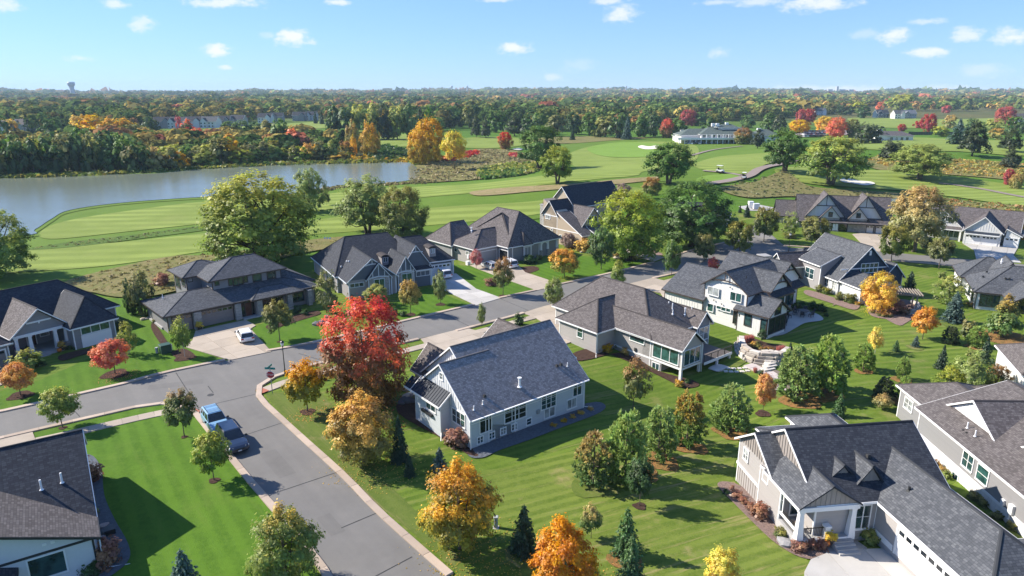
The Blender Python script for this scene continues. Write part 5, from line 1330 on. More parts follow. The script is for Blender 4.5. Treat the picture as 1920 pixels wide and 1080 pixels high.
h.win('y', 0, -1, 7.4, 8.8, 1.3, 2.7, 2, 2, glass=G_DARK); h.win('y', 0, -1, 9.5, 10.9, 1.2, 2.6, 1, 2, glass=G_TEAL); h.win('y', -.02, -1, 6.5, 7.3, -.9, .0, 1, 1)
for x, y, z, hh in ((5.4, 1.2, 3.9, .6), (6.9, 1.0, 3.85, .6)): h.pipe(x, y, z, hh, .06)
for x, y in ((5.5, .8), (6.0, .8), (7.6, 1.0), (9.6, 1.4)): h.rvent(x, y, 3.65, PIPE_D, .22)
h.box('meter_box', 14.0, 14.5, -.25, 0, .8, 1.6, PIPE); h.box('meter_box', 13.0, 13.35, -.2, 0, .9, 1.4, PIPE); h.pipe(14.2, -.15, .2, 0.5, .05)
h.box('deck', -1.5, .1, -1.2, .6, -.2, .0, DECK); h.box('handrail', -1.5, .1, -1.25, -1.2, .95, 1.0, METALB)
for x in np.arange(-1.5, .1, .2): h.box('baluster', x, x+.03, -1.24, -1.21, .0, .95, METALB)
h.win('y', 1.0, -1, -4.5, -3.0, 1.3, 2.4, 2, 2)

# ---- O: house in the lower left corner
f = zm(0, 720, 3)
h = House('corner_house', 'white-walled house with dark shingle roof and two white vent pipes in the lower left corner', -31.87, 44.78, 33.7)
h.roof = RF_NAVY; h.wall = W_STUCCO; h.trim = T_BLUEW
h.blk(-22, .4, -.2, 13.4, 3.0, 7.35, 'x', og=.35, roof=RF_NAVY)
h.blk(-12.5, .42, -3.1, 3.5, 3.0, 5.6, 'y', og=.45, roof=RF_TAUPE, gw=W_STUCCO, trim=T_BLACK)
h.blk(-11, -4.6, -4.4, -2.5, 2.3, 3.6, 'y', og=.3, roof=RF_NAVY, gw=W_STUCCO, trim=T_BLACK)
h.band('y', -2.65, -1, -12, .0, 2.72, 2.9, T_BLACK); h.win('y', -2.65, -1, -4.0, -1.9, .9, 2.55, 1, 1, glass=G_DARK, trim=T_WHITE)
h.win('y', -4.1, -1, -8, -6.2, .6, 1.9, 1, 1, glass=G_DARK, trim=T_WHITE)
h.box('soffit_light', -3.0, -2.75, -2.7, -2.64, 3.35, 3.55, T_WHITE); h.box('soffit_light', -2.5, -2.25, -2.7, -2.64, 3.35, 3.55, T_WHITE)
for px in ((235, 595), (350, 555)):
    pxx, pyy = f(*px); d = ray(pxx, pyy)
    # foot of the pipe on the near slope: z = 3 + k * y (local)
    best = min(((abs((lambda p, yl: p[2] - (3.0 + 4.35/6.8*(yl+.2)))(p, (p[:2]-h.o)@h.Y)), t) for t in np.linspace(40, 75, 700) for p in [np.array([0,0,CAMH]) + d*t]), key=lambda q: q[0])
    p = np.array([0,0,CAMH]) + d*best[1]; l = (p[:2]-h.o)
    h.pipe(float(l@h.X), float(l@h.Y), float(p[2]), .85, .075, PIPE, False)
h.spout(.35, -2.75, .0, 2.9, 1.6, -.4)
h.box('air_conditioner', .6, 1.4, 1.5, 2.3, -.3, .55, METALB)

# ---- P: corner of a white house past the right edge
h = House('white_corner_house', 'corner of a white house cut off at the right edge beside the taupe roof', *at(1915, 752)[:2], -20)
h.roof = RF_TAUPE; h.wall = W_WHITE
h.blk(-.6, 12, -.4, 10, 3.2, 6, 'x', hip=(4, 0), oh=.4)
# ---- house hidden behind the big trees, only its roof corner shows
h = House('hidden_house', 'dark-roofed house almost hidden behind the big green trees by the road', *at(1330, 428)[:2], -20)
h.roof = RF_NAVY; h.wall = W_GREY
h.blk(-12, 4.6, 1, 12, 3.0, 6.2, 'x', hip=(4, 5.0), oh=.5)
# ================================================================== TREES
TR = np.random.default_rng(11)
M_bark = flat('bark_grey', (.12, .095, .075), .95, var=.35, scale=6)
M_barkd = flat('bark_dark', (.05, .038, .03), .95, var=.35, scale=6)
M_barkw = flat('bark_pale', (.45, .42, .38), .9, var=.3, scale=5)
def quads_mesh(name, c, n, up, sx, sy, k, hgt):
    """leaf cards: centre, facing, in-plane axis, half sizes, spray tone, height share"""
    N_ = len(c)
    n = n / (np.linalg.norm(n, axis=1, keepdims=True) + 1e-9)
    a = np.cross(up, n); a /= np.linalg.norm(a, axis=1, keepdims=True) + 1e-9
    b = np.cross(n, a)
    sx = sx[:, None]; sy = sy[:, None]
    v = np.stack([c - a*sx*.55 - b*sy*.7, c + a*sx*.85 - b*sy*.35, c + a*sx*.35 + b*sy, c - a*sx*.95 + b*sy*.4], 1).reshape(-1, 3)
    m = bpy.data.meshes.new(name)
    m.vertices.add(4*N_); m.loops.add(4*N_); m.polygons.add(N_)
    m.vertices.foreach_set('co', v.astype(np.float32).ravel())
    m.loops.foreach_set('vertex_index', np.arange(4*N_, dtype=np.int32))
    m.polygons.foreach_set('loop_start', np.arange(0, 4*N_, 4, dtype=np.int32))
    m.polygons.foreach_set('loop_total', np.full(N_, 4, dtype=np.int32))
    at_ = m.attributes.new('leaf', 'FLOAT_COLOR', 'POINT')
    col = np.stack([TR.random(N_), hgt, k, np.ones(N_)], 1).repeat(4, 0)
    at_.data.foreach_set('color', col.astype(np.float32).ravel())
    m.update(); m.validate()
    return m
def crown_profile(shape, t):
    if shape == 'oval': return np.sqrt(np.clip(1 - ((t - .46) / .54) ** 2, 0, 1)) ** .9
    if shape == 'egg': return np.clip(np.sin(np.pi * np.clip(t, 0, 1) ** .62), 0, 1) ** .75
    if shape == 'round': return np.sqrt(np.clip(1 - ((t - .5) / .5) ** 2, 0, 1))
    if shape == 'upright': return np.clip(np.sin(np.pi * np.clip(t * .93 + .05, 0, 1) ** .75), 0, 1) ** .6
    if shape == 'dome': return np.sqrt(np.clip(1 - ((t - .36) / .64) ** 2, 0, 1)) ** .8
    if shape == 'cone': return np.clip(1.02 - t, 0, 1) ** .72 * np.clip(t * 9 + .35, 0, 1)
def broadleaf(name, shape, zb, nclump, nleaf, leaf, cr, limbs=14, fill=.62, upward=.5, jitter=.16, trunk_r=.035, fork=None, droop=0., seed=0):
    """crown unit: 1 m wide, 1 m tall above z = 0; sprays of leaves round clump centres hung on limbs"""
    g = np.random.default_rng(seed)
    t = g.random(nclump * 6); th = g.random(nclump * 6) * 2 * np.pi
    pr = crown_profile(shape, t)
    keep = g.random(len(t)) < pr ** 1.3 + .06
    t, th, pr = t[keep][:nclump], th[keep][:nclump], pr[keep][:nclump]
    lob = 1 + .16 * np.sin(3 * th + g.random() * 6) * np.sin(5 * t + g.random() * 6) + .1 * np.sin(5 * th + 7 * t)
    rr = .5 * pr * lob * (fill + (1 - fill) * g.random(len(t))) * np.where(g.random(len(t)) < .2, g.random(len(t)) ** .5, 1) * .93
    C0 = np.stack([rr * np.cos(th), rr * np.sin(th), zb + (1 - zb) * (t * .95 + .02) + g.normal(0, .012, len(t))], 1)
    size = g.uniform(.65, 1.35, len(C0)) * cr
    per = np.maximum(6, (nleaf / len(C0) * g.uniform(.55, 1.45, len(C0))).astype(int))
    idx = np.repeat(np.arange(len(C0)), per)
    d = g.normal(0, 1, (len(idx), 3)); d /= np.linalg.norm(d, axis=1, keepdims=True)
    rad = g.random(len(idx)) ** .45
    out = C0[idx] - np.array([0, 0, zb + .3 * (1 - zb)]); out /= np.linalg.norm(out, axis=1, keepdims=True) + 1e-9
    off = d * rad[:, None] * size[idx][:, None]
    off[:, 2] *= .72
    P = C0[idx] + off + out * g.normal(0, jitter * cr, (len(idx), 1))
    P[:, 2] -= droop * np.hypot(P[:, 0], P[:, 1]) ** 1.5 * g.random(len(idx))
    P[:, 2] += np.where(g.random(len(idx)) < .12, g.random(len(idx)) * cr * .9 * upward, 0)
    nrm = d * .6 + out * .8 + np.array([0, 0, .35 + .5*upward]) + g.normal(0, .33, (len(idx), 3))
    up = g.normal(0, 1, (len(idx), 3)) + np.array([0, 0, .4])
    s = leaf * np.clip(np.exp(g.normal(-.08, .42, len(idx))), .35, 2.3)
    k = g.random(len(C0))[idx]
    m = quads_mesh(name + '_crown', P, nrm, up, s, s * g.uniform(.8, 1.3, len(idx)), k, np.clip((P[:, 2] - zb) / (1 - zb), 0, 1))
    tb = MB(); r0 = trunk_r
    nst = fork or 1
    base = []
    for q in range(nst):
        a = 2 * np.pi * q / nst + g.random(); sp = .0 if nst == 1 else .13
        ez = zb + (1 - zb) * .72
        tip = np.array([math.cos(a) * sp * 1.4 + g.normal(0, .02), math.sin(a) * sp * 1.4 + g.normal(0, .02), ez])
        mid = np.array([math.cos(a) * sp * .5 + g.normal(0, .01), math.sin(a) * sp * .5 + g.normal(0, .01), zb * .9 + .05])
        st = np.array([math.cos(a) * sp * .12, math.sin(a) * sp * .12, -.02])
        tb.tube([st, st * .6 + mid * .4 + [0, 0, -.0], mid, tip], [r0 * 1.25, r0 * .9, r0 * .75, r0 * .2], 7)
        base.append((st, mid, tip))
    sel = g.choice(len(C0), min(limbs, len(C0)), replace=False)
    for i in sel:
        st, mid, tip = base[i % nst]
        u = g.uniform(.0, .8); b0 = mid * (1 - u) + tip * u
        if C0[i][2] < b0[2]: b0 = mid * .9 + st * .1
        mm = (b0 + C0[i]) / 2 + np.array([0, 0, -.03]) + g.normal(0, .015, 3)
        tb.tube([b0, mm, C0[i]], [r0 * .42, r0 * .26, r0 * .08], 5, caps=False)
    tm = tb.mesh(name + '_trunk', False); tm.polygons.foreach_set('use_smooth', [True] * len(tm.polygons))
    return m, tm
def spruce_proto(name, tiers, per, leafn, fat=.5, seed=0, power=.85, leaf=.05, ragged=.12):
    g = np.random.default_rng(seed); Cs, Ns, Us, SX, SY, K, Hh = [], [], [], [], [], [], []
    tb = MB(); tb.tube([(0, 0, -.02), (0, 0, .5), (0, 0, .97)], [.022, .014, .003], 6)
    for i in range(tiers):
        t = (i + .5) / tiers; z = .04 + .93 * t
        Rr = fat * (1 - t) ** power + .012
        nb = max(4, int(per * (1 - t * .55)))
        for j in range(nb):
            a = 2 * np.pi * (j + g.random()) / nb; L_ = Rr * g.uniform(1 - ragged * 2, 1 + ragged)
            n = max(3, int(leafn * (L_ / fat) + 3))
            u = np.sort(g.random(n)) ** .8
            rad = L_ * (.12 + .88 * u)
            zz = z - L_ * .28 * u + L_ * .14 * u ** 3 + g.normal(0, .008, n)
            side = g.normal(0, .035 + .05 * L_, n) * (1.15 - u)
            c = np.stack([rad * np.cos(a) - side * np.sin(a), rad * np.sin(a) + side * np.cos(a), zz], 1)
            dirv = np.array([math.cos(a), math.sin(a), -.25])
            Cs.append(c); Ns.append(np.array([math.cos(a) * .5, math.sin(a) * .5, .9])[None] + g.normal(0, .45, (n, 3))); Us.append(np.repeat(dirv[None], n, 0) + g.normal(0, .35, (n, 3)))
            SX.append(np.full(n, leaf * .62) * g.uniform(.6, 1.3, n)); SY.append(np.full(n, leaf) * g.uniform(.7, 1.4, n))
            K.append(np.full(n, g.random()) * .6 + .4 * u); Hh.append(np.full(n, t))
    n = 14
    Cs.append(np.stack([g.normal(0, .006, n), g.normal(0, .006, n), np.linspace(.93, 1.0, n)], 1)); Ns.append(g.normal(0, 1, (n, 3))); Us.append(np.repeat([[0, 0, 1.]], n, 0))
    SX.append(np.full(n, leaf * .3)); SY.append(np.full(n, leaf * .7)); K.append(np.full(n, .6)); Hh.append(np.ones(n))
    m = quads_mesh(name + '_crown', np.concatenate(Cs), np.concatenate(Ns), np.concatenate(Us), np.concatenate(SX), np.concatenate(SY), np.concatenate(K), np.concatenate(Hh))
    return m, tb.mesh(name + '_trunk', False)
def pine_proto(name, seed, nclump=150, shape='cone', zb=.02, leafn=30, cr=.085, leaf=.03):
    """soft five-needle pine: tufts of upswept needles at the branch ends"""
    g = np.random.default_rng(seed)
    t = g.random(nclump * 5) ** 1.1; keep = g.random(len(t)) < crown_profile('upright', t) * .9 + .1
    t = t[keep][:nclump]; th = g.random(len(t)) * 2 * np.pi
    prof = np.clip(1.06 - t, 0, 1) ** .42 * np.clip(t * 4 + .55, 0, 1)
    rr = .47 * prof * (.55 + .45 * g.random(len(t))) * (1 + .14 * np.sin(4 * th + 8 * t))
    C0 = np.stack([rr * np.cos(th), rr * np.sin(th), zb + (1 - zb) * (t * .93 + .03)], 1)
    idx = np.repeat(np.arange(len(C0)), leafn)
    out = np.stack([np.cos(th), np.sin(th), np.full(len(th), .85)], 1)[idx]; out /= np.linalg.norm(out, axis=1, keepdims=True)
    d = g.normal(0, 1, (len(idx), 3)); d /= np.linalg.norm(d, axis=1, keepdims=True)
    dirv = out * .9 + d * .75; dirv /= np.linalg.norm(dirv, axis=1, keepdims=True)
    P = C0[idx] + dirv * (g.random(len(idx)) * cr)[:, None]
    nrm = np.cross(dirv, g.normal(0, 1, (len(idx), 3))) + np.array([0, 0, .35]) + out * .3
    m = quads_mesh(name + '_crown', P, nrm, dirv, np.full(len(idx), leaf * .55) * g.uniform(.6, 1.3, len(idx)), np.full(len(idx), leaf * 1.25) * g.uniform(.7, 1.4, len(idx)), g.random(len(C0))[idx], np.clip(P[:, 2], 0, 1))
    tb = MB(); tb.tube([(0, 0, -.02), (.01, 0, .5), (0, .01, .95)], [.028, .018, .004], 6)
    for i in g.choice(len(C0), 26, replace=False):
        z = max(.04, C0[i][2] - .1); tb.tube([(0, 0, z), C0[i]], [.008, .003], 4, caps=False)
    return m, tb.mesh(name + '_trunk', False)
def grass_proto(name, n, seed, spread=.35, lean=.35):
    g = np.random.default_rng(seed); tb_c = []
    a = g.random(n) * 2 * np.pi; r = spread * np.sqrt(g.random(n)); ln = g.random(n) * lean
    h = g.uniform(.55, 1, n)
    c = np.stack([(r * .5 + ln * h * .8) * np.cos(a), (r * .5 + ln * h * .8) * np.sin(a), h * .5], 1)
    d = np.stack([ln * np.cos(a), ln * np.sin(a), np.ones(n)], 1)
    nr = np.cross(d, g.normal(0, 1, (n, 3)))
    return quads_mesh(name, c, nr, d, np.full(n, .03) * g.uniform(.6, 1.4, n), h * .5, g.random(n), h)
PROTO = {
    'maple': [broadleaf('maple', 'egg', .1, 140, 22000, .0112, .098, 20, .62, .6, trunk_r=.022, seed=s) for s in (1, 2, 3)],
    'young': [broadleaf('young', 'upright', .33, 70, 8000, .0185, .115, 16, .6, .8, trunk_r=.016, seed=s) for s in (4, 5, 6)],
    'sparse': [broadleaf('sparse', 'upright', .26, 54, 3800, .02, .12, 26, .5, .8, trunk_r=.015, seed=s) for s in (7, 8)],
    'big': [broadleaf('big', 'dome', .1, 260, 28000, .0096, .078, 26, .66, .45, trunk_r=.03, fork=3, seed=s) for s in (9, 10, 11)],
    'lone': [broadleaf('lone', 'dome', .22, 170, 16000, .0125, .085, 30, .6, .45, trunk_r=.034, fork=2, seed=s) for s in (47, 48, 49)],
    'full': [broadleaf('full', 'oval', .05, 210, 30000, .0098, .085, 18, .78, .5, trunk_r=.024, seed=s) for s in (50, 51)],
    'willow': [broadleaf('willow', 'dome', .16, 130, 15000, .0114, .085, 22, .55, .3, trunk_r=.03, fork=2, droop=.15, seed=s) for s in (12, 13)],
    'dense': [broadleaf('dense', 'oval', .03, 150, 14000, .0145, .1, 10, .8, .5, trunk_r=.03, seed=s) for s in (14, 15)],
    'upright': [broadleaf('upright', 'egg', .03, 100, 6500, .02, .1, 10, .7, .7, trunk_r=.02, seed=s) for s in (16, 17)],
    'street': [broadleaf('street', 'oval', .2, 110, 9000, .0175, .105, 16, .72, .6, trunk_r=.017, seed=s) for s in (41, 42, 43)],
    'pear': [broadleaf('pear', 'egg', .2, 80, 6000, .02, .105, 14, .64, .8, trunk_r=.017, seed=s) for s in (44, 45)],
    'birch': [broadleaf('birch', 'upright', .08, 70, 3600, .019, .11, 22, .5, .6, trunk_r=.012, fork=3, seed=s) for s in (18, 19)],
    'bush': [broadleaf('bush', 'dome', .0, 34, 1600, .045, .2, 6, .6, .7, trunk_r=.02, fork=3, seed=s) for s in (20, 21, 22)],
    'spruce': [spruce_proto('spruce', tn, 14, 16, .5, s, pw_, .042, rg) for s, tn, pw_, rg in ((23, 26, .8, .1), (24, 22, .65, .16), (25, 30, .9, .2), (46, 24, .72, .24))],
    'pine': [pine_proto('pine', s, 190, leafn=34) for s in (26, 27, 28)],
    'oldpine': [broadleaf('oldpine', 'cone', .12, 90, 5000, .02, .09, 20, .5, .9, trunk_r=.028, seed=s) for s in (29, 30)],
    'far': [broadleaf('far', sh, .06, 46, 900, .05, .13, 6, .65, .5, trunk_r=.03, seed=s) for sh, s in (('dome', 31), ('oval', 32), ('egg', 33), ('dome', 34))],
    'farspruce': [spruce_proto('farspruce', 14, 8, 7, .5, s, .8, .085) for s in (35, 36)],
}
BASE_H = {}
FB = 2.4
FOL = {
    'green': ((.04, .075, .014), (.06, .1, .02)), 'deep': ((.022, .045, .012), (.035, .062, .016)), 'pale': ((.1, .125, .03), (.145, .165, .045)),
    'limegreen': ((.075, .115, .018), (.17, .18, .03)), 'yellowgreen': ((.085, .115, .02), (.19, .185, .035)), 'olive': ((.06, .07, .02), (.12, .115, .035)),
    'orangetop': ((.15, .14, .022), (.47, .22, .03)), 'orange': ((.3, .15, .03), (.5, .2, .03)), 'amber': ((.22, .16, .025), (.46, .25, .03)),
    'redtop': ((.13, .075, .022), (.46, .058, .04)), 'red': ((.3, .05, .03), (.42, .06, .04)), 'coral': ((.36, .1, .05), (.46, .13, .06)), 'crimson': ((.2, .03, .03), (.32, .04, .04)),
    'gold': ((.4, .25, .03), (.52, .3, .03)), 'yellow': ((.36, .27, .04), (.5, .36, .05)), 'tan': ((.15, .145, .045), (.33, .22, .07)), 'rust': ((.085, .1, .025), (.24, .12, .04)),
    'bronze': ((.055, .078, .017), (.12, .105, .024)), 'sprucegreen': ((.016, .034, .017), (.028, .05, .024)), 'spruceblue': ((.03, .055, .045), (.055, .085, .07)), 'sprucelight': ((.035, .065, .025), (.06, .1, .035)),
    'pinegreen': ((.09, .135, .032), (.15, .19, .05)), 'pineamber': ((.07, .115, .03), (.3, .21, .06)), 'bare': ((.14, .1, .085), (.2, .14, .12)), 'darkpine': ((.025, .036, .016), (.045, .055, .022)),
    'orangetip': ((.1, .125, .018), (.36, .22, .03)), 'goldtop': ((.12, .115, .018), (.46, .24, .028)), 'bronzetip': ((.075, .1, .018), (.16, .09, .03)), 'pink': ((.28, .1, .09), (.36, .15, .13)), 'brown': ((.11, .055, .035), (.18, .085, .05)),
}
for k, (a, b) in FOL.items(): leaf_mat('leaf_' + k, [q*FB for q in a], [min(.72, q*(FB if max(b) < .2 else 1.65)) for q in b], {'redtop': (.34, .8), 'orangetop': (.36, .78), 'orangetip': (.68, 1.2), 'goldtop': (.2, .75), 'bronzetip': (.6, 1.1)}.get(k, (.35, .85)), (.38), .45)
def shade(k): return MATS['leaf_' + k]
def plant(kind, bx, by, ty, wpx, fol, label, name='tree', cat='tree', group=None, bark=None, wpos=None, hm=None, wm=None):
    if wpos is None:
        p = at(bx, by); dep = math.hypot(p[1], CAMH) * math.cos(math.atan2(CAMH, p[1]) - PITCH)
        hm = max(.4, height_at(bx, ty, p[0], p[1]) - p[2]); wm = wpx * dep / FPX
    else: p = np.array([wpos[0], wpos[1], float(H(*wpos[:2]))])
    cm, tm = PROTO[kind][int(TR.integers(len(PROTO[kind])))]
    r = empty(name, p, float(TR.random() * 6.28)); tag(r, label, cat, group)
    wm *= 1.04 if kind == 'pine' else 1.0
    r.scale = (wm * float(TR.uniform(.95, 1.05)), wm, hm)
    mobj('trunk', tm, r, bark or M_bark)
    c = mobj('crown', cm, r, shade('green'))
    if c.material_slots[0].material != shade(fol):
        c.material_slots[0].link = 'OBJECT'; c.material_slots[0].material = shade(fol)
    return r
G1 = 'young street trees'; G2 = 'lawn trees'; GE = 'evergreens on the lawns'
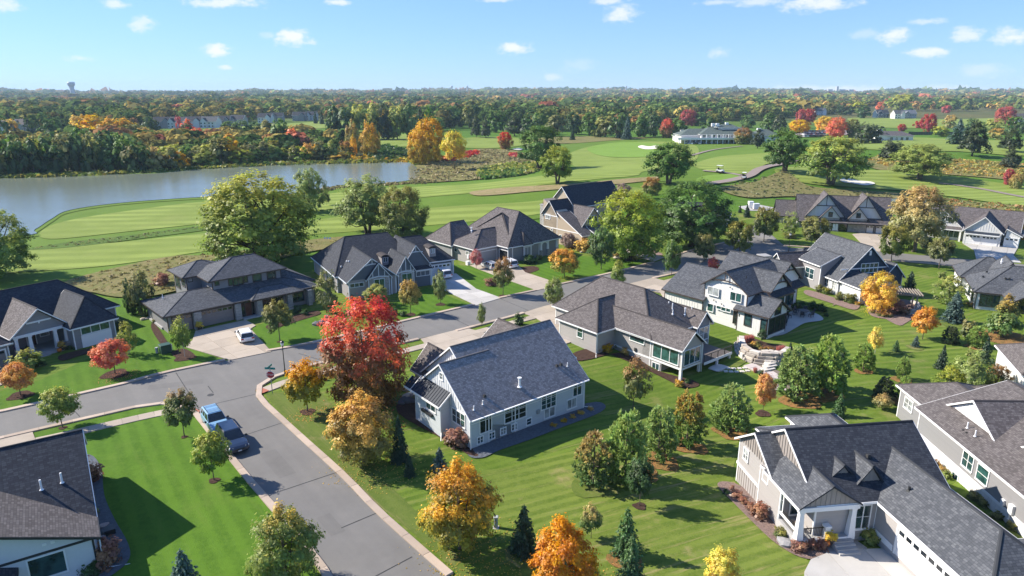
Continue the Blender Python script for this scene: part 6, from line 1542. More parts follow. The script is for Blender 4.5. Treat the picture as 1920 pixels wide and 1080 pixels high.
TREES = [  # kind, base x, base y, top y, width, foliage, name, label, group
 ('young',402,902,815,66,'limegreen','maple_tree','young yellow-green tree on the grass beside the parked dark blue SUV',G1),
 ('young',346,820,732,64,'bronzetip','maple_tree','young green tree with bronze tips at the pavement corner near the light blue car',G1),
 ('young',118,803,730,66,'limegreen','maple_tree','young pale green tree on the verge above the lower left house',G1),
 ('maple',540,1105,945,136,'orangetip','maple_tree','orange-tipped green maple at the bottom edge, left of the road',G1),
 ('spruce',352,1125,1030,78,'spruceblue','spruce_tree','blue spruce at the bottom edge on the left lawn',GE),
 ('maple',682,868,733,128,'goldtop','maple_tree','orange and yellow-green maple between the red maple and the road',G1),
 ('young',577,773,677,74,'orangetop','maple_tree','small orange-leaved tree in a mulch ring near the stop sign',G1),
 ('full',688,752,557,162,'redtop','maple_tree','large maple with a scarlet top and green skirt at the street corner',G1),
 ('spruce',750,866,778,42,'sprucegreen','spruce_tree','dark narrow spruce beside the left wall of the blue-grey house',GE),
 ('spruce',768,893,850,26,'sprucegreen','spruce_tree','smallest dark spruce below the narrow spruce by the blue-grey house',GE),
 ('spruce',825,886,838,36,'spruceblue','spruce_tree','small blue-green spruce directly behind the biggest orange maple',GE),
 ('maple',862,1030,860,152,'orangetop','maple_tree','biggest orange maple on the verge below the blue-grey house',G1),
 ('spruce',982,1038,946,60,'sprucegreen','spruce_tree','dark pyramidal spruce between the two orange maples at the bottom',GE),
 ('maple',1052,1115,974,134,'orange','maple_tree','red-orange maple cut by the bottom edge of the picture',G1),
 ('sparse',1108,1010,942,44,'pineamber','pine_tree','thin bronze-green young pine above the red-orange maple',GE),
 ('spruce',1173,1042,952,64,'sprucelight','spruce_tree','broad green spruce, upper of the two at the bottom of the lawn',GE),
 ('spruce',1181,1098,1003,66,'sprucelight','spruce_tree','light green spruce at the bottom edge in front of another spruce',GE),
 ('young',1199,950,858,56,'deep','oak_tree','slender dark-leaved young tree in a mulch ring below the pine row',G2),
 ('pine',1112,908,812,80,'pineamber','pine_tree','rounded pine with amber needles at the near end of the pine row',GE),
 ('pine',1172,902,772,86,'pinegreen','pine_tree','tallest green pine in the pine row, second from the near end',GE),
 ('pine',1234,862,765,70,'pinegreen','pine_tree','light green pine over orange pine straw in the middle of the pine row',GE),
 ('pine',1288,834,735,72,'pineamber','pine_tree','amber-tinged pine at the far end of the pine row',GE),
 ('pine',1368,808,722,80,'pinegreen','pine_tree','rounded green pine standing alone below the retaining wall',GE),
 ('sparse',1187,765,667,60,'rust','maple_tree','thin rusty-topped tree on the lawn between the blue-grey and taupe houses',G2),
 ('young',1430,775,703,42,'orange','maple_tree','small bright orange tree in a mulch ring below the stone steps',G2),
 ('pine',1492,748,652,86,'pinegreen','pine_tree','wide green pine beside the stone path, left of a taller pine',GE),
 ('pine',1545,740,630,84,'pinegreen','pine_tree','tall pine in the middle of the right lawn with a big shadow',GE),
 ('spruce',1572,782,737,30,'sprucelight','spruce_tree','small pointed spruce behind the grey roof of the porch house',GE),
 ('young',1352,1115,1030,66,'yellow','maple_tree','yellow tree at the bottom edge left of the concrete drive',G2),
 ('sparse',1640,664,610,32,'yellow','birch_tree','thin yellow birch on the striped lawn',G2),
 ('pine',1618,695,645,42,'pinegreen','pine_tree','green pine in front of the thin yellow birch',GE),
 ('spruce',1679,660,637,18,'sprucelight','spruce_tree','small cone-shaped spruce, left of a pair on the striped lawn',GE),
 ('spruce',1716,651,629,19,'spruceblue','spruce_tree','small bluish spruce beneath the orange lawn tree',GE),
 ('young',1729,637,576,44,'orange','maple_tree','round orange tree on the lawn below the fire pit terrace',G2),
 ('pine',1781,645,613,32,'darkpine','pine_tree','small dark pine right of the round orange tree',GE),
 ('spruce',1786,604,546,46,'spruceblue','spruce_tree','full blue-green spruce before the white stucco house',GE),
 ('oldpine',1878,632,553,72,'pineamber','pine_tree','large amber and green pine over orange straw near the right edge',GE),
 ('pine',1829,650,613,38,'pinegreen','pine_tree','soft green pine left of the large amber pine',GE),
 ('bush',1815,632,600,28,'bronze','shrub_tree','small brown-green tree between the blue spruce and the soft pine',G2),
 ('spruce',1845,680,632,28,'sprucegreen','spruce_tree','dark slim spruce behind the pale green thicket',GE),
 ('spruce',1764,692,646,27,'sprucegreen','spruce_tree','dark upright spruce left of the pale green thicket',GE),
 ('birch',1815,738,652,78,'pale','thicket_tree','wide pale green bushy tree beyond the grey side house',G2),
 ('birch',1777,738,688,62,'yellowgreen','thicket_tree','low yellow-green bushy tree left of the pale green one',G2),
 ('dense',1866,733,683,42,'rust','maple_tree','russet-topped round tree beyond the grey side house',G2),
 ('dense',1906,706,660,40,'rust','maple_tree','coppery round tree at the right edge above the white house corner',G2),
 ('pine',1691,712,670,26,'pinegreen','pine_tree','slim young pine on the lawn in front of the dark upright spruce',GE),
 ('pine',1692,750,707,32,'pinegreen','pine_tree','green pine over orange straw beside the grey side house roof',GE),
 ('pine',1656,752,708,42,'darkpine','pine_tree','dark round pine above the tan shrub',GE),
 ('sparse',1656,770,738,36,'tan','shrub_tree','tan half-bare shrub beside the dark round pine',G2),
 ('spruce',1579,676,650,18,'sprucegreen','spruce_tree','little dark spruce at the upper right of the tall lawn pine',GE),
 ('spruce',1480,668,640,15,'sprucegreen','arborvitae','narrow dark arborvitae at the end of the retaining wall',GE),
 ('young',1428,645,618,18,'deep','young_tree','tiny young tree above the retaining wall',G2),
 ('bush',1723,755,734,20,'amber','shrub_tree','amber shrub beside the gable of the grey side house',G2),
 ('young',216,702,639,66,'coral','maple_tree','coral-red tree in a round mulch bed on the left front lawn',G1),
 ('young',39,742,682,60,'orange','maple_tree','orange tree in a mulch ring near the left edge',G1),
 ('birch',242,665,602,38,'yellowgreen','birch_tree','airy yellow-green tree beside the right corner of the left-edge house',G2),
 ('bush',53,692,657,48,'yellowgreen','shrub_tree','low yellow-green tree in front of the left-edge porch',G2),
 ('sparse',347,670,592,40,'limegreen','birch_tree','pale-stemmed green birch beside the prairie house drive',G1),
 ('young',525,640,566,60,'bronze','maple_tree','round bronze-green tree directly behind the street lamp',G1),
 ('upright',272,592,498,44,'olive','poplar_tree','tall columnar green tree left of the prairie house',G2),
 ('upright',248,590,518,26,'deep','poplar_tree','darker narrow tree beside the tall columnar tree',G2),
 ('birch',616,585,506,50,'olive','birch_tree','airy olive tree at the left corner of the gabled house',G2),
 ('dense',707,573,533,44,'yellowgreen','shrub_tree','round yellow-green shrub tree before the gabled house door',G2),
 ('young',770,590,526,42,'tan','maple_tree','tan-leaved young tree on the gabled house lawn',G1),
 ('pear',826,571,505,28,'pale','pear_tree','narrow green tree in a mulch ring beside the pale drive',G1),
 ('full',757,452,346,90,'bronze','maple_tree','dense dark oval tree behind the gabled house with bronze leaves',G2),
 ('willow',690,440,328,122,'pale','willow_tree','wide light green tree left of the dense dark oval tree',G2),
 ('big',487,492,322,212,'yellowgreen','ash_tree','great spreading tree, yellow on its left side, behind the prairie house',G2),
 ('willow',583,398,314,66,'pale','willow_tree','grey-green tree on the lakeshore right of the great spreading tree',G2),
 ('big',-10,522,394,150,'limegreen','ash_tree','big green tree cut by the left edge above the fairway',G2),
 ('pear',613,386,350,15,'olive','young_tree','small olive tree standing on the fairway edge',G2),
 ('young',943,555,483,44,'rust','maple_tree','red and green young tree on the lawn before the parked cars',G1),
 ('street',1058,521,466,56,'orangetop','maple_tree','round bright orange tree on the hip-roofed house lawn',G1),
 ('pear',1038,578,517,40,'pale','maple_tree','pale green street tree on the verge opposite the pale drive',G1),
 ('street',1127,506,427,50,'green','maple_tree','full green tree on the lawn in front of the steep-gabled house',G1),
 ('pear',1158,541,487,30,'limegreen','maple_tree','narrow yellow-green street tree behind the taupe house ridge',G1),
 ('street',1259,518,450,34,'green','maple_tree','upright green street tree behind the farmhouse garage',G1),
 ('pear',903,613,566,17,'pale','young_tree','slim green sapling on the verge behind the blue-grey house',G1),
 ('bush',974,610,586,20,'deep','young_tree','small dark sapling near the ridge end of the blue-grey house',G1),
 ('sparse',893,505,466,26,'pink','plum_tree','dull purple tree at the hip-roofed house garage corner',G2),
 ('dense',1066,465,436,28,'bare','plum_tree','greyish pink tree against the tan wall',G2),
 ('bush',1097,472,446,32,'amber','shrub_tree','amber shrub at the porch of the steep-gabled house',G2),
 ('big',1178,489,355,130,'limegreen','ash_tree','great light green tree beside the road, nearer of the two',G2),
 ('big',1295,462,337,146,'green','ash_tree','great green tree beyond the road, farther of the two',G2),
 ('street',1320,491,436,40,'bronze','maple_tree','bronze-topped street tree below the farther great tree',G1),
 ('street',1385,478,414,48,'bronze','maple_tree','bronze-topped street tree right behind the farmhouse roof',G1),
 ('street',1432,454,386,48,'bronze','maple_tree','bronze-green round tree by the asphalt drive',G1),
 ('bush',1337,503,482,20,'red','shrub_tree','small red shrub behind the farmhouse garage ridge',G2),
 ('birch',1480,442,397,38,'pale','birch_tree','grey-green airy tree left of the twin-gable house',G2),
 ('street',1527,465,405,54,'olive','maple_tree','olive round tree in front of the twin-gable house',G1),
 ('street',1671,492,420,54,'bronze','maple_tree','bronze oval tree right of the navy gable peak',G1),
 ('young',1760,505,445,50,'olive','maple_tree','small open green tree before the batten house drive',G1),
 ('lone',1713,472,350,112,'tan','maple_tree','tall tan and yellow tree between the two houses across the road',G2),
 ('dense',1645,585,509,60,'gold','honeylocust_tree','golden yellow tree at the fire pit terrace',G2),
 ('spruce',1703,554,508,30,'sprucegreen','spruce_tree','dark green spruce behind the pergola',GE),
 ('birch',1780,570,516,66,'yellowgreen','birch_tree','sparse pale birch clump beside the stucco house',G2),
 ('spruce',1387,399,384,9,'sprucegreen','spruce_tree','tiny spruce by the far drive, left of another',GE),
 ('spruce',1400,407,382,17,'sprucegreen','spruce_tree','small spruce by the far drive below the utility boxes',GE),
 ('lone',1045,345,275,64,'limegreen','ash_tree','light green tree on the fairway with its trunk bare',G2),
 ('willow',1012,317,233,84,'green','ash_tree','big grey-green tree by the meadow, behind the light green fairway tree',G2),
 ('lone',1253,345,267,92,'green','ash_tree','spreading green tree right of the fairway hill',G2),
 ('lone',1471,322,246,84,'green','ash_tree','dark green tree by the cart path bend',G2),
 ('lone',1557,347,255,116,'limegreen','ash_tree','widest yellow-green tree over the sand bunkers',G2),
 ('lone',1723,337,271,106,'pale','ash_tree','broad grey-green tree right of the bunkers',G2),
 ('oldpine',1822,293,227,64,'darkpine','pine_tree','dark spreading pine on the right fairway',GE),
 ('oldpine',1893,285,241,50,'darkpine','pine_tree','dark pine at the right edge behind another',GE),
 ('oldpine',1894,315,277,42,'darkpine','pine_tree','lower dark pine at the right edge',GE),
 ('bush',1673,298,262,46,'darkpine','pine_tree','dark rounded pine left of the broad grey-green tree',GE),
 ('street',1222,373,332,36,'rust','maple_tree','round rust-orange tree behind the great light green tree',G2),
 ('sparse',1170,368,342,32,'bare','bare_tree','bare grey shrub tree beyond the steep roof',G2),
 ('dense',1889,347,316,20,'crimson','maple_tree','dark red small tree on the far right fairway',G2),
 ('dense',1903,355,325,24,'tan','maple_tree','tan small tree beside the dark red one, far right',G2),
 ('bush',1914,447,413,34,'orange','shrub_tree','orange shrub at the right edge by the batten house',G2),
 ('young',852,319,247,46,'yellow','ash_tree','yellow tree standing alone in the lakeside meadow',G2),
 ('dense',785,309,243,42,'amber','cottonwood_tree','amber tree at the lake end, left of the bigger one',G2),
 ('dense',806,304,221,60,'amber','cottonwood_tree','tall amber and olive tree at the end of the lake',G2),
 ('upright',695,296,222,40,'amber','cottonwood_tree','tall yellow-brown tree on the far bank near the lake end',G2),
 ('upright',662,292,221,30,'tan','cottonwood_tree','brownish tall tree left of the yellow-brown one on the far bank',G2),
 ('upright',664,296,250,15,'gold','cottonwood_tree','slim golden tree at the water in front of the brownish one',G2),
 ('dense',947,280,247,29,'redtop','maple_tree','red and green round tree at the meadow top',G2),
 ('oldpine',893,258,216,26,'darkpine','pine_tree','dark pine beyond the meadow, left of a pair',GE),
 ('oldpine',911,259,220,24,'darkpine','pine_tree','dark pine beyond the meadow, right of a pair',GE),
 ('oldpine',965,255,212,46,'darkpine','pine_tree','wide dark pine above the red and green tree',GE),
 ('spruce',1073,263,240,13,'sprucegreen','spruce_tree','small dark spruce behind the fairway hill',GE),
 ('spruce',1175,262,219,22,'spruceblue','spruce_tree','tall blue spruce left of the clubhouse woods',GE),
 ('oldpine',1420,279,241,34,'darkpine','pine_tree','dark pine in front of the clubhouse right wing',GE),
 ('dense',1393,271,239,34,'rust','maple_tree','orange-topped tree in front of the clubhouse',G2),
 ('dense',1568,258,219,36,'coral','maple_tree','coral-orange tree beside the car park',G2),
 ('dense',1545,247,217,34,'gold','maple_tree','golden tree left of the coral one at the car park',G2),
 ('dense',1498,249,224,38,'gold','maple_tree','golden-orange tree left of the car park',G2),
 ('dense',1597,258,222,26,'olive','maple_tree','olive tree right of the coral-orange one',G2),
 ('bush',1625,270,228,46,'darkpine','pine_tree','large dark evergreen right of the car park',GE),
 ('dense',1516,234,203,22,'crimson','maple_tree','crimson tree behind the car park',G2),
 ('dense',1500,240,203,20,'crimson','maple_tree','dull red tree behind the golden-orange one',G2),
 ('dense',1740,248,212,28,'crimson','maple_tree','deep red tree right of the long white clubhouse annex',G2),
 ('dense',1883,236,199,36,'crimson','maple_tree','deep red tree in the far right woods',G2),
 ('dense',1290,236,205,32,'crimson','maple_tree','crimson tree left of the clubhouse',G2),
 ('dense',1250,259,222,26,'redtop','maple_tree','red-topped orange tree in front of the far white houses',G2),
 ('spruce',1795,264,222,36,'spruceblue','spruce_tree','blue-grey spruce right of the deep red tree',GE),
 ('dense',1690,246,232,16,'crimson','maple_tree','small red tree above the annex roof',G2),
]
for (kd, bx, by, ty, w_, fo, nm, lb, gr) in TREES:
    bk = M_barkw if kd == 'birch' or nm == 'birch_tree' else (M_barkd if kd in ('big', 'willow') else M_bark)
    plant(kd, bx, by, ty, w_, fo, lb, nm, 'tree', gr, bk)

# mulch rings and straw below the lawn trees
def disc(name, px, r, mat, off=.13, n=18):
    p = at(*px); a = np.linspace(0, 2*np.pi, n, endpoint=False); q = 1 + .12 * np.sin(3*a + px[0]) + .06 * np.sin(5*a)
    return drape(name, np.stack([p[0] + r*q*np.cos(a), p[1] + r*q*np.sin(a)], 1), mat, off, 1.0)
for px, r in (((577,774),1.0),((216,703),1.9),((39,743),1.6),((347,672),1.6),((770,591),1.0),((826,572),1.0),((943,556),.9),((1430,777),1.0),((1199,951),.7),((525,642),.5),((1038,579),.6),((118,804),.5),((402,903),.6),((346,821),.4)):
    disc('mulch_ring', px, r * .82, M_mulch)
for px, r in (((1236,866),2.3),((1205,890),1.8),((1292,838),2.2),((1370,812),2.2),((1500,752),2.6),((1548,742),2.2),((1692,753),1.7),((1878,634),4.2),((1618,697),1.3),((1691,714),1.4),((1829,652),1.5),((1173,1050),1.6)):
    disc('pine_straw', px, r * .85, M_needles, .13)
for px, r in (((1115,912),2.2),((982,1042),1.6),((1679,662),.9),((1716,653),1.1),((1786,607),2.4)): disc('dry_patch', px, r, M_verge, .12)

# shrubs
def bush(px, wpx, hpx, fol, label, name='shrub', group='shrubs in the beds', kind='bush'):
    p = at(*px); dep = math.hypot(p[1], CAMH) * math.cos(math.atan2(CAMH, p[1]) - PITCH)
    cm, tm = PROTO['bush'][int(TR.integers(3))]
    r = mobj(name, cm, None, shade(fol)) if False else None
    e = bpy.data.objects.new(name, cm); COL.objects.link(e)
    if not len(cm.materials): cm.materials.append(shade('green'))
    e.material_slots[0].link = 'OBJECT'; e.material_slots[0].material = shade(fol)
    e.location = p; e.rotation_euler = (0, 0, float(TR.random()*6.28)); w_ = wpx*dep/FPX
    e.scale = (w_, w_, hpx*dep/FPX); tag(e, label, 'shrub', group)
    return e
f = zm(1280, 720, 3)
for x, y, w_, hh, fo in ((305,620,62,46,'brown'),(340,655,55,46,'brown'),(375,690,55,50,'brown'),(430,735,100,100,'brown'),(275,580,30,36,'brown')): bush(f(x,y+20), w_/3, hh/3, fo, 'russet barberry shrub in the gravel bed along the porch house wall', 'barberry_shrub', 'barberries along the wall')
for x, y, w_, hh in ((650,940,85,75),(720,930,70,70),(790,930,85,75)): bush(f(x,y), w_/3, hh/3, 'brown', 'red-brown shrub in front of the porch railing', 'barberry_shrub', 'shrubs before the porch railing')
bush(f(552,860), 25, 22, 'bronze', 'lone round bronze shrub beside the porch boulders'); bush(f(1040,890), 34, 30, 'yellowgreen', 'large yellow-green shrub beside the porch steps'); bush(f(953,842), 16, 14, 'olive', 'small olive shrub right of the porch steps'); bush(f(245,622), 12, 12, 'deep', 'small green shrub at the gravel bed end')
for x, y, w_, fo in ((1270,280,50,'brown'),(1330,390,60,'brown'),(1365,440,50,'rust'),(1410,480,70,'rust'),(1450,510,60,'tan'),(1480,530,55,'pale')): bush(f(x,y), w_/3, w_/3.4, fo, 'rust-brown shrub along the white skirting of the grey side house', 'shrub', 'shrubs along the white skirting')
for x, y, w_ in ((1640,650,70),(1700,690,70),(1770,760,60),(1850,815,70)): bush(f(x,y), w_/3, w_/4, 'olive', 'olive ground shrub below the meter boxes of the grey side house', 'shrub', 'olive shrubs below the meter boxes')
f = zm(1030, 480, 4.153)
for x, y, w_, fo in ((155,660,40,'limegreen'),(225,690,40,'limegreen'),(295,720,42,'olive')): bush(f(x,y), w_/4.15, w_/4.6, fo, 'small green shrub along the taupe garage wing', 'shrub', 'small shrubs along the taupe wing')
for x, y, w_, fo in ((375,755,48,'rust'),(450,750,85,'amber'),(585,770,70,'amber'),(515,720,60,'bronze')): bush(f(x,y), w_/4.15, w_/4.4, fo, 'amber shrub in the notch of the taupe house', 'shrub', 'amber shrubs in the notch')
bush(f(1010,1015), 16, 14, 'amber', 'amber shrub at the foot of the sunroom post'); bush(f(1075,990), 12, 9, 'deep', 'green shrub behind the sunroom post')
f = zm(0, 800, 3.856)
bush(f(640,410), 48, 50, 'brown', 'large dark red shrub at the corner house gable', 'barberry_shrub'); bush(f(785,1000), 52, 56, 'brown', 'large dark red shrub by the corner house downspout', 'barberry_shrub'); bush(f(660,1075), 34, 28, 'deep', 'dark green shrub below the corner house window')
for x, y in ((620,520),(680,620)): bush(f(x,y+20), 18, 16, 'olive', 'olive shrub in the grey gravel strip', 'shrub', 'olive shrubs in the grey gravel')
f = zm(700, 540, 3.376)
bush(f(525,1000), 44, 36, 'brown', 'dark red-brown shrub at the near corner of the blue-grey house', 'barberry_shrub')
for x, y in ((250,715),(360,850),(400,880)): bush(f(x,y), 14, 11, 'olive', 'low olive shrub below the flower box wall', 'shrub', 'low shrubs below the flower box')
for x, y in ((1140,880),(1205,850),(1260,825),(1310,800),(1375,775)): bush(f(x,y), 13, 8, 'amber', 'low amber perennial clump in the grey gravel behind the blue-grey house', 'perennial', 'amber perennials in grey gravel')
f = zm(1450, 340, 3.857)
for x, y, w_, fo in ((335,800,60,'olive'),(385,815,60,'bronze'),(480,860,70,'olive'),(550,880,85,'bronze')): bush(f(x,y), w_/3.86, w_/4.2, fo, 'bronze-olive shrub along the slate roof house side', 'shrub', 'shrubs along the slate roof house')
bush(f(605,895), 10, 8, 'amber', 'small amber shrub at the porch corner post'); bush(f(890,960), 42, 26, 'brown', 'dark red-brown hedge shrub on the fire pit terrace', 'barberry_shrub')
for x, y in ((715,955),(762,975),(800,985),(840,985)): bush(f(x,y), 11, 10, 'rust', 'little rust grass clump at the terrace edge', 'perennial', 'rust clumps at the terrace edge')
bush(f(1215,700), 14, 14, 'pale', 'grey-green shrub at the stucco house corner'); bush(f(1425,905), 12, 9, 'rust', 'low rust shrub at the stucco house wall'); bush(f(1105,480), 24, 22, 'deep', 'dark green shrub below the tall tan tree'); bush(f(1085,475), 13, 12, 'pink', 'pinkish shrub beside the dark green one')
bush(f(115,410), 22, 10, 'olive', 'low olive planting round the far lamp post')
f = zm(1380, 560, 4.5)
def tuft(px, wpx, hpx, fol, label, group):
    p = at(*px); dep = math.hypot(p[1], CAMH) * math.cos(math.atan2(CAMH, p[1]) - PITCH)
    e = mobj('ornamental_grass', TUFT, None); e.material_slots[0].link = 'OBJECT'; e.material_slots[0].material = shade(fol)
    e.location = p; e.scale = (wpx*dep/FPX,)*2 + (hpx*dep/FPX,); tag(e, label, 'ornamental grass', group)
TUFT = grass_proto('grass_tuft', 420, 5); TUFT.materials.append(shade('pink'))
for x, y, w_ in ((85,375,60),(125,370,60),(360,465,55),(390,460,60)): tuft(f(x,y), w_/4.5, 17, 'pink', 'rose-coloured ornamental grass above the retaining wall', 'rose grasses above the wall')
for x, y, w_ in ((160,630,40),(270,700,50),(255,680,50)): tuft(f(x,y), w_/4.5, 13, 'pink', 'pinkish grass beside the stone path', 'pink grasses by the path')
for x, y, w_, fo in ((145,410,60,'amber'),(190,425,50,'bronze'),(230,450,60,'rust'),(280,450,60,'rust'),(175,395,45,'olive')): bush(f(x,y), w_/4.5, w_/5, fo, 'rusty shrub on top of the retaining wall', 'shrub', 'shrubs on the retaining wall')
bush(f(205,655), 11, 14, 'deep', 'dwarf conifer beside the stone path')
for x, y, w_ in ((480,90,80),(560,95,90),(640,90,90),(720,110,90),(760,150,40)): bush(f(x,y), w_/4.5, w_/5.5, 'deep', 'dark shrub in the shaded bed behind the farmhouse patio', 'shrub', 'dark shrubs behind the patio')
f = zm(640, 360, 3)
for x, y, w_, fo in ((60,600,50,'deep'),(90,620,40,'olive'),(350,700,40,'deep'),(290,690,50,'deep')): bush(f(x,y), w_/3, w_/3.4, fo, 'dark shrub in the bed before the gabled house', 'shrub', 'dark shrubs before the gabled house')
bush(f(840,525), 26, 15, 'brown', 'clump of brown ornamental grass on the lawn by the pale drive', 'ornamental_grass'); bush(f(1060,400), 28, 16, 'deep', 'dark clipped hedge beside the arched entry'); bush(f(1115,380), 12, 10, 'olive', 'olive shrub by the arched entry')
for x, y, w_, fo in ((1350,330,50,'olive'),(1545,370,40,'tan'),(1600,375,40,'tan'),(1650,385,40,'tan')): bush(f(x,y), w_/3, w_/4, fo, 'low tan shrub along the drive beneath the great light green tree', 'shrub', 'low shrubs beneath the great tree')
f = zm(0, 500, 3.857)
for x, y, w_ in ((310,715,50),(500,600,40),(545,600,30),(205,600,36)): bush(f(x,y), w_/3.86, w_/4.6, 'deep', 'dark low shrub in the bed before the left-edge porch', 'shrub', 'low shrubs before the left-edge porch')
bush(f(880,450), 22, 20, 'deep', 'dark shrub at the side of the left-edge house'); bush(f(1120,410), 10, 9, 'olive', 'small shrub beside the prairie house wall')
f = zm(260, 440, 4.5)
bush(f(200,430), 32, 24, 'brown', 'dark red shrub behind the prairie house terrace', 'barberry_shrub')
for x, y, w_ in ((1350,650,70),(1400,680,60),(1320,670,50),(1420,560,50)): bush(f(x,y), w_/4.5, w_/5, 'deep', 'dark shrub in the shade right of the prairie house porch', 'shrub', 'dark shrubs by the prairie house porch')
bush((850,457), 20, 12, 'deep', 'dark shrub between the gabled and hip-roofed houses'); bush((838,470), 18, 14, 'deep', 'dark shrub at the gabled house garage end')

def litter(px, r_, n, fol, sd_):
    g = np.random.default_rng(sd_); p = at(*px); a = g.random(n)*2*np.pi; q = r_*np.sqrt(g.random(n))*(.6 + .4*g.random(n)); x, y = p[0] + q*np.cos(a) + .6*r_*g.random(n), p[1] + q*np.sin(a) - .15*r_
    c = np.stack([x, y, H(x, y) + .13], 1); d = g.normal(0, .25, (n, 3)) + [0, 0, 1]; s = g.uniform(.035, .075, n)
    tag(mobj('fallen_leaves', quads_mesh('fallen_leaves', c, d, g.normal(0, 1, (n, 3)), s, s, g.random(n), g.random(n)), None, shade(fol)), kind='stuff')
for k, (px, r_, n, fol) in enumerate((((690, 755), 6.5, 900, 'red'), ((682, 870), 5, 700, 'amber'), ((862, 1032), 5.5, 800, 'amber'), ((577, 775), 2.6, 250, 'orange'), ((1052, 1100), 4.5, 500, 'orange'), ((216, 704), 2.6, 250, 'coral'), ((1645, 586), 4, 400, 'gold'), ((1058, 522), 3, 200, 'orange'))): litter(px, r_, n, fol, k)
# ================================================================== VEHICLES AND SMALL THINGS
def paint(name, c): return flat('paint_' + name, c, .28, .0, .5, var=.02, coat=.8)
M_tyre = flat('tyre_rubber', (.02, .02, .02), .8); M_rim = flat('rim_alloy', (.5, .5, .52), .3, .9); M_lampw = flat('lamp_clear', (.75, .77, .8), .15); M_lampr = flat('lamp_red', (.4, .015, .015), .2)
M_plast = flat('trim_plastic', (.025, .025, .027), .6); M_plate = flat('plate_white', (.7, .7, .72), .5)
def loft(secs, n_ring):
    m = MB(); b = []
    for s in secs: b += s
    m.v = [tuple(map(float, p)) for p in b]; k = len(secs)
    for i in range(k - 1):
        for j in range(n_ring): m.f.append((i*n_ring + j, i*n_ring + (j+1) % n_ring, (i+1)*n_ring + (j+1) % n_ring, (i+1)*n_ring + j))
    m.f.append(tuple(range(n_ring))); m.f.append(tuple((k-1)*n_ring + j for j in reversed(range(n_ring))))
    return m
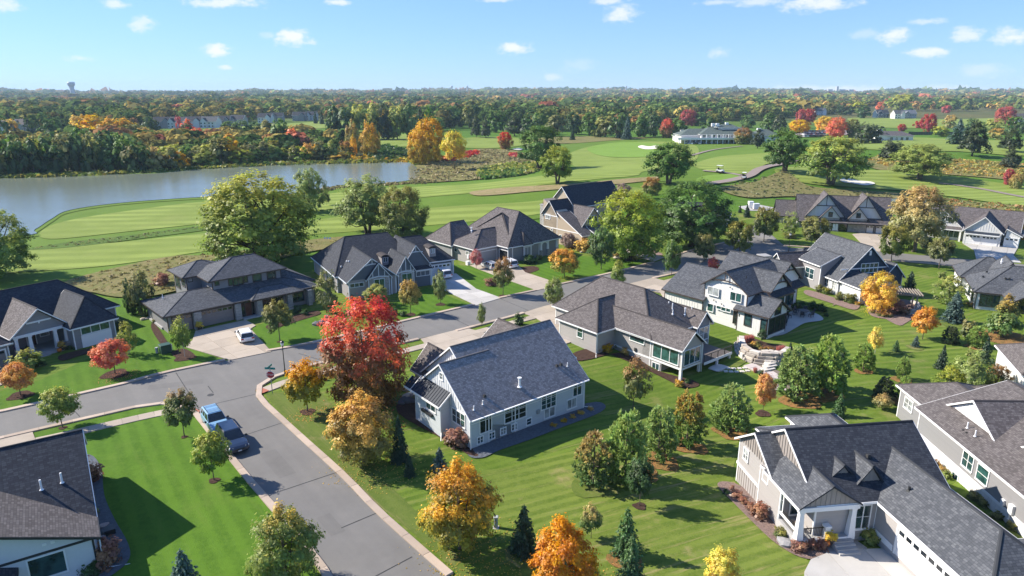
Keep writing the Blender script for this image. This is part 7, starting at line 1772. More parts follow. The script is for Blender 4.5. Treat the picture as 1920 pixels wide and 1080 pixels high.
def car(name, label, c_px, to_px, L_, W_, Ht, col, cat='car', roofrack=False, group=None, parts=True, hz=None):
    p, q = at(*c_px), at(*to_px); ang = math.atan2(q[1]-p[1], q[0]-p[0])
    r = empty(name, (p[0], p[1], float(H(p[0], p[1])) + (.11 if hz is None else hz)), ang); tag(r, label, cat, group or 'cars of the neighbourhood')
    w = W_ / 2
    def ring(x, z0, z1, ww): return [(x*L_, -ww*w*.9, z0), (x*L_, -ww*w, z0+.12), (x*L_, -ww*w, (z0+z1)/2), (x*L_, -ww*w*.95, z1-.05), (x*L_, -ww*w*.86, z1), (x*L_, ww*w*.86, z1), (x*L_, ww*w*.95, z1-.05), (x*L_, ww*w, (z0+z1)/2), (x*L_, ww*w, z0+.12), (x*L_, ww*w*.9, z0)]
    k = Ht / 1.7; bz = 1.03 * k
    body = loft([ring(-.5, .5*k, .88*k, .86), ring(-.485, .36*k, .98*k, .95), ring(-.4, .24, bz+.02, 1), ring(-.1, .22, bz+.01, 1), ring(.17, .22, bz, 1), ring(.22, .22, bz-.01, 1), ring(.38, .24, .95*k, .98), ring(.46, .3*k, .86*k, .93), ring(.49, .36*k, .76*k, .86), ring(.5, .42*k, .68*k, .8)], 10)
    body.build('body', col, r, smooth=False, bevel=.012)
    gb, gt = .9*w, .74*w
    G = [(-.485*L_, -gb, bz), (.215*L_, -gb, bz-.02), (.215*L_, gb, bz-.02), (-.485*L_, gb, bz), (-.42*L_, -gt, Ht-.07), (.055*L_, -gt, Ht-.06), (.055*L_, gt, Ht-.06), (-.42*L_, gt, Ht-.07)]
    MB().hexa(G).build('glasshouse', G_BLACK, r)
    rt = MB(); rt.hexa([(-.45*L_, -gt-.03, Ht-.09), (.06*L_, -gt-.03, Ht-.09), (.06*L_, gt+.03, Ht-.09), (-.45*L_, gt+.03, Ht-.09), (-.42*L_, -gt*.9, Ht), (.03*L_, -gt*.9, Ht-.005), (.03*L_, gt*.9, Ht-.005), (-.42*L_, gt*.9, Ht)]); rt.build('roof_panel', col, r)
    for s in (-1, 1):
        for xb, xt in ((.2, .05), (-.12, -.13), (-.3, -.29), (-.475, -.425)):
            m = MB(); d = .035*L_ if xb != -.475 else .05*L_
            m.hexa([(xb*L_-d/2, s*(gb-.02), bz-.02), (xb*L_+d/2, s*(gb-.02), bz-.02), (xb*L_+d/2, s*(gb+.015), bz-.02), (xb*L_-d/2, s*(gb+.015), bz-.02), (xt*L_-d/2, s*(gt-.02), Ht-.08), (xt*L_+d/2, s*(gt-.02), Ht-.08), (xt*L_+d/2, s*(gt+.015), Ht-.08), (xt*L_-d/2, s*(gt+.015), Ht-.08)]); m.build('pillar', col, r)
        m = MB(); m.box(.17*L_-.1, .17*L_+.1, s*(w+.13)-.1, s*(w+.13)+.1, bz-.02, bz+.16); m.build('mirror', M_plast, r, bevel=.03)
        for x in (.31, -.31):
            t = MB(); t.tube([(x*L_, s*(w-.26), .36*k), (x*L_, s*(w-.02), .36*k)], .36*k, 16); t = t.build('wheel', M_tyre, r)
            a = MB(); a.tube([(x*L_, s*(w-.05), .36*k), (x*L_, s*(w+.005), .36*k)], .23*k, 12); a.build('rim', M_rim, t)
        m = MB(); m.hexa([(.455*L_, s*w*.55, .66*k), (.487*L_, s*w*.55, .66*k), (.472*L_, s*w*.9, .66*k), (.44*L_, s*w*.9, .66*k), (.445*L_, s*w*.55, .83*k), (.482*L_, s*w*.55, .8*k), (.468*L_, s*w*.9, .8*k), (.43*L_, s*w*.9, .83*k)]); m.build('headlight', M_lampw, r)
        m = MB(); m.box(-.505*L_, -.47*L_, min(s*w*.55, s*w*.9), max(s*w*.55, s*w*.9), .72*k, .92*k); m.build('tail_light', M_lampr, r)
        if roofrack: MB().tube([(-.38*L_, s*gt*.85, Ht+.06), (.0, s*gt*.85, Ht+.06)], .025, 5).build('roof_rail', M_plast, r)
    m = MB(); m.box(.475*L_, .503*L_, -w*.45, w*.45, .5*k, .68*k); m.build('grille', M_plast, r)
    MB().box(.503*L_, .508*L_, -.17, .17, .42*k, .53*k).build('number_plate', M_plate, r); MB().box(-.512*L_, -.505*L_, -.17, .17, .6*k, .72*k).build('number_plate', M_plate, r)
    if roofrack:
        for x in (-.32, -.12, -.0): MB().box(x*L_-.03, x*L_+.03, -gt*.86, gt*.86, Ht+.07, Ht+.1).build('crossbar', M_rim, r)
    return r
car('parked_car', 'light blue estate car with roof rails parked on the kerb behind the dark SUV', (405, 800), (424, 826), 4.7, 1.95, 1.65, paint('sky_blue', (.2, .36, .52)), 'car', True)
car('parked_car', 'dark navy SUV parked at the kerb in front of the light blue car', (437, 836), (461, 868), 5.0, 2.05, 1.8, paint('navy', (.012, .02, .045)), 'car')
car('parked_car', 'white SUV on the prairie house drive, seen from behind', (460, 637), (448, 618), 4.5, 1.95, 1.6, paint('white', (.8, .8, .8)), 'car')
car('parked_car', 'white SUV on the pale concrete drive of the gabled house', (830, 520), (810, 510), 4.9, 2.0, 1.75, paint('white', (.8, .8, .8)), 'car')
car('parked_car', 'silver car in the shade by the hip-roofed house garage', (918, 504), (904, 498), 4.6, 1.9, 1.5, paint('silver', (.42, .43, .45)), 'car')
car('parked_car', 'white SUV beside the silver car at the hip-roofed house', (953, 501), (938, 495), 4.9, 2.0, 1.75, paint('white', (.8, .8, .8)), 'car')

def street_lamp(px, top, label):
    p = at(*px); hgt = height_at(top[0], top[1], p[0], p[1]) - p[2]
    r = empty('street_lamp', p); tag(r, label, 'street lamp', 'black street lamps'); s = hgt / 4.4
    m = MB(); m.lathe([(.2, 0), (.2, .12), (.13, .2), (.1, .7), (.065, .8), (.05, 3.4), (.045, 3.55)], 10); b = m.build('post', METALB, r); b.scale = (1, 1, s)
    def up(mb): mb.v = [(x, y, z + 3.55*s) for x, y, z in mb.v]; return mb
    up(MB().lathe([(.12, -.04), (.16, .02), (.1, .08)], 10)).build('lamp_collar', METALB, r)
    up(MB().lathe([(.11, .08), (.19, .2), (.2, .42), (.15, .5)], 10)).build('lamp_glass', flat('lamp_glass', (.75, .76, .74), .2), r)
    up(MB().lathe([(.26, .5), (.2, .6), (.07, .72), (.03, .85)], 10)).build('lamp_cap', METALB, r)
    up(MB().tube([(0, -.45, -.35), (0, .45, -.35)], .02, 5)).build('ladder_bar', METALB, r)
street_lamp((535, 704), (527, 636), 'black street lamp at the corner beyond the stop sign')
street_lamp((1478, 476), (1477, 434), 'black street lamp beside the asphalt drive, far off')

def text_mesh(txt, size, depth=.004):
    cu = bpy.data.curves.new('lettering', 'FONT'); cu.body = txt; cu.size = size; cu.align_x = 'CENTER'; cu.align_y = 'CENTER'; cu.extrude = depth
    o = bpy.data.objects.new('lettering', cu); COL.objects.link(o)
    dg = bpy.context.evaluated_depsgraph_get(); me = bpy.data.meshes.new_from_object(o.evaluated_get(dg)); COL.objects.unlink(o); bpy.data.objects.remove(o); return me
def stop_sign():
    p = at(511, 738); r = empty('stop_sign', p, R(-6)); tag(r, 'red octagonal stop sign with a green street-name blade at the road corner', 'stop sign')
    r.scale = (1.25, 1.25, 1.12)
    MB().box(-.03, .03, -.02, .02, 0, 3.05).build('post', flat('post_galvanised', (.35, .36, .36), .5, .5), r)
    a = [R(22.5 + 45*k) for k in range(8)]; W_ = flat('sign_white', (.8, .8, .8), .4); RD = flat('sign_red', (.42, .015, .02), .4); GN = flat('sign_green', (.0, .22, .2), .4)
    def octa(rad, y0, y1): 
        m = MB(); m.add([(rad*math.cos(t), y, 2.15 + rad*math.sin(t)) for y in (y0, y1) for t in a], [tuple(range(8)), tuple(range(15, 7, -1))] + [(k, (k+1) % 8, 8 + (k+1) % 8, 8 + k) for k in range(8)]); return m
    octa(.41, -.05, -.03).build('sign_border', W_, r); octa(.375, -.06, -.05).build('sign_face', RD, r)
    t = mobj('lettering', text_mesh('STOP', .27), r, W_); t.rotation_euler = (math.pi/2, 0, 0); t.location = (0, -.066, 2.15)
    MB().box(-.5, .5, -.012, .012, 2.72, 2.94).build('street_name_blade', GN, r); MB().box(-.012, .012, -.45, .45, 2.97, 3.17).build('street_name_blade', GN, r)
stop_sign()

def boxy(name, label, px, w, d, hgt, mat, cat, rz=0, lid=True, group=None):
    p = at(*px); r = empty(name, p, rz); tag(r, label, cat, group)
    MB().box(-w/2, w/2, -d/2, d/2, -.1, hgt).build('cabinet', mat, r, bevel=.03)
    if lid: MB().box(-w/2-.04, w/2+.04, -d/2-.04, d/2+.04, hgt, hgt+.09).build('lid', mat, r, bevel=.03)
    MB().box(-w/2-.1, w/2+.1, -d/2-.1, d/2+.1, -.2, .06).build('pad', STEP, r)
M_tg = flat('transformer_green', (.03, .075, .05), .5); M_ped = flat('pedestal_grey', (.35, .37, .36), .6)
boxy('transformer', 'green transformer box on the lawn beside the birch bed', (311, 662), 1.3, 1.1, 1.2, M_tg, 'transformer', R(43))
boxy('cable_pedestal', 'grey cable pedestal left of the green transformer', (295, 663), .3, .3, .8, M_ped, 'utility box', 0, True, 'cable pedestals')
boxy('cable_pedestal', 'grey cable pedestal right of the green transformer', (321, 658), .3, .3, .85, M_ped, 'utility box', 0, True, 'cable pedestals')
boxy('cable_pedestal', 'grey-green cable pedestal between the big orange maple and the dark spruce', (930, 990), .3, .3, 1.0, M_ped, 'utility box', 0, True, 'cable pedestals')
boxy('utility_cabinet', 'pale utility cabinet by the far drive, left of two', (1407, 390), 1.3, 1.2, 1.8, PIPE, 'utility box', 0, True, 'utility cabinets')
boxy('utility_cabinet', 'pale utility cabinet by the far drive, right of two', (1417, 392), 1.6, 1.2, 1.5, PIPE, 'utility box', 0, True, 'utility cabinets')

ROCKS = []
for sdd in range(4):
    bm = bmesh.new(); bmesh.ops.create_icosphere(bm, subdivisions=2, radius=1); g = np.random.default_rng(sdd)
    ph = g.random(6) * 6
    for v in bm.verts: v.co *= 1 + .16*math.sin(3*v.co.x + ph[0]) + .13*math.sin(4*v.co.y + ph[1]) + .1*math.sin(5*v.co.z + ph[2]); v.co.z *= .62
    me = bpy.data.meshes.new('boulder'); bm.to_mesh(me); bm.free(); ROCKS.append(me)
M_rock = [flat('granite_%s' % k, c, .9, var=.3, scale=2, bump=.5, bscale=8) for k, c in (('grey', (.26, .25, .25)), ('pink', (.36, .27, .24)), ('dark', (.12, .12, .125)), ('tan', (.44, .38, .3)))]
for me in ROCKS: me.materials.append(M_rock[0])
def boulder(px, r_, mi, label, group=None):
    o = mobj('boulder', ROCKS[int(TR.integers(4))]); o.material_slots[0].link = 'OBJECT'; o.material_slots[0].material = M_rock[mi]
    p = at(*px); o.location = (p[0], p[1], p[2] + r_*.25); o.scale = (r_, r_*.8, r_*.75); o.rotation_euler = (0, 0, float(TR.random()*6)); tag(o, label, 'boulder', group)
f = zm(1280, 720, 3)
boulder(f(570, 905), .75, 0, 'largest grey boulder at the foot of the porch corner'); boulder(f(612, 890), .45, 3, 'pale boulder beside the largest grey one'); boulder(f(272, 628), .4, 3, 'pale stone at the end of the gravel bed by the greige wall')
f = zm(700, 540, 3.376)
for x, y, r_, mi in ((215, 690, .7, 3), (245, 690, .6, 0), (195, 715, .7, 2), (230, 725, .8, 2), (205, 650, .5, 3), (180, 735, .6, 2)): boulder(f(x, y), r_, mi, 'boulder in the rock pile at the left end of the blue-grey house', 'rock pile by the blue-grey house')
f = zm(260, 440, 4.5)
for x, y, r_ in ((1500, 765, .8), (1530, 755, .7), (1560, 740, .8), (1590, 700, .6), (1515, 770, .5)): boulder(f(x, y), r_, 2, 'dark boulder beside the red maple on the prairie house lawn', 'dark boulders by the red maple')
for x, y in ((40, 720), (75, 715)): boulder(f(x, y), .55, 3, 'pale boulder at the side lawn of the prairie house', 'pale boulders on the side lawn')
f = zm(820, 320, 5.4)
for x, y in ((1480, 830), (1530, 830), (1580, 845), (1790, 870), (1820, 890)): boulder(f(x, y), .8, 3, 'tan boulder in the bed before the steep-gabled house', 'tan boulders in the bed')
f = zm(0, 800, 3.856)
boulder(f(755, 725), .45, 1, 'pinkish boulder in the grey gravel strip, upper of two'); boulder(f(725, 825), .45, 0, 'pale grey boulder in the grey gravel strip, lower of two')

# retaining wall of cut stones, stones one by one
def stone_mesh(sd_):
    g = np.random.default_rng(sd_); m = MB(); c = [(-.5,-.5,0),(.5,-.5,0),(.5,.5,0),(-.5,.5,0),(-.5,-.5,1),(.5,-.5,1),(.5,.5,1),(-.5,.5,1)]
    m.hexa([tuple(np.array(q) + g.normal(0, .035, 3)) for q in c]); me = m.mesh('stone')
    bm = bmesh.new(); bm.from_mesh(me); bmesh.ops.bevel(bm, geom=list(bm.edges), offset=.06, segments=1, affect='EDGES'); bm.to_mesh(me); bm.free(); return me
STONES = [stone_mesh(k) for k in range(5)]
M_wst = [flat('wallstone_%d' % k, c, .9, var=.22, scale=3, bump=.4, bscale=12) for k, c in enumerate(((.5, .44, .37), (.42, .36, .3), (.56, .51, .45), (.36, .32, .28)))]
for me in STONES: me.materials.append(M_wst[0])
def stone(parent, x, y, z, l, d, hgt, rz, name='stone'):
    o = mobj(name, STONES[int(TR.integers(5))], parent); o.material_slots[0].link = 'OBJECT'; o.material_slots[0].material = M_wst[int(TR.integers(4))]
    o.location = (x, y, z); o.scale = (l, d, hgt); o.rotation_euler = (0, 0, rz + float(TR.normal(0, .03)))
def retaining_wall(px, courses, label, hc=.42, L0=1.15, back=.18, fill=True):
    root = empty('retaining_wall'); tag(root, label, 'retaining wall')
    p = catmull(gpts(px), 5, False)
    for c in range(courses):
        q = []
        for i, a in enumerate(p):
            d = p[min(i+1, len(p)-1)] - p[max(i-1, 0)]; d = d / np.linalg.norm(d); q.append(a + np.array([-d[1], d[0]]) * back * c)
        Ls = poly_len(q); s = (c % 2) * L0 * .5
        while s < Ls[-1] - .3:
            l = min(L0 * float(TR.uniform(.7, 1.4)), Ls[-1] - s); a, b = along(q, Ls, s), along(q, Ls, s + l); m_ = (a + b) / 2
            stone(root, m_[0], m_[1], float(H(*m_)) - .1 + c*hc, l - .04, .7, hc - .025, math.atan2(b[1]-a[1], b[0]-a[0])); s += l
    return root
retaining_wall([(1381, 645), (1383, 660), (1392, 672), (1408, 680), (1424, 684), (1440, 684), (1458, 686), (1474, 680), (1484, 672)], 4, 'curved retaining wall of pale cut stone below the farmhouse lawn')
retaining_wall([(1424, 676), (1440, 672), (1456, 675), (1470, 676)], 3, 'short upper tier of the stone retaining wall around the steps', .4, .9)
st = empty('stone_steps', at(1445, 686)); tag(st, 'broad stone steps beside the retaining wall leading to the path', 'steps')
for k in range(4):
    a = at(1440 + k*3, 694 - k*4); b = a - st.location.to_tuple()[0] * 0
    o = mobj('step', STONES[k], st); o.material_slots[0].link = 'OBJECT'; o.material_slots[0].material = M_wst[2]
    o.location = Vector(a) - st.location + Vector((0, 0, .12*k)); o.scale = (1.8, .9, .3); o.rotation_euler = (0, 0, .4)
walk_root([(1405, 684), (1430, 695), (1450, 702), (1462, 716), (1468, 734)], 2.2, 'stone_path', concrete_mat('path_stone', (.46, .4, .37), .22), 1.1)
for k in range(13):
    t = k / 12; p = at(1345 + 62*t, 689 + 3*math.sin(3*t) + 6*(k % 2)); o = mobj('stepping_stone', STONES[k % 5]); o.material_slots[0].link = 'OBJECT'; o.material_slots[0].material = M_wst[2]
    o.location = (p[0], p[1], float(H(p[0], p[1])) + .02); o.scale = (.55, .5, .12); tag(o, 'pale stepping stone in the grass between the deck and the retaining wall', 'stepping stone', 'stepping stones to the wall')
o = mobj('landing_pad', STONES[0]); o.material_slots[0].link = 'OBJECT'; o.material_slots[0].material = M_wst[2]; p = at(1347, 690); o.location = (p[0], p[1], p[2] + .0); o.scale = (2.4, 1.6, .14); o.rotation_euler = (0, 0, R(39)); tag(o, 'square pale stone pad at the foot of the deck stairs', 'stone pad')

# patio with a round table, and the terrace with its pergola
pxpatch('patio', [(1436,633),(1462,618),(1470,604),(1481,586),(1502,583),(1529,589),(1543,598),(1538,603),(1510,607),(1491,617),(1468,629)], M_concw, .16, 1.5, 4)
def chair(p, rz, mat, label, group, s=1.0):
    r = empty('patio_chair', p, rz); tag(r, label, 'chair', group); r.scale = (s, s, s)
    MB().box(-.28, .28, -.26, .26, .38, .45).build('seat', mat, r); MB().hexa([(-.28,.22,.45),(.28,.22,.45),(.28,.27,.45),(-.28,.27,.45),(-.28,.34,.98),(.28,.34,.98),(.28,.39,.98),(-.28,.39,.98)]).build('backrest', mat, r)
    for x in (-.25, .25):
        for y in (-.23, .23): MB().box(x-.025, x+.025, y-.025, y+.025, 0, .39).build('leg', mat, r)
        MB().box(x-.03, x+.03, -.25, .27, .62, .66).build('armrest', mat, r)
M_iron = flat('patio_iron', (.035, .035, .04), .5); M_wick = flat('wicker', (.3, .22, .15), .8, var=.3, scale=20)
tp = at(1506, 592); tz = float(tp[2]) + .17
t = empty('patio_table', (tp[0], tp[1], tz)); tag(t, 'dark round patio table on the curved farmhouse patio', 'table')
MB().lathe([(.85, .7), (.85, .75)], 20).build('tabletop', M_iron, t); MB().lathe([(.35, 0), (.08, .1), (.08, .7)], 10).build('pedestal', M_iron, t)
for k in range(6):
    a = k * math.pi / 3; chair((tp[0] + 1.35*math.cos(a), tp[1] + 1.35*math.sin(a), tz), a - math.pi/2, M_iron, 'dark iron chair around the round patio table', 'chairs round the patio table')
for k, (x, y) in enumerate(((1472, 604), (1478, 598), (1470, 612))): q = at(x, y); chair((q[0], q[1], q[2] + .17), 1 + k, M_iron, 'dark armchair close to the farmhouse glass wall', 'armchairs by the glass wall', 1.15)
gp = at(1486, 618); g_ = None
def pergola():
    p = at(1690, 580); r = empty('pergola', p, R(-18)); tag(r, 'weathered timber pergola with a slatted top on the fire pit terrace', 'pergola')
    M_ = flat('weathered_wood', (.26, .22, .18), .85, var=.25, scale=8)
    for x in (-1.7, 1.7):
        for y in (-1.3, 1.3): MB().box(x-.1, x+.1, y-.1, y+.1, -.2, 2.7).build('post', M_, r)
    for y in (-1.4, 1.4): MB().box(-2.5, 2.5, y-.06, y+.06, 2.7, 2.95).build('beam', M_, r)
    for k in range(13): x = -2.3 + k*.383; MB().box(x-.05, x+.05, -2.0, 2.0, 2.96, 3.12).build('slat', M_, r)
pergola()
retaining_wall([(1700, 590), (1712, 588), (1722, 580), (1718, 572), (1706, 570)], 2, 'curved tan stone seat wall beside the pergola', .4, 1.0)
def sofa(px, rz, label):
    p = at(*px); r = empty('outdoor_sofa', (p[0], p[1], p[2] + .14), rz); tag(r, label, 'sofa'); M_ = flat('cushion_cream', (.62, .58, .52), .9)
    MB().box(-1.1, 1.1, -.45, .45, .1, .4).build('base', M_wick, r); MB().box(-1.1, 1.1, .3, .5, .4, .85).build('backrest', M_wick, r)
    for x in (-.55, .55): MB().box(x-.52, x+.52, -.45, .3, .4, .55).build('cushion', M_, r, bevel=.04)
    for x in (-1.1, 1.1): MB().box(x-.1, x+.1, -.45, .5, .1, .62).build('armrest', M_wick, r)
sofa((1660, 580), R(160), 'cream cushioned outdoor sofa on the fire pit terrace')
p = at(1676, 584); fp = empty('fire_pit', (p[0], p[1], p[2] + .14)); tag(fp, 'round stone fire pit in front of the pergola', 'fire pit')
for k in range(12): stone(fp, .75*math.cos(k*.5236), .75*math.sin(k*.5236), 0, .4, .28, .42, k*.5236 + math.pi/2)

# front porch of the corner house: rockers, planter, pumpkin
HM = [o for o in bpy.data.objects if o.name == 'porch_house'][0]
def on_house(root, x, y, z): m = Matrix.Translation(root.location) @ Matrix.Rotation(root.rotation_euler.z, 4, 'Z'); return m @ Vector((x, y, z))
for k, (x, y) in enumerate(((.9, -.4), (.9, -1.6))): chair(on_house(HM, x, y, .45), R(97.4) + math.pi/2 + .2*(k*2-1), M_wick, ('wicker porch chair nearer the wall corner', 'wicker porch chair beside the front door')[k], 'wicker porch chairs')
def pot(pos, label, fol, s=1):
    r = empty('flower_pot', pos); tag(r, label, 'flower pot'); MB().lathe([(.16*s, 0), (.24*s, .35*s), (.26*s, .38*s), (.2*s, .37*s)], 12).build('pot', T_BLACK, r)
    c = bpy.data.objects.new('plant', PROTO['bush'][0][0]); link(c, r); c.location = (0, 0, .3*s); c.scale = (.75*s, .75*s, .55*s); c.material_slots[0].link = 'OBJECT'; c.material_slots[0].material = shade(fol)
pot(on_house(HM, -.75, -2.35, .2), 'black pot of yellow flowers on the porch steps', 'yellow', 1.2)
def pumpkin(pos, label, s=.22):
    m = MB(); n = 16; pr = [(.02, 0), (.7, .05), (1, .5), (.8, .95), (.15, 1.02)]
    for rr_, z in pr:
        for k in range(n): a = 2*math.pi*k/n; q = rr_*s*(1 + .07*math.cos(8*a)); m.v.append((q*math.cos(a), q*math.sin(a), z*s*1.5))
    for i in range(len(pr)-1):
        for k in range(n): m.f.append((i*n + k, i*n + (k+1) % n, (i+1)*n + (k+1) % n, (i+1)*n + k))
    r = empty('pumpkin', pos); tag(r, label, 'pumpkin', 'porch pumpkins'); m.build('flesh', flat('pumpkin_orange', (.55, .16, .02), .5), r, smooth=True); MB().tube([(0, 0, s*1.45), (.02, 0, s*1.9)], .025, 5).build('stem', flat('stem_brown', (.1, .08, .03)), r)
pumpkin(on_house(HM, -.95, -1.95, .2), 'orange pumpkin beside the lowest porch step of the porch house')
HA = [o for o in bpy.data.objects if o.name == 'craftsman_house'][0]
pot(on_house(HA, -6.4, 1.3, .2), 'dark pot of orange mums on the left-edge porch steps', 'amber', 1.5); pumpkin(on_house(HA, -6.9, 1.0, .15), 'orange pumpkin on the left-edge porch steps', .3)
fl = empty('house_flag', on_house(HA, -11.6, 2.0, 2.0), R(54.1)); tag(fl, 'small striped flag hanging from the left-edge porch column', 'flag')
MB().tube([(0, 0, -.3), (-.1, -.9, .35)], .02, 5).build('flag_pole', T_WHITE, fl)
fd = [MB() for _ in range(2)]
for k in range(13): MB().box(-.12, -.1, -.85, -.2, -.95 + k*.085, -.95 + (k+1)*.085).build('stripe', (flat('flag_red', (.45, .03, .05)) if k % 2 == 0 else T_WHITE), fl)
MB().box(-.125, -.095, -.85, -.55, -.28, .155).build('canton', flat('flag_blue', (.03, .05, .2)), fl)
pl = on_house([o for o in bpy.data.objects if o.name == 'prairie_house'][0], 3.9, -.55, .1); pot(pl, 'pot of yellow flowers between the brown garage doors', 'yellow', 1.6)

# golf carts on the path
def cart(px, to, label, s=1.0, group='golf carts'):
    p, q = at(*px), at(*to); r = empty('golf_cart', (p[0], p[1], float(H(p[0], p[1])) + .46), math.atan2(q[1]-p[1], q[0]-p[0])); tag(r, label, 'golf cart', group); r.scale = (s,)*3
    MB().hexa([(-1.1,-.55,.3),(1.15,-.5,.3),(1.15,.5,.3),(-1.1,.55,.3),(-1.1,-.55,.75),(.9,-.45,.7),(.9,.45,.7),(-1.1,.55,.75)]).build('body', T_WHITE, r)
    MB().box(-.6, 0, -.5, .5, .75, .9).build('seat', M_plast, r); MB().box(-.65, -.5, -.5, .5, .9, 1.25).build('backrest', M_plast, r); MB().box(-1.0, .7, -.6, .6, 1.85, 1.93).build('canopy', T_WHITE, r)
    for x in (-.9, .6):
        for y in (-.52, .52): MB().box(x-.025, x+.025, y-.025, y+.025, .7, 1.86).build('canopy_post', M_plast, r)
    for x in (-.75, .8):
        for y in (-.55, .55): MB().tube([(x, y-.1, .24), (x, y+.1, .24)], .24, 10).build('wheel', M_tyre, r)
cart((1350, 325), (1360, 326), 'white golf cart beside the tee, on the thin path', 1.25); cart((1395, 337), (1400, 332), 'golf cart on the cart path below the tee', 1.1)
# ================================================================== FAR HOUSES, CLUBHOUSE, WOODS, TOWERS
def far_house(px, w, d, ang, label, wall, roof, ze=6.0, zr=10.5, cross=True, name='far_house', flip=1):
    p = at(*px); h = House(name, label, p[0], p[1], ang, 'house', 'houses beyond the golf course'); h.wall = wall; h.roof = roof
    h.blk(-w/2, w/2, 0, d, ze, zr, 'x', corner=False)
    if cross: h.blk(-w/2 + (.5 if flip > 0 else w*.55), -w/2 + (w*.45 if flip > 0 else w-.5), -1.5, d*.6, ze+.02, zr-1.2, 'y', corner=False)
    for k in range(int(w // 3.4)):
        u = -w/2 + 1.2 + k*3.4
        for z in (1.0, 3.6) if ze > 5 else (1.0,): h.win('y', .45 if not cross else -1.2 if (u + 1.4 < (-w/2 + w*.45) and flip > 0) else .45, -1, u, u+1.5, z, z+1.4, 1, 1, fw=.2)
    return h
FH = [((303,241),15,12,10,'first grey house in the row across the lake, from its left end',W_LILAC,RF_NAVY),((330,241),16,12,-8,'white-gabled house second in the row across the lake',W_WHITE,RF_NAVY),((362,240),15,12,5,'dark-roofed house behind the small orange trees across the lake',W_WHITE,RF_NAVY),
 ((391,240),16,12,-5,'grey timber-gabled house in the middle of the row across the lake',W_WHITE,RF_GREY),((418,238),14,12,8,'dark grey house right of the middle of the lake row',W_GREY,RF_NAVY),((443,236),15,12,-6,'brownish house at the right end of the lake row',W_GREIGE,RF_NAVY),
 ((496,231),15,11,0,'bright white house standing apart right of the lake row',W_WHITE,RF_NAVY),((520,229),13,11,6,'white house with dark roof beside the bright white one',W_LILAC,RF_NAVY),((560,227),15,11,0,'grey house half hidden by trees right of the white pair',W_GREY,RF_NAVY),((584,226),12,11,0,'pale house at the right of the far left houses',W_BLUEGREY,RF_NAVY),
 ((6,250),16,12,0,'low house at the left edge behind the lakeside woods',W_BLUEGREY,RF_TAUPE),((40,247),15,12,0,'low grey house near the left edge behind small spruces',W_GREY,RF_TAUPE),
 ((64,233),18,12,4,'grey-roofed house above the lakeside woods at far left',W_GREY,RF_BROWN),((137,229),18,12,0,'grey-roofed house left of the big orange trees',W_BLUEGREY,RF_GREY),((168,228),16,12,0,'house roof peeping over the big orange trees',W_GREY,RF_GREY),((215,228),20,12,0,'long roof behind the amber trees across the lake',W_LILAC,RF_GREY),
 ((820,211),17,12,0,'white house in the woods above the lake end',W_WHITE,RF_NAVY),((835,204),17,12,0,'house behind the white one in the woods above the lake end',W_BLUEGREY,RF_NAVY),((890,203),18,13,5,'pale house in the middle woods, left of a pair',W_WHITE,RF_NAVY),((918,202),20,13,-5,'pale house in the middle woods, right of a pair',W_LILAC,RF_NAVY),
 ((1222,207),14,11,0,'small dark-roofed house left of the white far houses',W_GREY,RF_NAVY),((1243,208),15,11,4,'white gabled house left of the crimson tree in the far woods',W_WHITE,RF_NAVY),((1258,212),14,11,-6,'white house just left of the crimson tree',W_WHITE,RF_GREY),((1306,213),15,12,0,'white house right of the crimson tree',W_WHITE,RF_GREY),((1338,213),16,12,0,'pale house among far trees above the clubhouse',W_WHITE,RF_BROWN),
 ((1378,209),14,12,0,'pale house far above the clubhouse roof',W_WHITE,RF_GREY),((1540,216),15,12,4,'white gabled house behind the car park trees',W_WHITE,RF_GREY),((1655,221),16,12,0,'navy house right of the orange far tree',W_NAVY,RF_NAVY),((1687,223),13,12,0,'white house with tall gable on the far fairway',W_WHITE,RF_GREY),((1706,222),17,12,0,'blue-grey roofed house beside the tall white gable',W_LILAC,RF_SLATE),((1918,232),16,12,0,'house at the right edge of the far fairway',W_WHITE,RF_TAUPE)]
for i, (px, w, d, a, lb, wl, rf) in enumerate(FH): far_house(px, w, d, a, lb, wl, rf, flip=1 if i % 2 else -1)

RF_GREEN = shingle_mat('shingle_greygreen', (.06, .08, .072), (.1, .125, .11), (.15, .175, .16))
p = at(1330, 270)
h = House('clubhouse', 'white two-storey clubhouse with grey-green hipped roofs, verandas and a cupola', p[0], p[1], 2, 'clubhouse', None)
h.wall = W_WHITE; h.roof = RF_GREEN
h.blk(-6, 34, 2, 24, 6.2, 10.4, 'x', hip=(9, 9), oh=1.2, corner=False); h.blk(-18, 12, 6, 24, 5.6, 9.4, 'x', hip=(8, 8), oh=1.0, corner=False); h.blk(20, 31, -3, 12, 6.0, 9.6, 'y', hip=(5, 0), oh=1.0, corner=False)
h.blk(32, 50, 6, 22, 5.2, 9.0, 'x', hip=(7, 7), oh=.8, corner=False)
h.blk(8, 22, 8, 18, 10.4, 12.4, 'x', hip=(4, 4), oh=.6, zb=9, corner=False)
h.box('veranda_deck', -22, 33, -3.5, 6, 3.2, 3.5, T_WHITE); h.box('veranda_deck', -16, 33, -2.5, 6, -.5, .3, STEP); h.band('y', -3.5, -1, -22, 33, 3.4, 4.5, T_WHITE, .1, 'balustrade')
for x in np.arange(-21, 33, 3.6): h.column(x, -3.2, -.5, 6.6 if x > -5 else 3.3, .4, .4)
for x in np.arange(-4, 18, 3.2): h.win('y', 3.2, -1, x, x+2.2, 4.2, 6.2, 2, 1, fw=.2); h.win('y', 3.2, -1, x, x+2.2, .6, 2.6, 2, 1, fw=.2)
for x in (4, 7): h.box('roof_vent', x, x+2, 10, 12, 11, 13, PIPE)
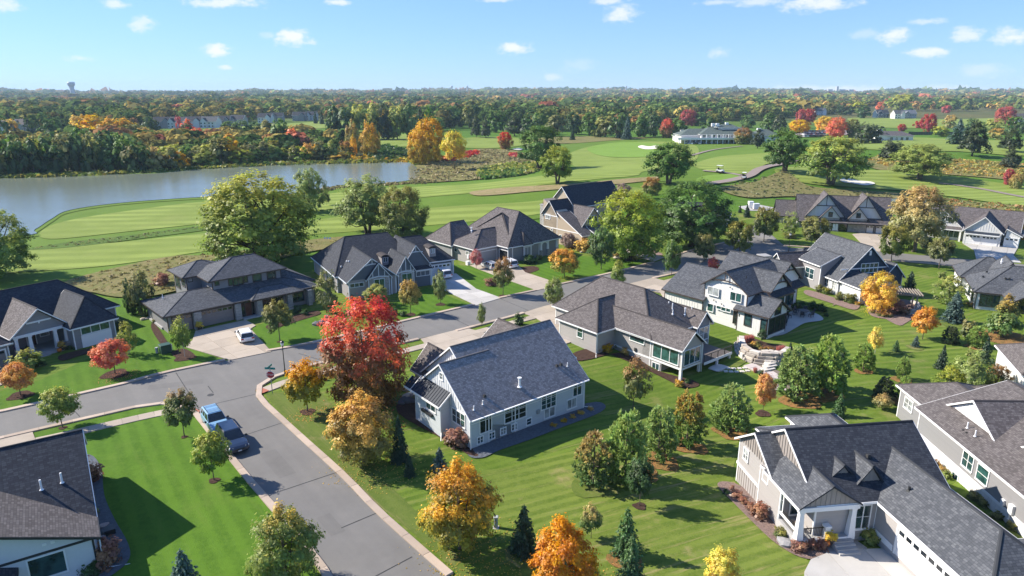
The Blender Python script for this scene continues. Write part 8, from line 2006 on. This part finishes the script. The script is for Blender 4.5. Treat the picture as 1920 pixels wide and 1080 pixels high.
h.box('cupola', 14, 16, 12, 14, 12, 13.4, T_WHITE); h.box('lantern', 36, 38.5, 12, 14, 8.5, 9.6, T_WHITE)
p = at(1281, 265)
h = House('pavilion', 'small green-roofed pavilion with a cupola left of the clubhouse', p[0], p[1], 0, 'pavilion', None); h.wall = W_WHITE; h.roof = RF_GREEN
h.blk(-6, 6, 0, 10, 3.6, 6.2, 'x', hip=(4.5, 4.5), oh=.6, corner=False); h.box('cupola', -1, 1, 4, 6, 5.8, 7.4, T_WHITE); h.blk(-1.3, 1.3, 3.7, 6.3, 7.4, 8.2, 'x', hip=(1, 1), oh=.1, walls=False)
p = at(1675, 264)
h = House('annex', 'long low white annex building with dark hipped roof and lantern, right of the car park', p[0], p[1], -3, 'building', None); h.wall = W_WHITE; h.roof = RF_BROWN
h.blk(-13, 14, 0, 14, 4.2, 7.0, 'x', hip=(6, 6), oh=.7, corner=False); h.blk(-13.5, -4, -1.5, 8, 4.6, 7.6, 'x', hip=(4, 4), oh=.6, corner=False); h.box('lantern', -10, -7, 2.5, 5, 7, 8.4, T_WHITE)
for x in (-2, 1.5, 5, 8.5): h.win('y', .7, -1, x, x+1.8, 1.2, 3.2, 2, 1, fw=.2)
r = empty('screen_fence', at(1745, 253)); tag(r, 'long dark screen fence right of the white annex', 'fence')
for k in range(18): MB().box(-18 + k*2, -18 + k*2 + 1.9, -.05, .05, 0, 2.4).build('fence_panel', T_BLACK, r)
# car park
cols = [paint('white', (.8, .8, .8)), paint('silver', (.42, .43, .45)), paint('black', (.015, .015, .017)), paint('navy', (.012, .02, .045)), paint('red', (.3, .02, .02)), paint('grey', (.14, .145, .15))]
FCARS = {}
def small_car(i):
    if i not in FCARS:
        m = MB(); m.hexa([(-2.3,-.9,.3),(2.3,-.9,.3),(2.3,.9,.3),(-2.3,.9,.3),(-2.3,-.9,1.0),(2.2,-.88,.9),(2.2,.88,.9),(-2.3,.9,1.0)]); m.hexa([(-2.2,-.8,1.0),(1.0,-.8,.98),(1.0,.8,.98),(-2.2,.8,1.0),(-1.9,-.65,1.65),(.3,-.65,1.65),(.3,.65,1.65),(-1.9,.65,1.65)])
        me = m.mesh('parked_car'); me.materials.append(cols[i]); me.materials.append(G_BLACK)
        for k in range(8, 12): me.polygons[k].material_index = 1
        FCARS[i] = me
    return FCARS[i]
nm = ('white', 'silver', 'black', 'navy', 'red', 'grey')
for row, (y0, n) in enumerate(((257.5, 11), (254, 12), (251, 12), (248.5, 10))):
    for k in range(n):
        i = int(TR.integers(6)); p = at(1508 + k*(46/n) + float(TR.normal(0, .4)), y0)
        o = mobj('parked_car', small_car(i)); o.location = (p[0], p[1], p[2] + .42); o.rotation_euler = (0, 0, math.pi/2 + float(TR.normal(0, .06)))
        tag(o, nm[i] + ' car in the crowded clubhouse car park', 'car', nm[i] + ' cars in the clubhouse car park')
for k in range(9): 
    p = at(1287 + k*3.6 + float(TR.normal(0, .8)), 270 + (k % 2)); o = mobj('golf_cart', small_car(k % 3)); o.location = (p[0], p[1], p[2] + .1); o.scale = (.6, .8, 1.1); o.rotation_euler = (0, 0, 1.2); tag(o, 'golf cart parked in the row before the clubhouse veranda', 'golf cart', 'carts before the clubhouse')

def water_tower(px_x, dist, zt, wd, label):
    d = ray(px_x, 168); a = math.atan2(d[0], d[1]); x, y = dist*math.sin(a), dist*math.cos(a); z0 = float(H(x, y))
    r = empty('water_tower', (x, y, z0)); tag(r, label, 'water tower', 'water towers on the horizon'); M_ = flat('tower_paint', (.5, .52, .55), .6); w = wd/2; t = zt - z0
    MB().lathe([(w*.7, 0), (w*.6, t*.3), (w*.6, t*.6), (w*.66, t*.7)], 14).build('stem', M_, r); MB().lathe([(w*.66, t*.7), (w*.9, t*.78), (w, t*.86), (w*.98, t*.95), (w*.8, t)], 16).build('tank', M_, r)
water_tower(135, 3600, 70, 30, 'large pale water tower on the horizon at the left')
water_tower(847, 5200, 68, 17, 'thin water tower on the horizon, left of the middle pair'); water_tower(876, 5200, 68, 15, 'thin water tower on the horizon, right of the middle pair'); water_tower(1174, 5400, 68, 14, 'lone thin water tower on the horizon right of the middle')
for k, (px_x, w, t) in enumerate(((1569, 12, 58), (1578, 40, 40), (1556, 30, 40), (1595, 30, 39))):
    d = ray(px_x, 170); a = math.atan2(d[0], d[1]); x, y = 5000*math.sin(a), 5000*math.cos(a)
    b = MB(); b.box(-w/2, w/2, -10, 10, 0, t - float(H(x, y)) + 1); b.box(-w/2 - .5, w/2 + .5, -10.5, 10.5, t - float(H(x, y)) + 1, t - float(H(x, y)) + 2.5)
    o = b.build('distant_building', flat('far_concrete', (.4, .4, .4))); o.location = (x, y, float(H(x, y))); tag(o, 'tiny white building on the far horizon at the right' if k else 'narrow white tower block on the far horizon at the right', 'building', 'white buildings on the horizon' if k else None)

# ---- wooded bank across the lake: trees one by one
PAL = {'d': 'deep', 'g': 'green', 'o': 'olive', 'a': 'amber', 'y': 'yellowgreen', 'l': 'limegreen', 'r': 'rust', 'b': 'bronze', 'p': 'darkpine', 'O': 'gold', 'c': 'coral', 'R': 'crimson', 's': 'sprucegreen', 't': 'tan', 'P': 'pale'}
ADJ = {'d': 'dark green', 'g': 'green', 'o': 'olive', 'a': 'amber', 'y': 'yellow-green', 'l': 'light green', 'r': 'russet', 'b': 'bronze-green', 'p': 'black-green', 'O': 'golden', 'c': 'coral-orange', 'R': 'crimson', 's': 'dark spiky', 't': 'tan', 'P': 'pale grey-green'}
WN = {}
def wood(px, base, top, w, c, zone):
    kind = 'farspruce' if c in 's' else 'far'
    lab = '%s tree %s' % (ADJ[c], zone); nmx = 'spruce_tree' if c == 's' else 'tree'
    plant(kind, px, base, top, w, PAL[c], lab, nmx, 'tree', '%s trees %s' % (ADJ[c], zone))
Z1 = 'at the water across the lake'
cx = -60
seq = 'ddgddodgddgdydgdodddoydgdgbdotyoagolyoolayogolglbolaooglarogdogbglgdog'
i = 0
def shore(x): return float(np.interp(x, [-100, 0, 110, 200, 290, 350, 430, 520, 600, 700, 760], [335, 333, 328, 325, 324, 316, 311, 306, 302, 299, 298]))
prof_x = [-100, 0, 80, 130, 200, 240, 270, 300, 340, 380, 420, 470, 520, 560, 600, 640, 740]; prof_t = [262, 262, 254, 250, 249, 252, 275, 280, 272, 272, 258, 262, 262, 270, 262, 268, 270]
while cx < 650:
    w_ = float(TR.uniform(24, 44)); c = seq[i % len(seq)]
    wood(cx, shore(cx) - float(TR.uniform(0, 4)), float(np.interp(cx, prof_x, prof_t)) + float(TR.uniform(-4, 22)), w_, c, Z1); cx += w_ * .36; i += 1
Z2 = 'in the second row across the lake'
cx = -60
while cx < 640:
    w_ = float(TR.uniform(24, 44)); t0 = float(np.interp(cx, prof_x, prof_t)); wood(cx, shore(cx) - float(TR.uniform(9, 22)), t0 + float(TR.uniform(-10, 5)), w_, 'dgdodgdbogdlod'[int(TR.integers(14))] if cx < 260 else 'gldogbyogrglag'[int(TR.integers(14))], Z2); cx += w_ * .5
Z3 = 'near the far lake houses'
for (x, b, t, w_, c) in ((150,255,216,36,'O'),(176,256,214,44,'O'),(205,257,220,36,'a'),(232,257,220,40,'a'),(255,258,232,38,'o'),(272,262,238,30,'t'),(292,249,224,20,'p'),(283,252,218,26,'d'),(337,247,218,14,'R'),(352,248,222,22,'c'),(352,262,232,26,'d'),(372,268,240,30,'c'),(388,262,246,30,'o'),(418,262,234,14,'s'),(432,258,226,44,'g'),(455,262,226,38,'g'),(478,258,228,34,'d'),(500,262,224,40,'o'),(525,268,222,34,'g'),(548,272,240,28,'c'),(468,225,200,22,'y'),
        (592,232,206,10,'s'),(604,233,205,12,'s'),(628,262,195,34,'d'),(650,262,198,36,'d'),(675,262,192,30,'y'),(700,262,190,36,'y'),(722,262,194,30,'p'),(745,262,196,32,'y'),(770,262,192,34,'g'),(790,258,200,26,'p'),(805,262,200,26,'g'),(835,240,203,34,'p'),(860,238,208,26,'d'),(880,240,196,34,'o'),(930,248,205,40,'g'),(990,256,215,36,'d'),(1010,252,212,34,'g'),(1040,256,214,40,'o'),(1075,252,208,36,'d'),(1105,254,210,40,'g'),(1135,258,216,42,'o'),(1155,260,218,30,'d'),(1200,258,215,40,'g'),(1225,256,208,30,'d'),(690,244,213,14,'O'),(718,248,200,12,'O'),
        (0,252,215,34,'g'),(22,250,222,24,'O'),(15,256,238,10,'s'),(30,256,236,10,'s'),(55,256,236,11,'s'),(63,256,235,11,'s'),(72,256,236,11,'s'),(76,252,232,10,'s'),(100,262,222,40,'d'),(120,258,222,34,'d'),(-20,258,212,40,'g'),
        (1460,250,213,30,'p'),(1440,248,210,34,'g'),(1400,240,215,28,'g'),(1470,262,238,24,'g'),(1350,236,208,22,'s'),(1340,240,212,26,'o'),(1310,236,210,30,'g'),(1270,258,220,40,'g'),(1330,252,218,30,'d'),(1610,212,190,30,'y'),(1585,216,196,32,'d'),(1560,214,192,30,'o'),(1620,222,198,26,'d'),(1650,208,191,16,'c'),(1690,208,176,44,'y'),
        (1780,240,215,26,'t'),(1820,244,222,22,'d'),(1838,250,228,24,'g'),(1760,256,236,30,'y'),(1860,252,222,40,'y'),(1900,250,218,36,'g'),(1790,272,240,30,'s'),(1810,266,238,30,'s'),(1775,212,197,18,'R'),(1720,240,226,16,'R'),(1930,252,225,40,'d'),(1868,262,240,30,'t')):
    wood(x, b, t, w_, c, Z3 if x < 800 else ('in the woods beyond the fairway hill' if x < 1240 else 'around the clubhouse and far right fairways'))

# brush along the near lake edge and in the native areas (nobody could count it)
def brush(name, pxpoly, n, size, cols, hs=1.0, seed=1):
    g = np.random.default_rng(seed); P = np.array(catmull(gpts(pxpoly), 4)); lo, hi = P.min(0), P.max(0); pts = []
    while len(pts) < n:
        q = g.uniform(lo, hi, (n*3, 2)); pts += q[inside(P, q[:, 0], q[:, 1])].tolist()
    pts = np.array(pts[:n]); k = 9; z = H(pts[:, 0], pts[:, 1])
    s = size * g.uniform(.4, 1.5, n)
    idx = np.repeat(np.arange(n), k); d = g.normal(0, 1, (len(idx), 3)); d[:, 2] = np.abs(d[:, 2]); d /= np.linalg.norm(d, axis=1, keepdims=True)
    c = np.stack([pts[idx, 0], pts[idx, 1], z[idx] + .1], 1) + d * (s[idx] * np.array([1, 1, hs])[:, None]).T * .55
    m = quads_mesh(name, c, d + g.normal(0, .5, d.shape), g.normal(0, 1, d.shape) + [0, 0, 1], s[idx]*.28, s[idx]*.36*hs, g.random(n)[idx], g.random(n)[idx])
    tag(mobj(name, m, None, cols), kind='stuff'); return m
brush('meadow_brush', [(768,344),(800,304),(860,288),(905,282),(962,285),(1005,298),(1010,318),(968,331),(905,337),(830,342)], 1500, 1.3, leaf_mat('leaf_meadow', (.22, .2, .07), (.36, .28, .13), (.2, .9), .4), .8, 2)
brush('sumac_brush', [(830,300),(850,290),(895,285),(893,292),(860,300),(838,305)], 260, 2.2, shade('crimson'), .8, 3); brush('sumac_brush', [(955,292),(975,288),(985,293),(965,297)], 60, 2.0, shade('crimson'), .8, 4)
brush('goldenrod_brush', [(900,318),(960,308),(1005,308),(1008,320),(965,331),(910,334)], 420, 1.8, shade('yellowgreen'), .9, 5); brush('reed_brush', [(898,325),(930,320),(990,322),(965,332),(905,337)], 420, 1.6, shade('green'), 1.0, 6)
brush('native_brush', [(1360,352),(1440,332),(1475,324),(1520,352),(1600,360),(1720,368),(1690,378),(1500,370),(1400,372)], 600, .9, leaf_mat('leaf_native', (.14, .16, .05), (.24, .2, .08), (.2, .9), .4), .7, 7)
brush('native_brush', [(1720,366),(1830,380),(1960,398),(1960,442),(1890,430),(1760,408)], 500, 1.2, shade('rust'), .7, 8); brush('native_brush', [(1625,300),(1700,291),(1800,301),(1930,310),(1930,336),(1820,330),(1700,320)], 900, 1.5, shade('tan'), .7, 9)
brush('native_brush', [(130,530),(250,500),(330,484),(500,468),(640,450),(560,476),(480,498),(330,545),(240,556)], 700, .6, MATS['leaf_meadow'], .8, 10); brush('native_brush', [(60,468),(130,457),(250,443),(390,425),(260,449),(130,464)], 250, .6, shade('olive'), .7, 11)
brush('shore_brush', [(480,372),(560,366),(620,352),(700,347),(770,342),(790,336),(768,346),(640,354),(560,374)], 420, 1.1, MATS['leaf_meadow'], .8, 12); brush('shore_brush', [(0,331),(200,326),(350,316),(520,308),(760,300),(760,305),(520,312),(350,321),(200,330),(0,337)], 700, 2.2, shade('bronze'), .8, 13)
brush('shore_brush', [(660,300),(700,297),(770,300),(772,306),(700,303)], 90, 2.5, shade('amber'), .8, 14); brush('bank_brush', [(690,300),(765,300),(770,285),(700,278)], 300, 3.4, shade('deep'), .9, 15)

# ---- distant woodland, one mass
def woodland():
    g = np.random.default_rng(21)
    Bx = [-400, -150, 270, 290, 460, 480, 600, 640, 700, 830, 850, 1000, 1020, 1230, 1250, 1330, 1460, 1490, 1560, 1640, 1700, 1740, 1930, 2300]
    By = [252, 250, 247, 234, 230, 222, 222, 240, 248, 248, 234, 236, 247, 243, 226, 228, 226, 219, 212, 209, 208, 212, 210, 210]
    hs = [(at(*q[0])[:2], q[1]) for q in FH]
    tiers = ((420, 950, 9.0, 0, 95, 5.2), (950, 2100, 0, .0098, 34, 6.5), (2100, 7000, 0, .0125, 14, 8.0))
    allc, alln, allu, alls, allk, allh, cols = [], [], [], [], [], [], []
    palette = np.array([(.028, .048, .012), (.045, .07, .018), (.07, .085, .022), (.06, .05, .016), (.1, .095, .028), (.14, .11, .03), (.18, .115, .035), (.13, .07, .03), (.17, .06, .035), (.018, .03, .013), (.085, .11, .03)]) * 2.4
    pw = np.array([.15, .19, .19, .1, .11, .06, .04, .035, .015, .06, .1]); pw /= pw.sum()
    for (r0, r1, sp, k, nq, rad) in tiers:
        if sp: n = int(1.42 * (r1*r1 - r0*r0) / 2 / (sp*sp))
        else: n = int(1.42 / (k*k) * math.log(r1 / r0))
        a = g.uniform(-.71, .71, n); r = np.sqrt(g.uniform(r0*r0, r1*r1, n)) if sp else r0 * (r1/r0) ** g.random(n)
        x, y = r*np.sin(a), r*np.cos(a); z = H(x, y)
        c_, s_ = math.cos(PITCH), math.sin(PITCH); zz = z*0 - CAMH; dep = y*c_ - zz*s_; up = y*s_ + zz*c_
        px, py = CX + FPX*x/dep, CY - FPX*up/dep
        ok = (py < np.interp(px, Bx, By)) & (py > 150)
        lake = np.array([(-400,330),(0,328),(110,326),(200,322),(290,318),(350,312),(430,308),(520,302),(600,298),(690,296),(700,275),(640,264),(560,262),(440,262),(340,268),(260,268),(130,268),(0,280),(-400,285)], float)
        ok |= inside(lake, px, py)
        C1 = np.array([(380,243),(470,236),(620,225),(690,231),(680,243),(470,254),(380,254)], float); ok &= ~inside(C1, px, py)
        C2 = np.array([(1580,221),(1690,221),(1790,223),(1960,219),(1960,237),(1760,241),(1640,239)], float); ok &= ~inside(C2, px, py)
        for (hx, hy), w_ in hs: ok &= ((x - hx)**2 + (y - hy - 4)**2 > (w_*.75)**2) & ~((np.abs(x - hx) < w_*.55) & (y < hy) & (y > hy - 38))
        # woods stand in stands: patches of one colour, and openings
        f1 = np.sin(x*.011 + 1.3*np.sin(y*.006)) * np.sin(y*.0083 + 2 + np.sin(x*.005)); f2 = np.sin(x*.0034 + 2.1) * np.sin(y*.0021 + np.sin(x*.0018)*2)
        ok &= (g.random(n) < np.where((f2 > .72) & (r > 1000), .25, 1.0))
        x, y, z, r, f1, f2 = x[ok], y[ok], z[ok], r[ok], f1[ok], f2[ok]; n = len(x)
        ci = g.choice(len(palette), n, p=pw)
        st = g.random(n); ci = np.where((f1 > .55) & (st < .4), 5, ci); ci = np.where((f1 < -.6) & (st < .6), 0, ci); ci = np.where((f2 < -.55) & (st < .15), 6, ci)
        pc = palette[ci] * g.uniform(.75, 1.25, (n, 1))
        inw1 = inside(lake, CX + FPX*x/(y*c_+CAMH*s_), CY - FPX*(y*s_-CAMH*c_)/(y*c_+CAMH*s_))
        sz = np.exp(g.normal(0, .3, n)); w_ = np.maximum(rad, .0042*r) * sz; ht = np.clip(12.5 * sz**.55 * g.uniform(.8, 1.2, n), 5, 21) * np.where(ci == 9, 1.15, 1.0) * np.where(inw1, .62, 1.0)
        con = ci == 9; w_ = np.where(con, w_*.6, w_)
        idx = np.repeat(np.arange(n), nq); d = g.normal(0, 1, (len(idx), 3)); d /= np.linalg.norm(d, axis=1, keepdims=True)
        d[:, 2] = np.where(d[:, 2] < -.55, -d[:, 2], d[:, 2])
        q = g.random(len(idx)) ** .3; t = .5 + .5*d[:, 2]*q
        prof = np.where(con[idx], 1.15 - t, 1.0)
        lob = 1 + .2*np.sin(3*np.arctan2(d[:, 1], d[:, 0]) + x[idx]) * np.sin(4*d[:, 2] + y[idx])
        c = np.stack([x[idx] + d[:, 0]*q*w_[idx]*prof*lob, y[idx] + d[:, 1]*q*w_[idx]*prof*lob, z[idx] + ht[idx]*(.12 + .88*t)], 1)
        s = (w_[idx] * 2.4 / math.sqrt(nq)) * g.uniform(.6, 1.3, len(idx))
        allc.append(c); alln.append(d + g.normal(0, .35, d.shape) + [0, 0, .35]); allu.append(g.normal(0, 1, d.shape)); alls.append(s); allk.append(g.random(n)[idx]); allh.append(t); cols.append(pc[idx])
    m = quads_mesh('distant_woodland', np.concatenate(allc), np.concatenate(alln), np.concatenate(allu), np.concatenate(alls), np.concatenate(alls)*.9, np.concatenate(allk), np.concatenate(allh))
    cc = np.concatenate(cols); ca = m.attributes.new('tone', 'FLOAT_COLOR', 'POINT'); ca.data.foreach_set('color', np.concatenate([cc, np.ones((len(cc), 1))], 1).repeat(4, 0).astype(np.float32).ravel())
    mt = bpy.data.materials.new('woodland'); mt.use_nodes = True; nt = mt.node_tree; N, L = nt.nodes, nt.links; N.remove(N['Principled BSDF']); out = [q for q in N if q.type == 'OUTPUT_MATERIAL'][0]
    a1 = N.new('ShaderNodeAttribute'); a1.attribute_name = 'tone'; a2 = N.new('ShaderNodeAttribute'); a2.attribute_name = 'leaf'; sc = N.new('ShaderNodeSeparateColor'); L.new(a2.outputs['Color'], sc.inputs[0])
    hs_ = N.new('ShaderNodeHueSaturation'); L.new(mrange(N, L, sc.outputs[0], 0, 1, .7, 1.3, False), hs_.inputs['Value']); L.new(a1.outputs['Color'], hs_.inputs['Color'])
    df, tr, mx = N.new('ShaderNodeBsdfDiffuse'), N.new('ShaderNodeBsdfTranslucent'), N.new('ShaderNodeMixShader'); mx.inputs[0].default_value = .25
    L.new(hs_.outputs[0], df.inputs[0]); L.new(hs_.outputs[0], tr.inputs[0]); L.new(df.outputs[0], mx.inputs[1]); L.new(tr.outputs[0], mx.inputs[2]); L.new(mx.outputs[0], out.inputs[0])
    tag(mobj('distant_woodland', m, None, mt), kind='stuff'); print('woodland quads', len(cc))
woodland()
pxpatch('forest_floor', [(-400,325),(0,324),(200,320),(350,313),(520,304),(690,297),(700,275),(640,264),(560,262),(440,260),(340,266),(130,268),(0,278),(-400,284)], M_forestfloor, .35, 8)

# ---- the air
def haze():
    b = MB(); b.box(-7700, 7700, -7700, 7700, -16, 92); m = bpy.data.materials.new('haze_air'); m.use_nodes = True; nt = m.node_tree; N, L = nt.nodes, nt.links
    N.remove(N['Principled BSDF']); out = [q for q in N if q.type == 'OUTPUT_MATERIAL'][0]; v = N.new('ShaderNodeVolumePrincipled')
    v.inputs['Color'].default_value = (.62, .8, 1, 1); v.inputs['Density'].default_value = 8e-5; v.inputs['Anisotropy'].default_value = .0
    L.new(v.outputs[0], out.inputs['Volume']); o = b.build('haze', m); tag(o, kind='stuff')
haze()

# ---- members of a group that share a label get their place in the row
def place_labels():
    import collections
    g = collections.defaultdict(list)
    for o in COL.objects:
        if o.parent is None and o.get('label') and o.get('category') not in ('car', 'golf cart'): g[o['label']].append(o)
    W = 'first second third fourth fifth sixth seventh eighth ninth tenth eleventh twelfth thirteenth fourteenth fifteenth sixteenth seventeenth eighteenth nineteenth twentieth'.split()
    for lb, os_ in g.items():
        if not 1 < len(os_) <= 20: continue
        os_.sort(key=lambda o: o.location.x / max(1, o.location.y))
        for k, o in enumerate(os_):
            t = lb + ', ' + (W[k] + ' from the left' if k < len(os_) - 1 or k > 2 else 'rightmost')
            if len(t.replace(',', '').split()) <= 16: o['label'] = t
place_labels()
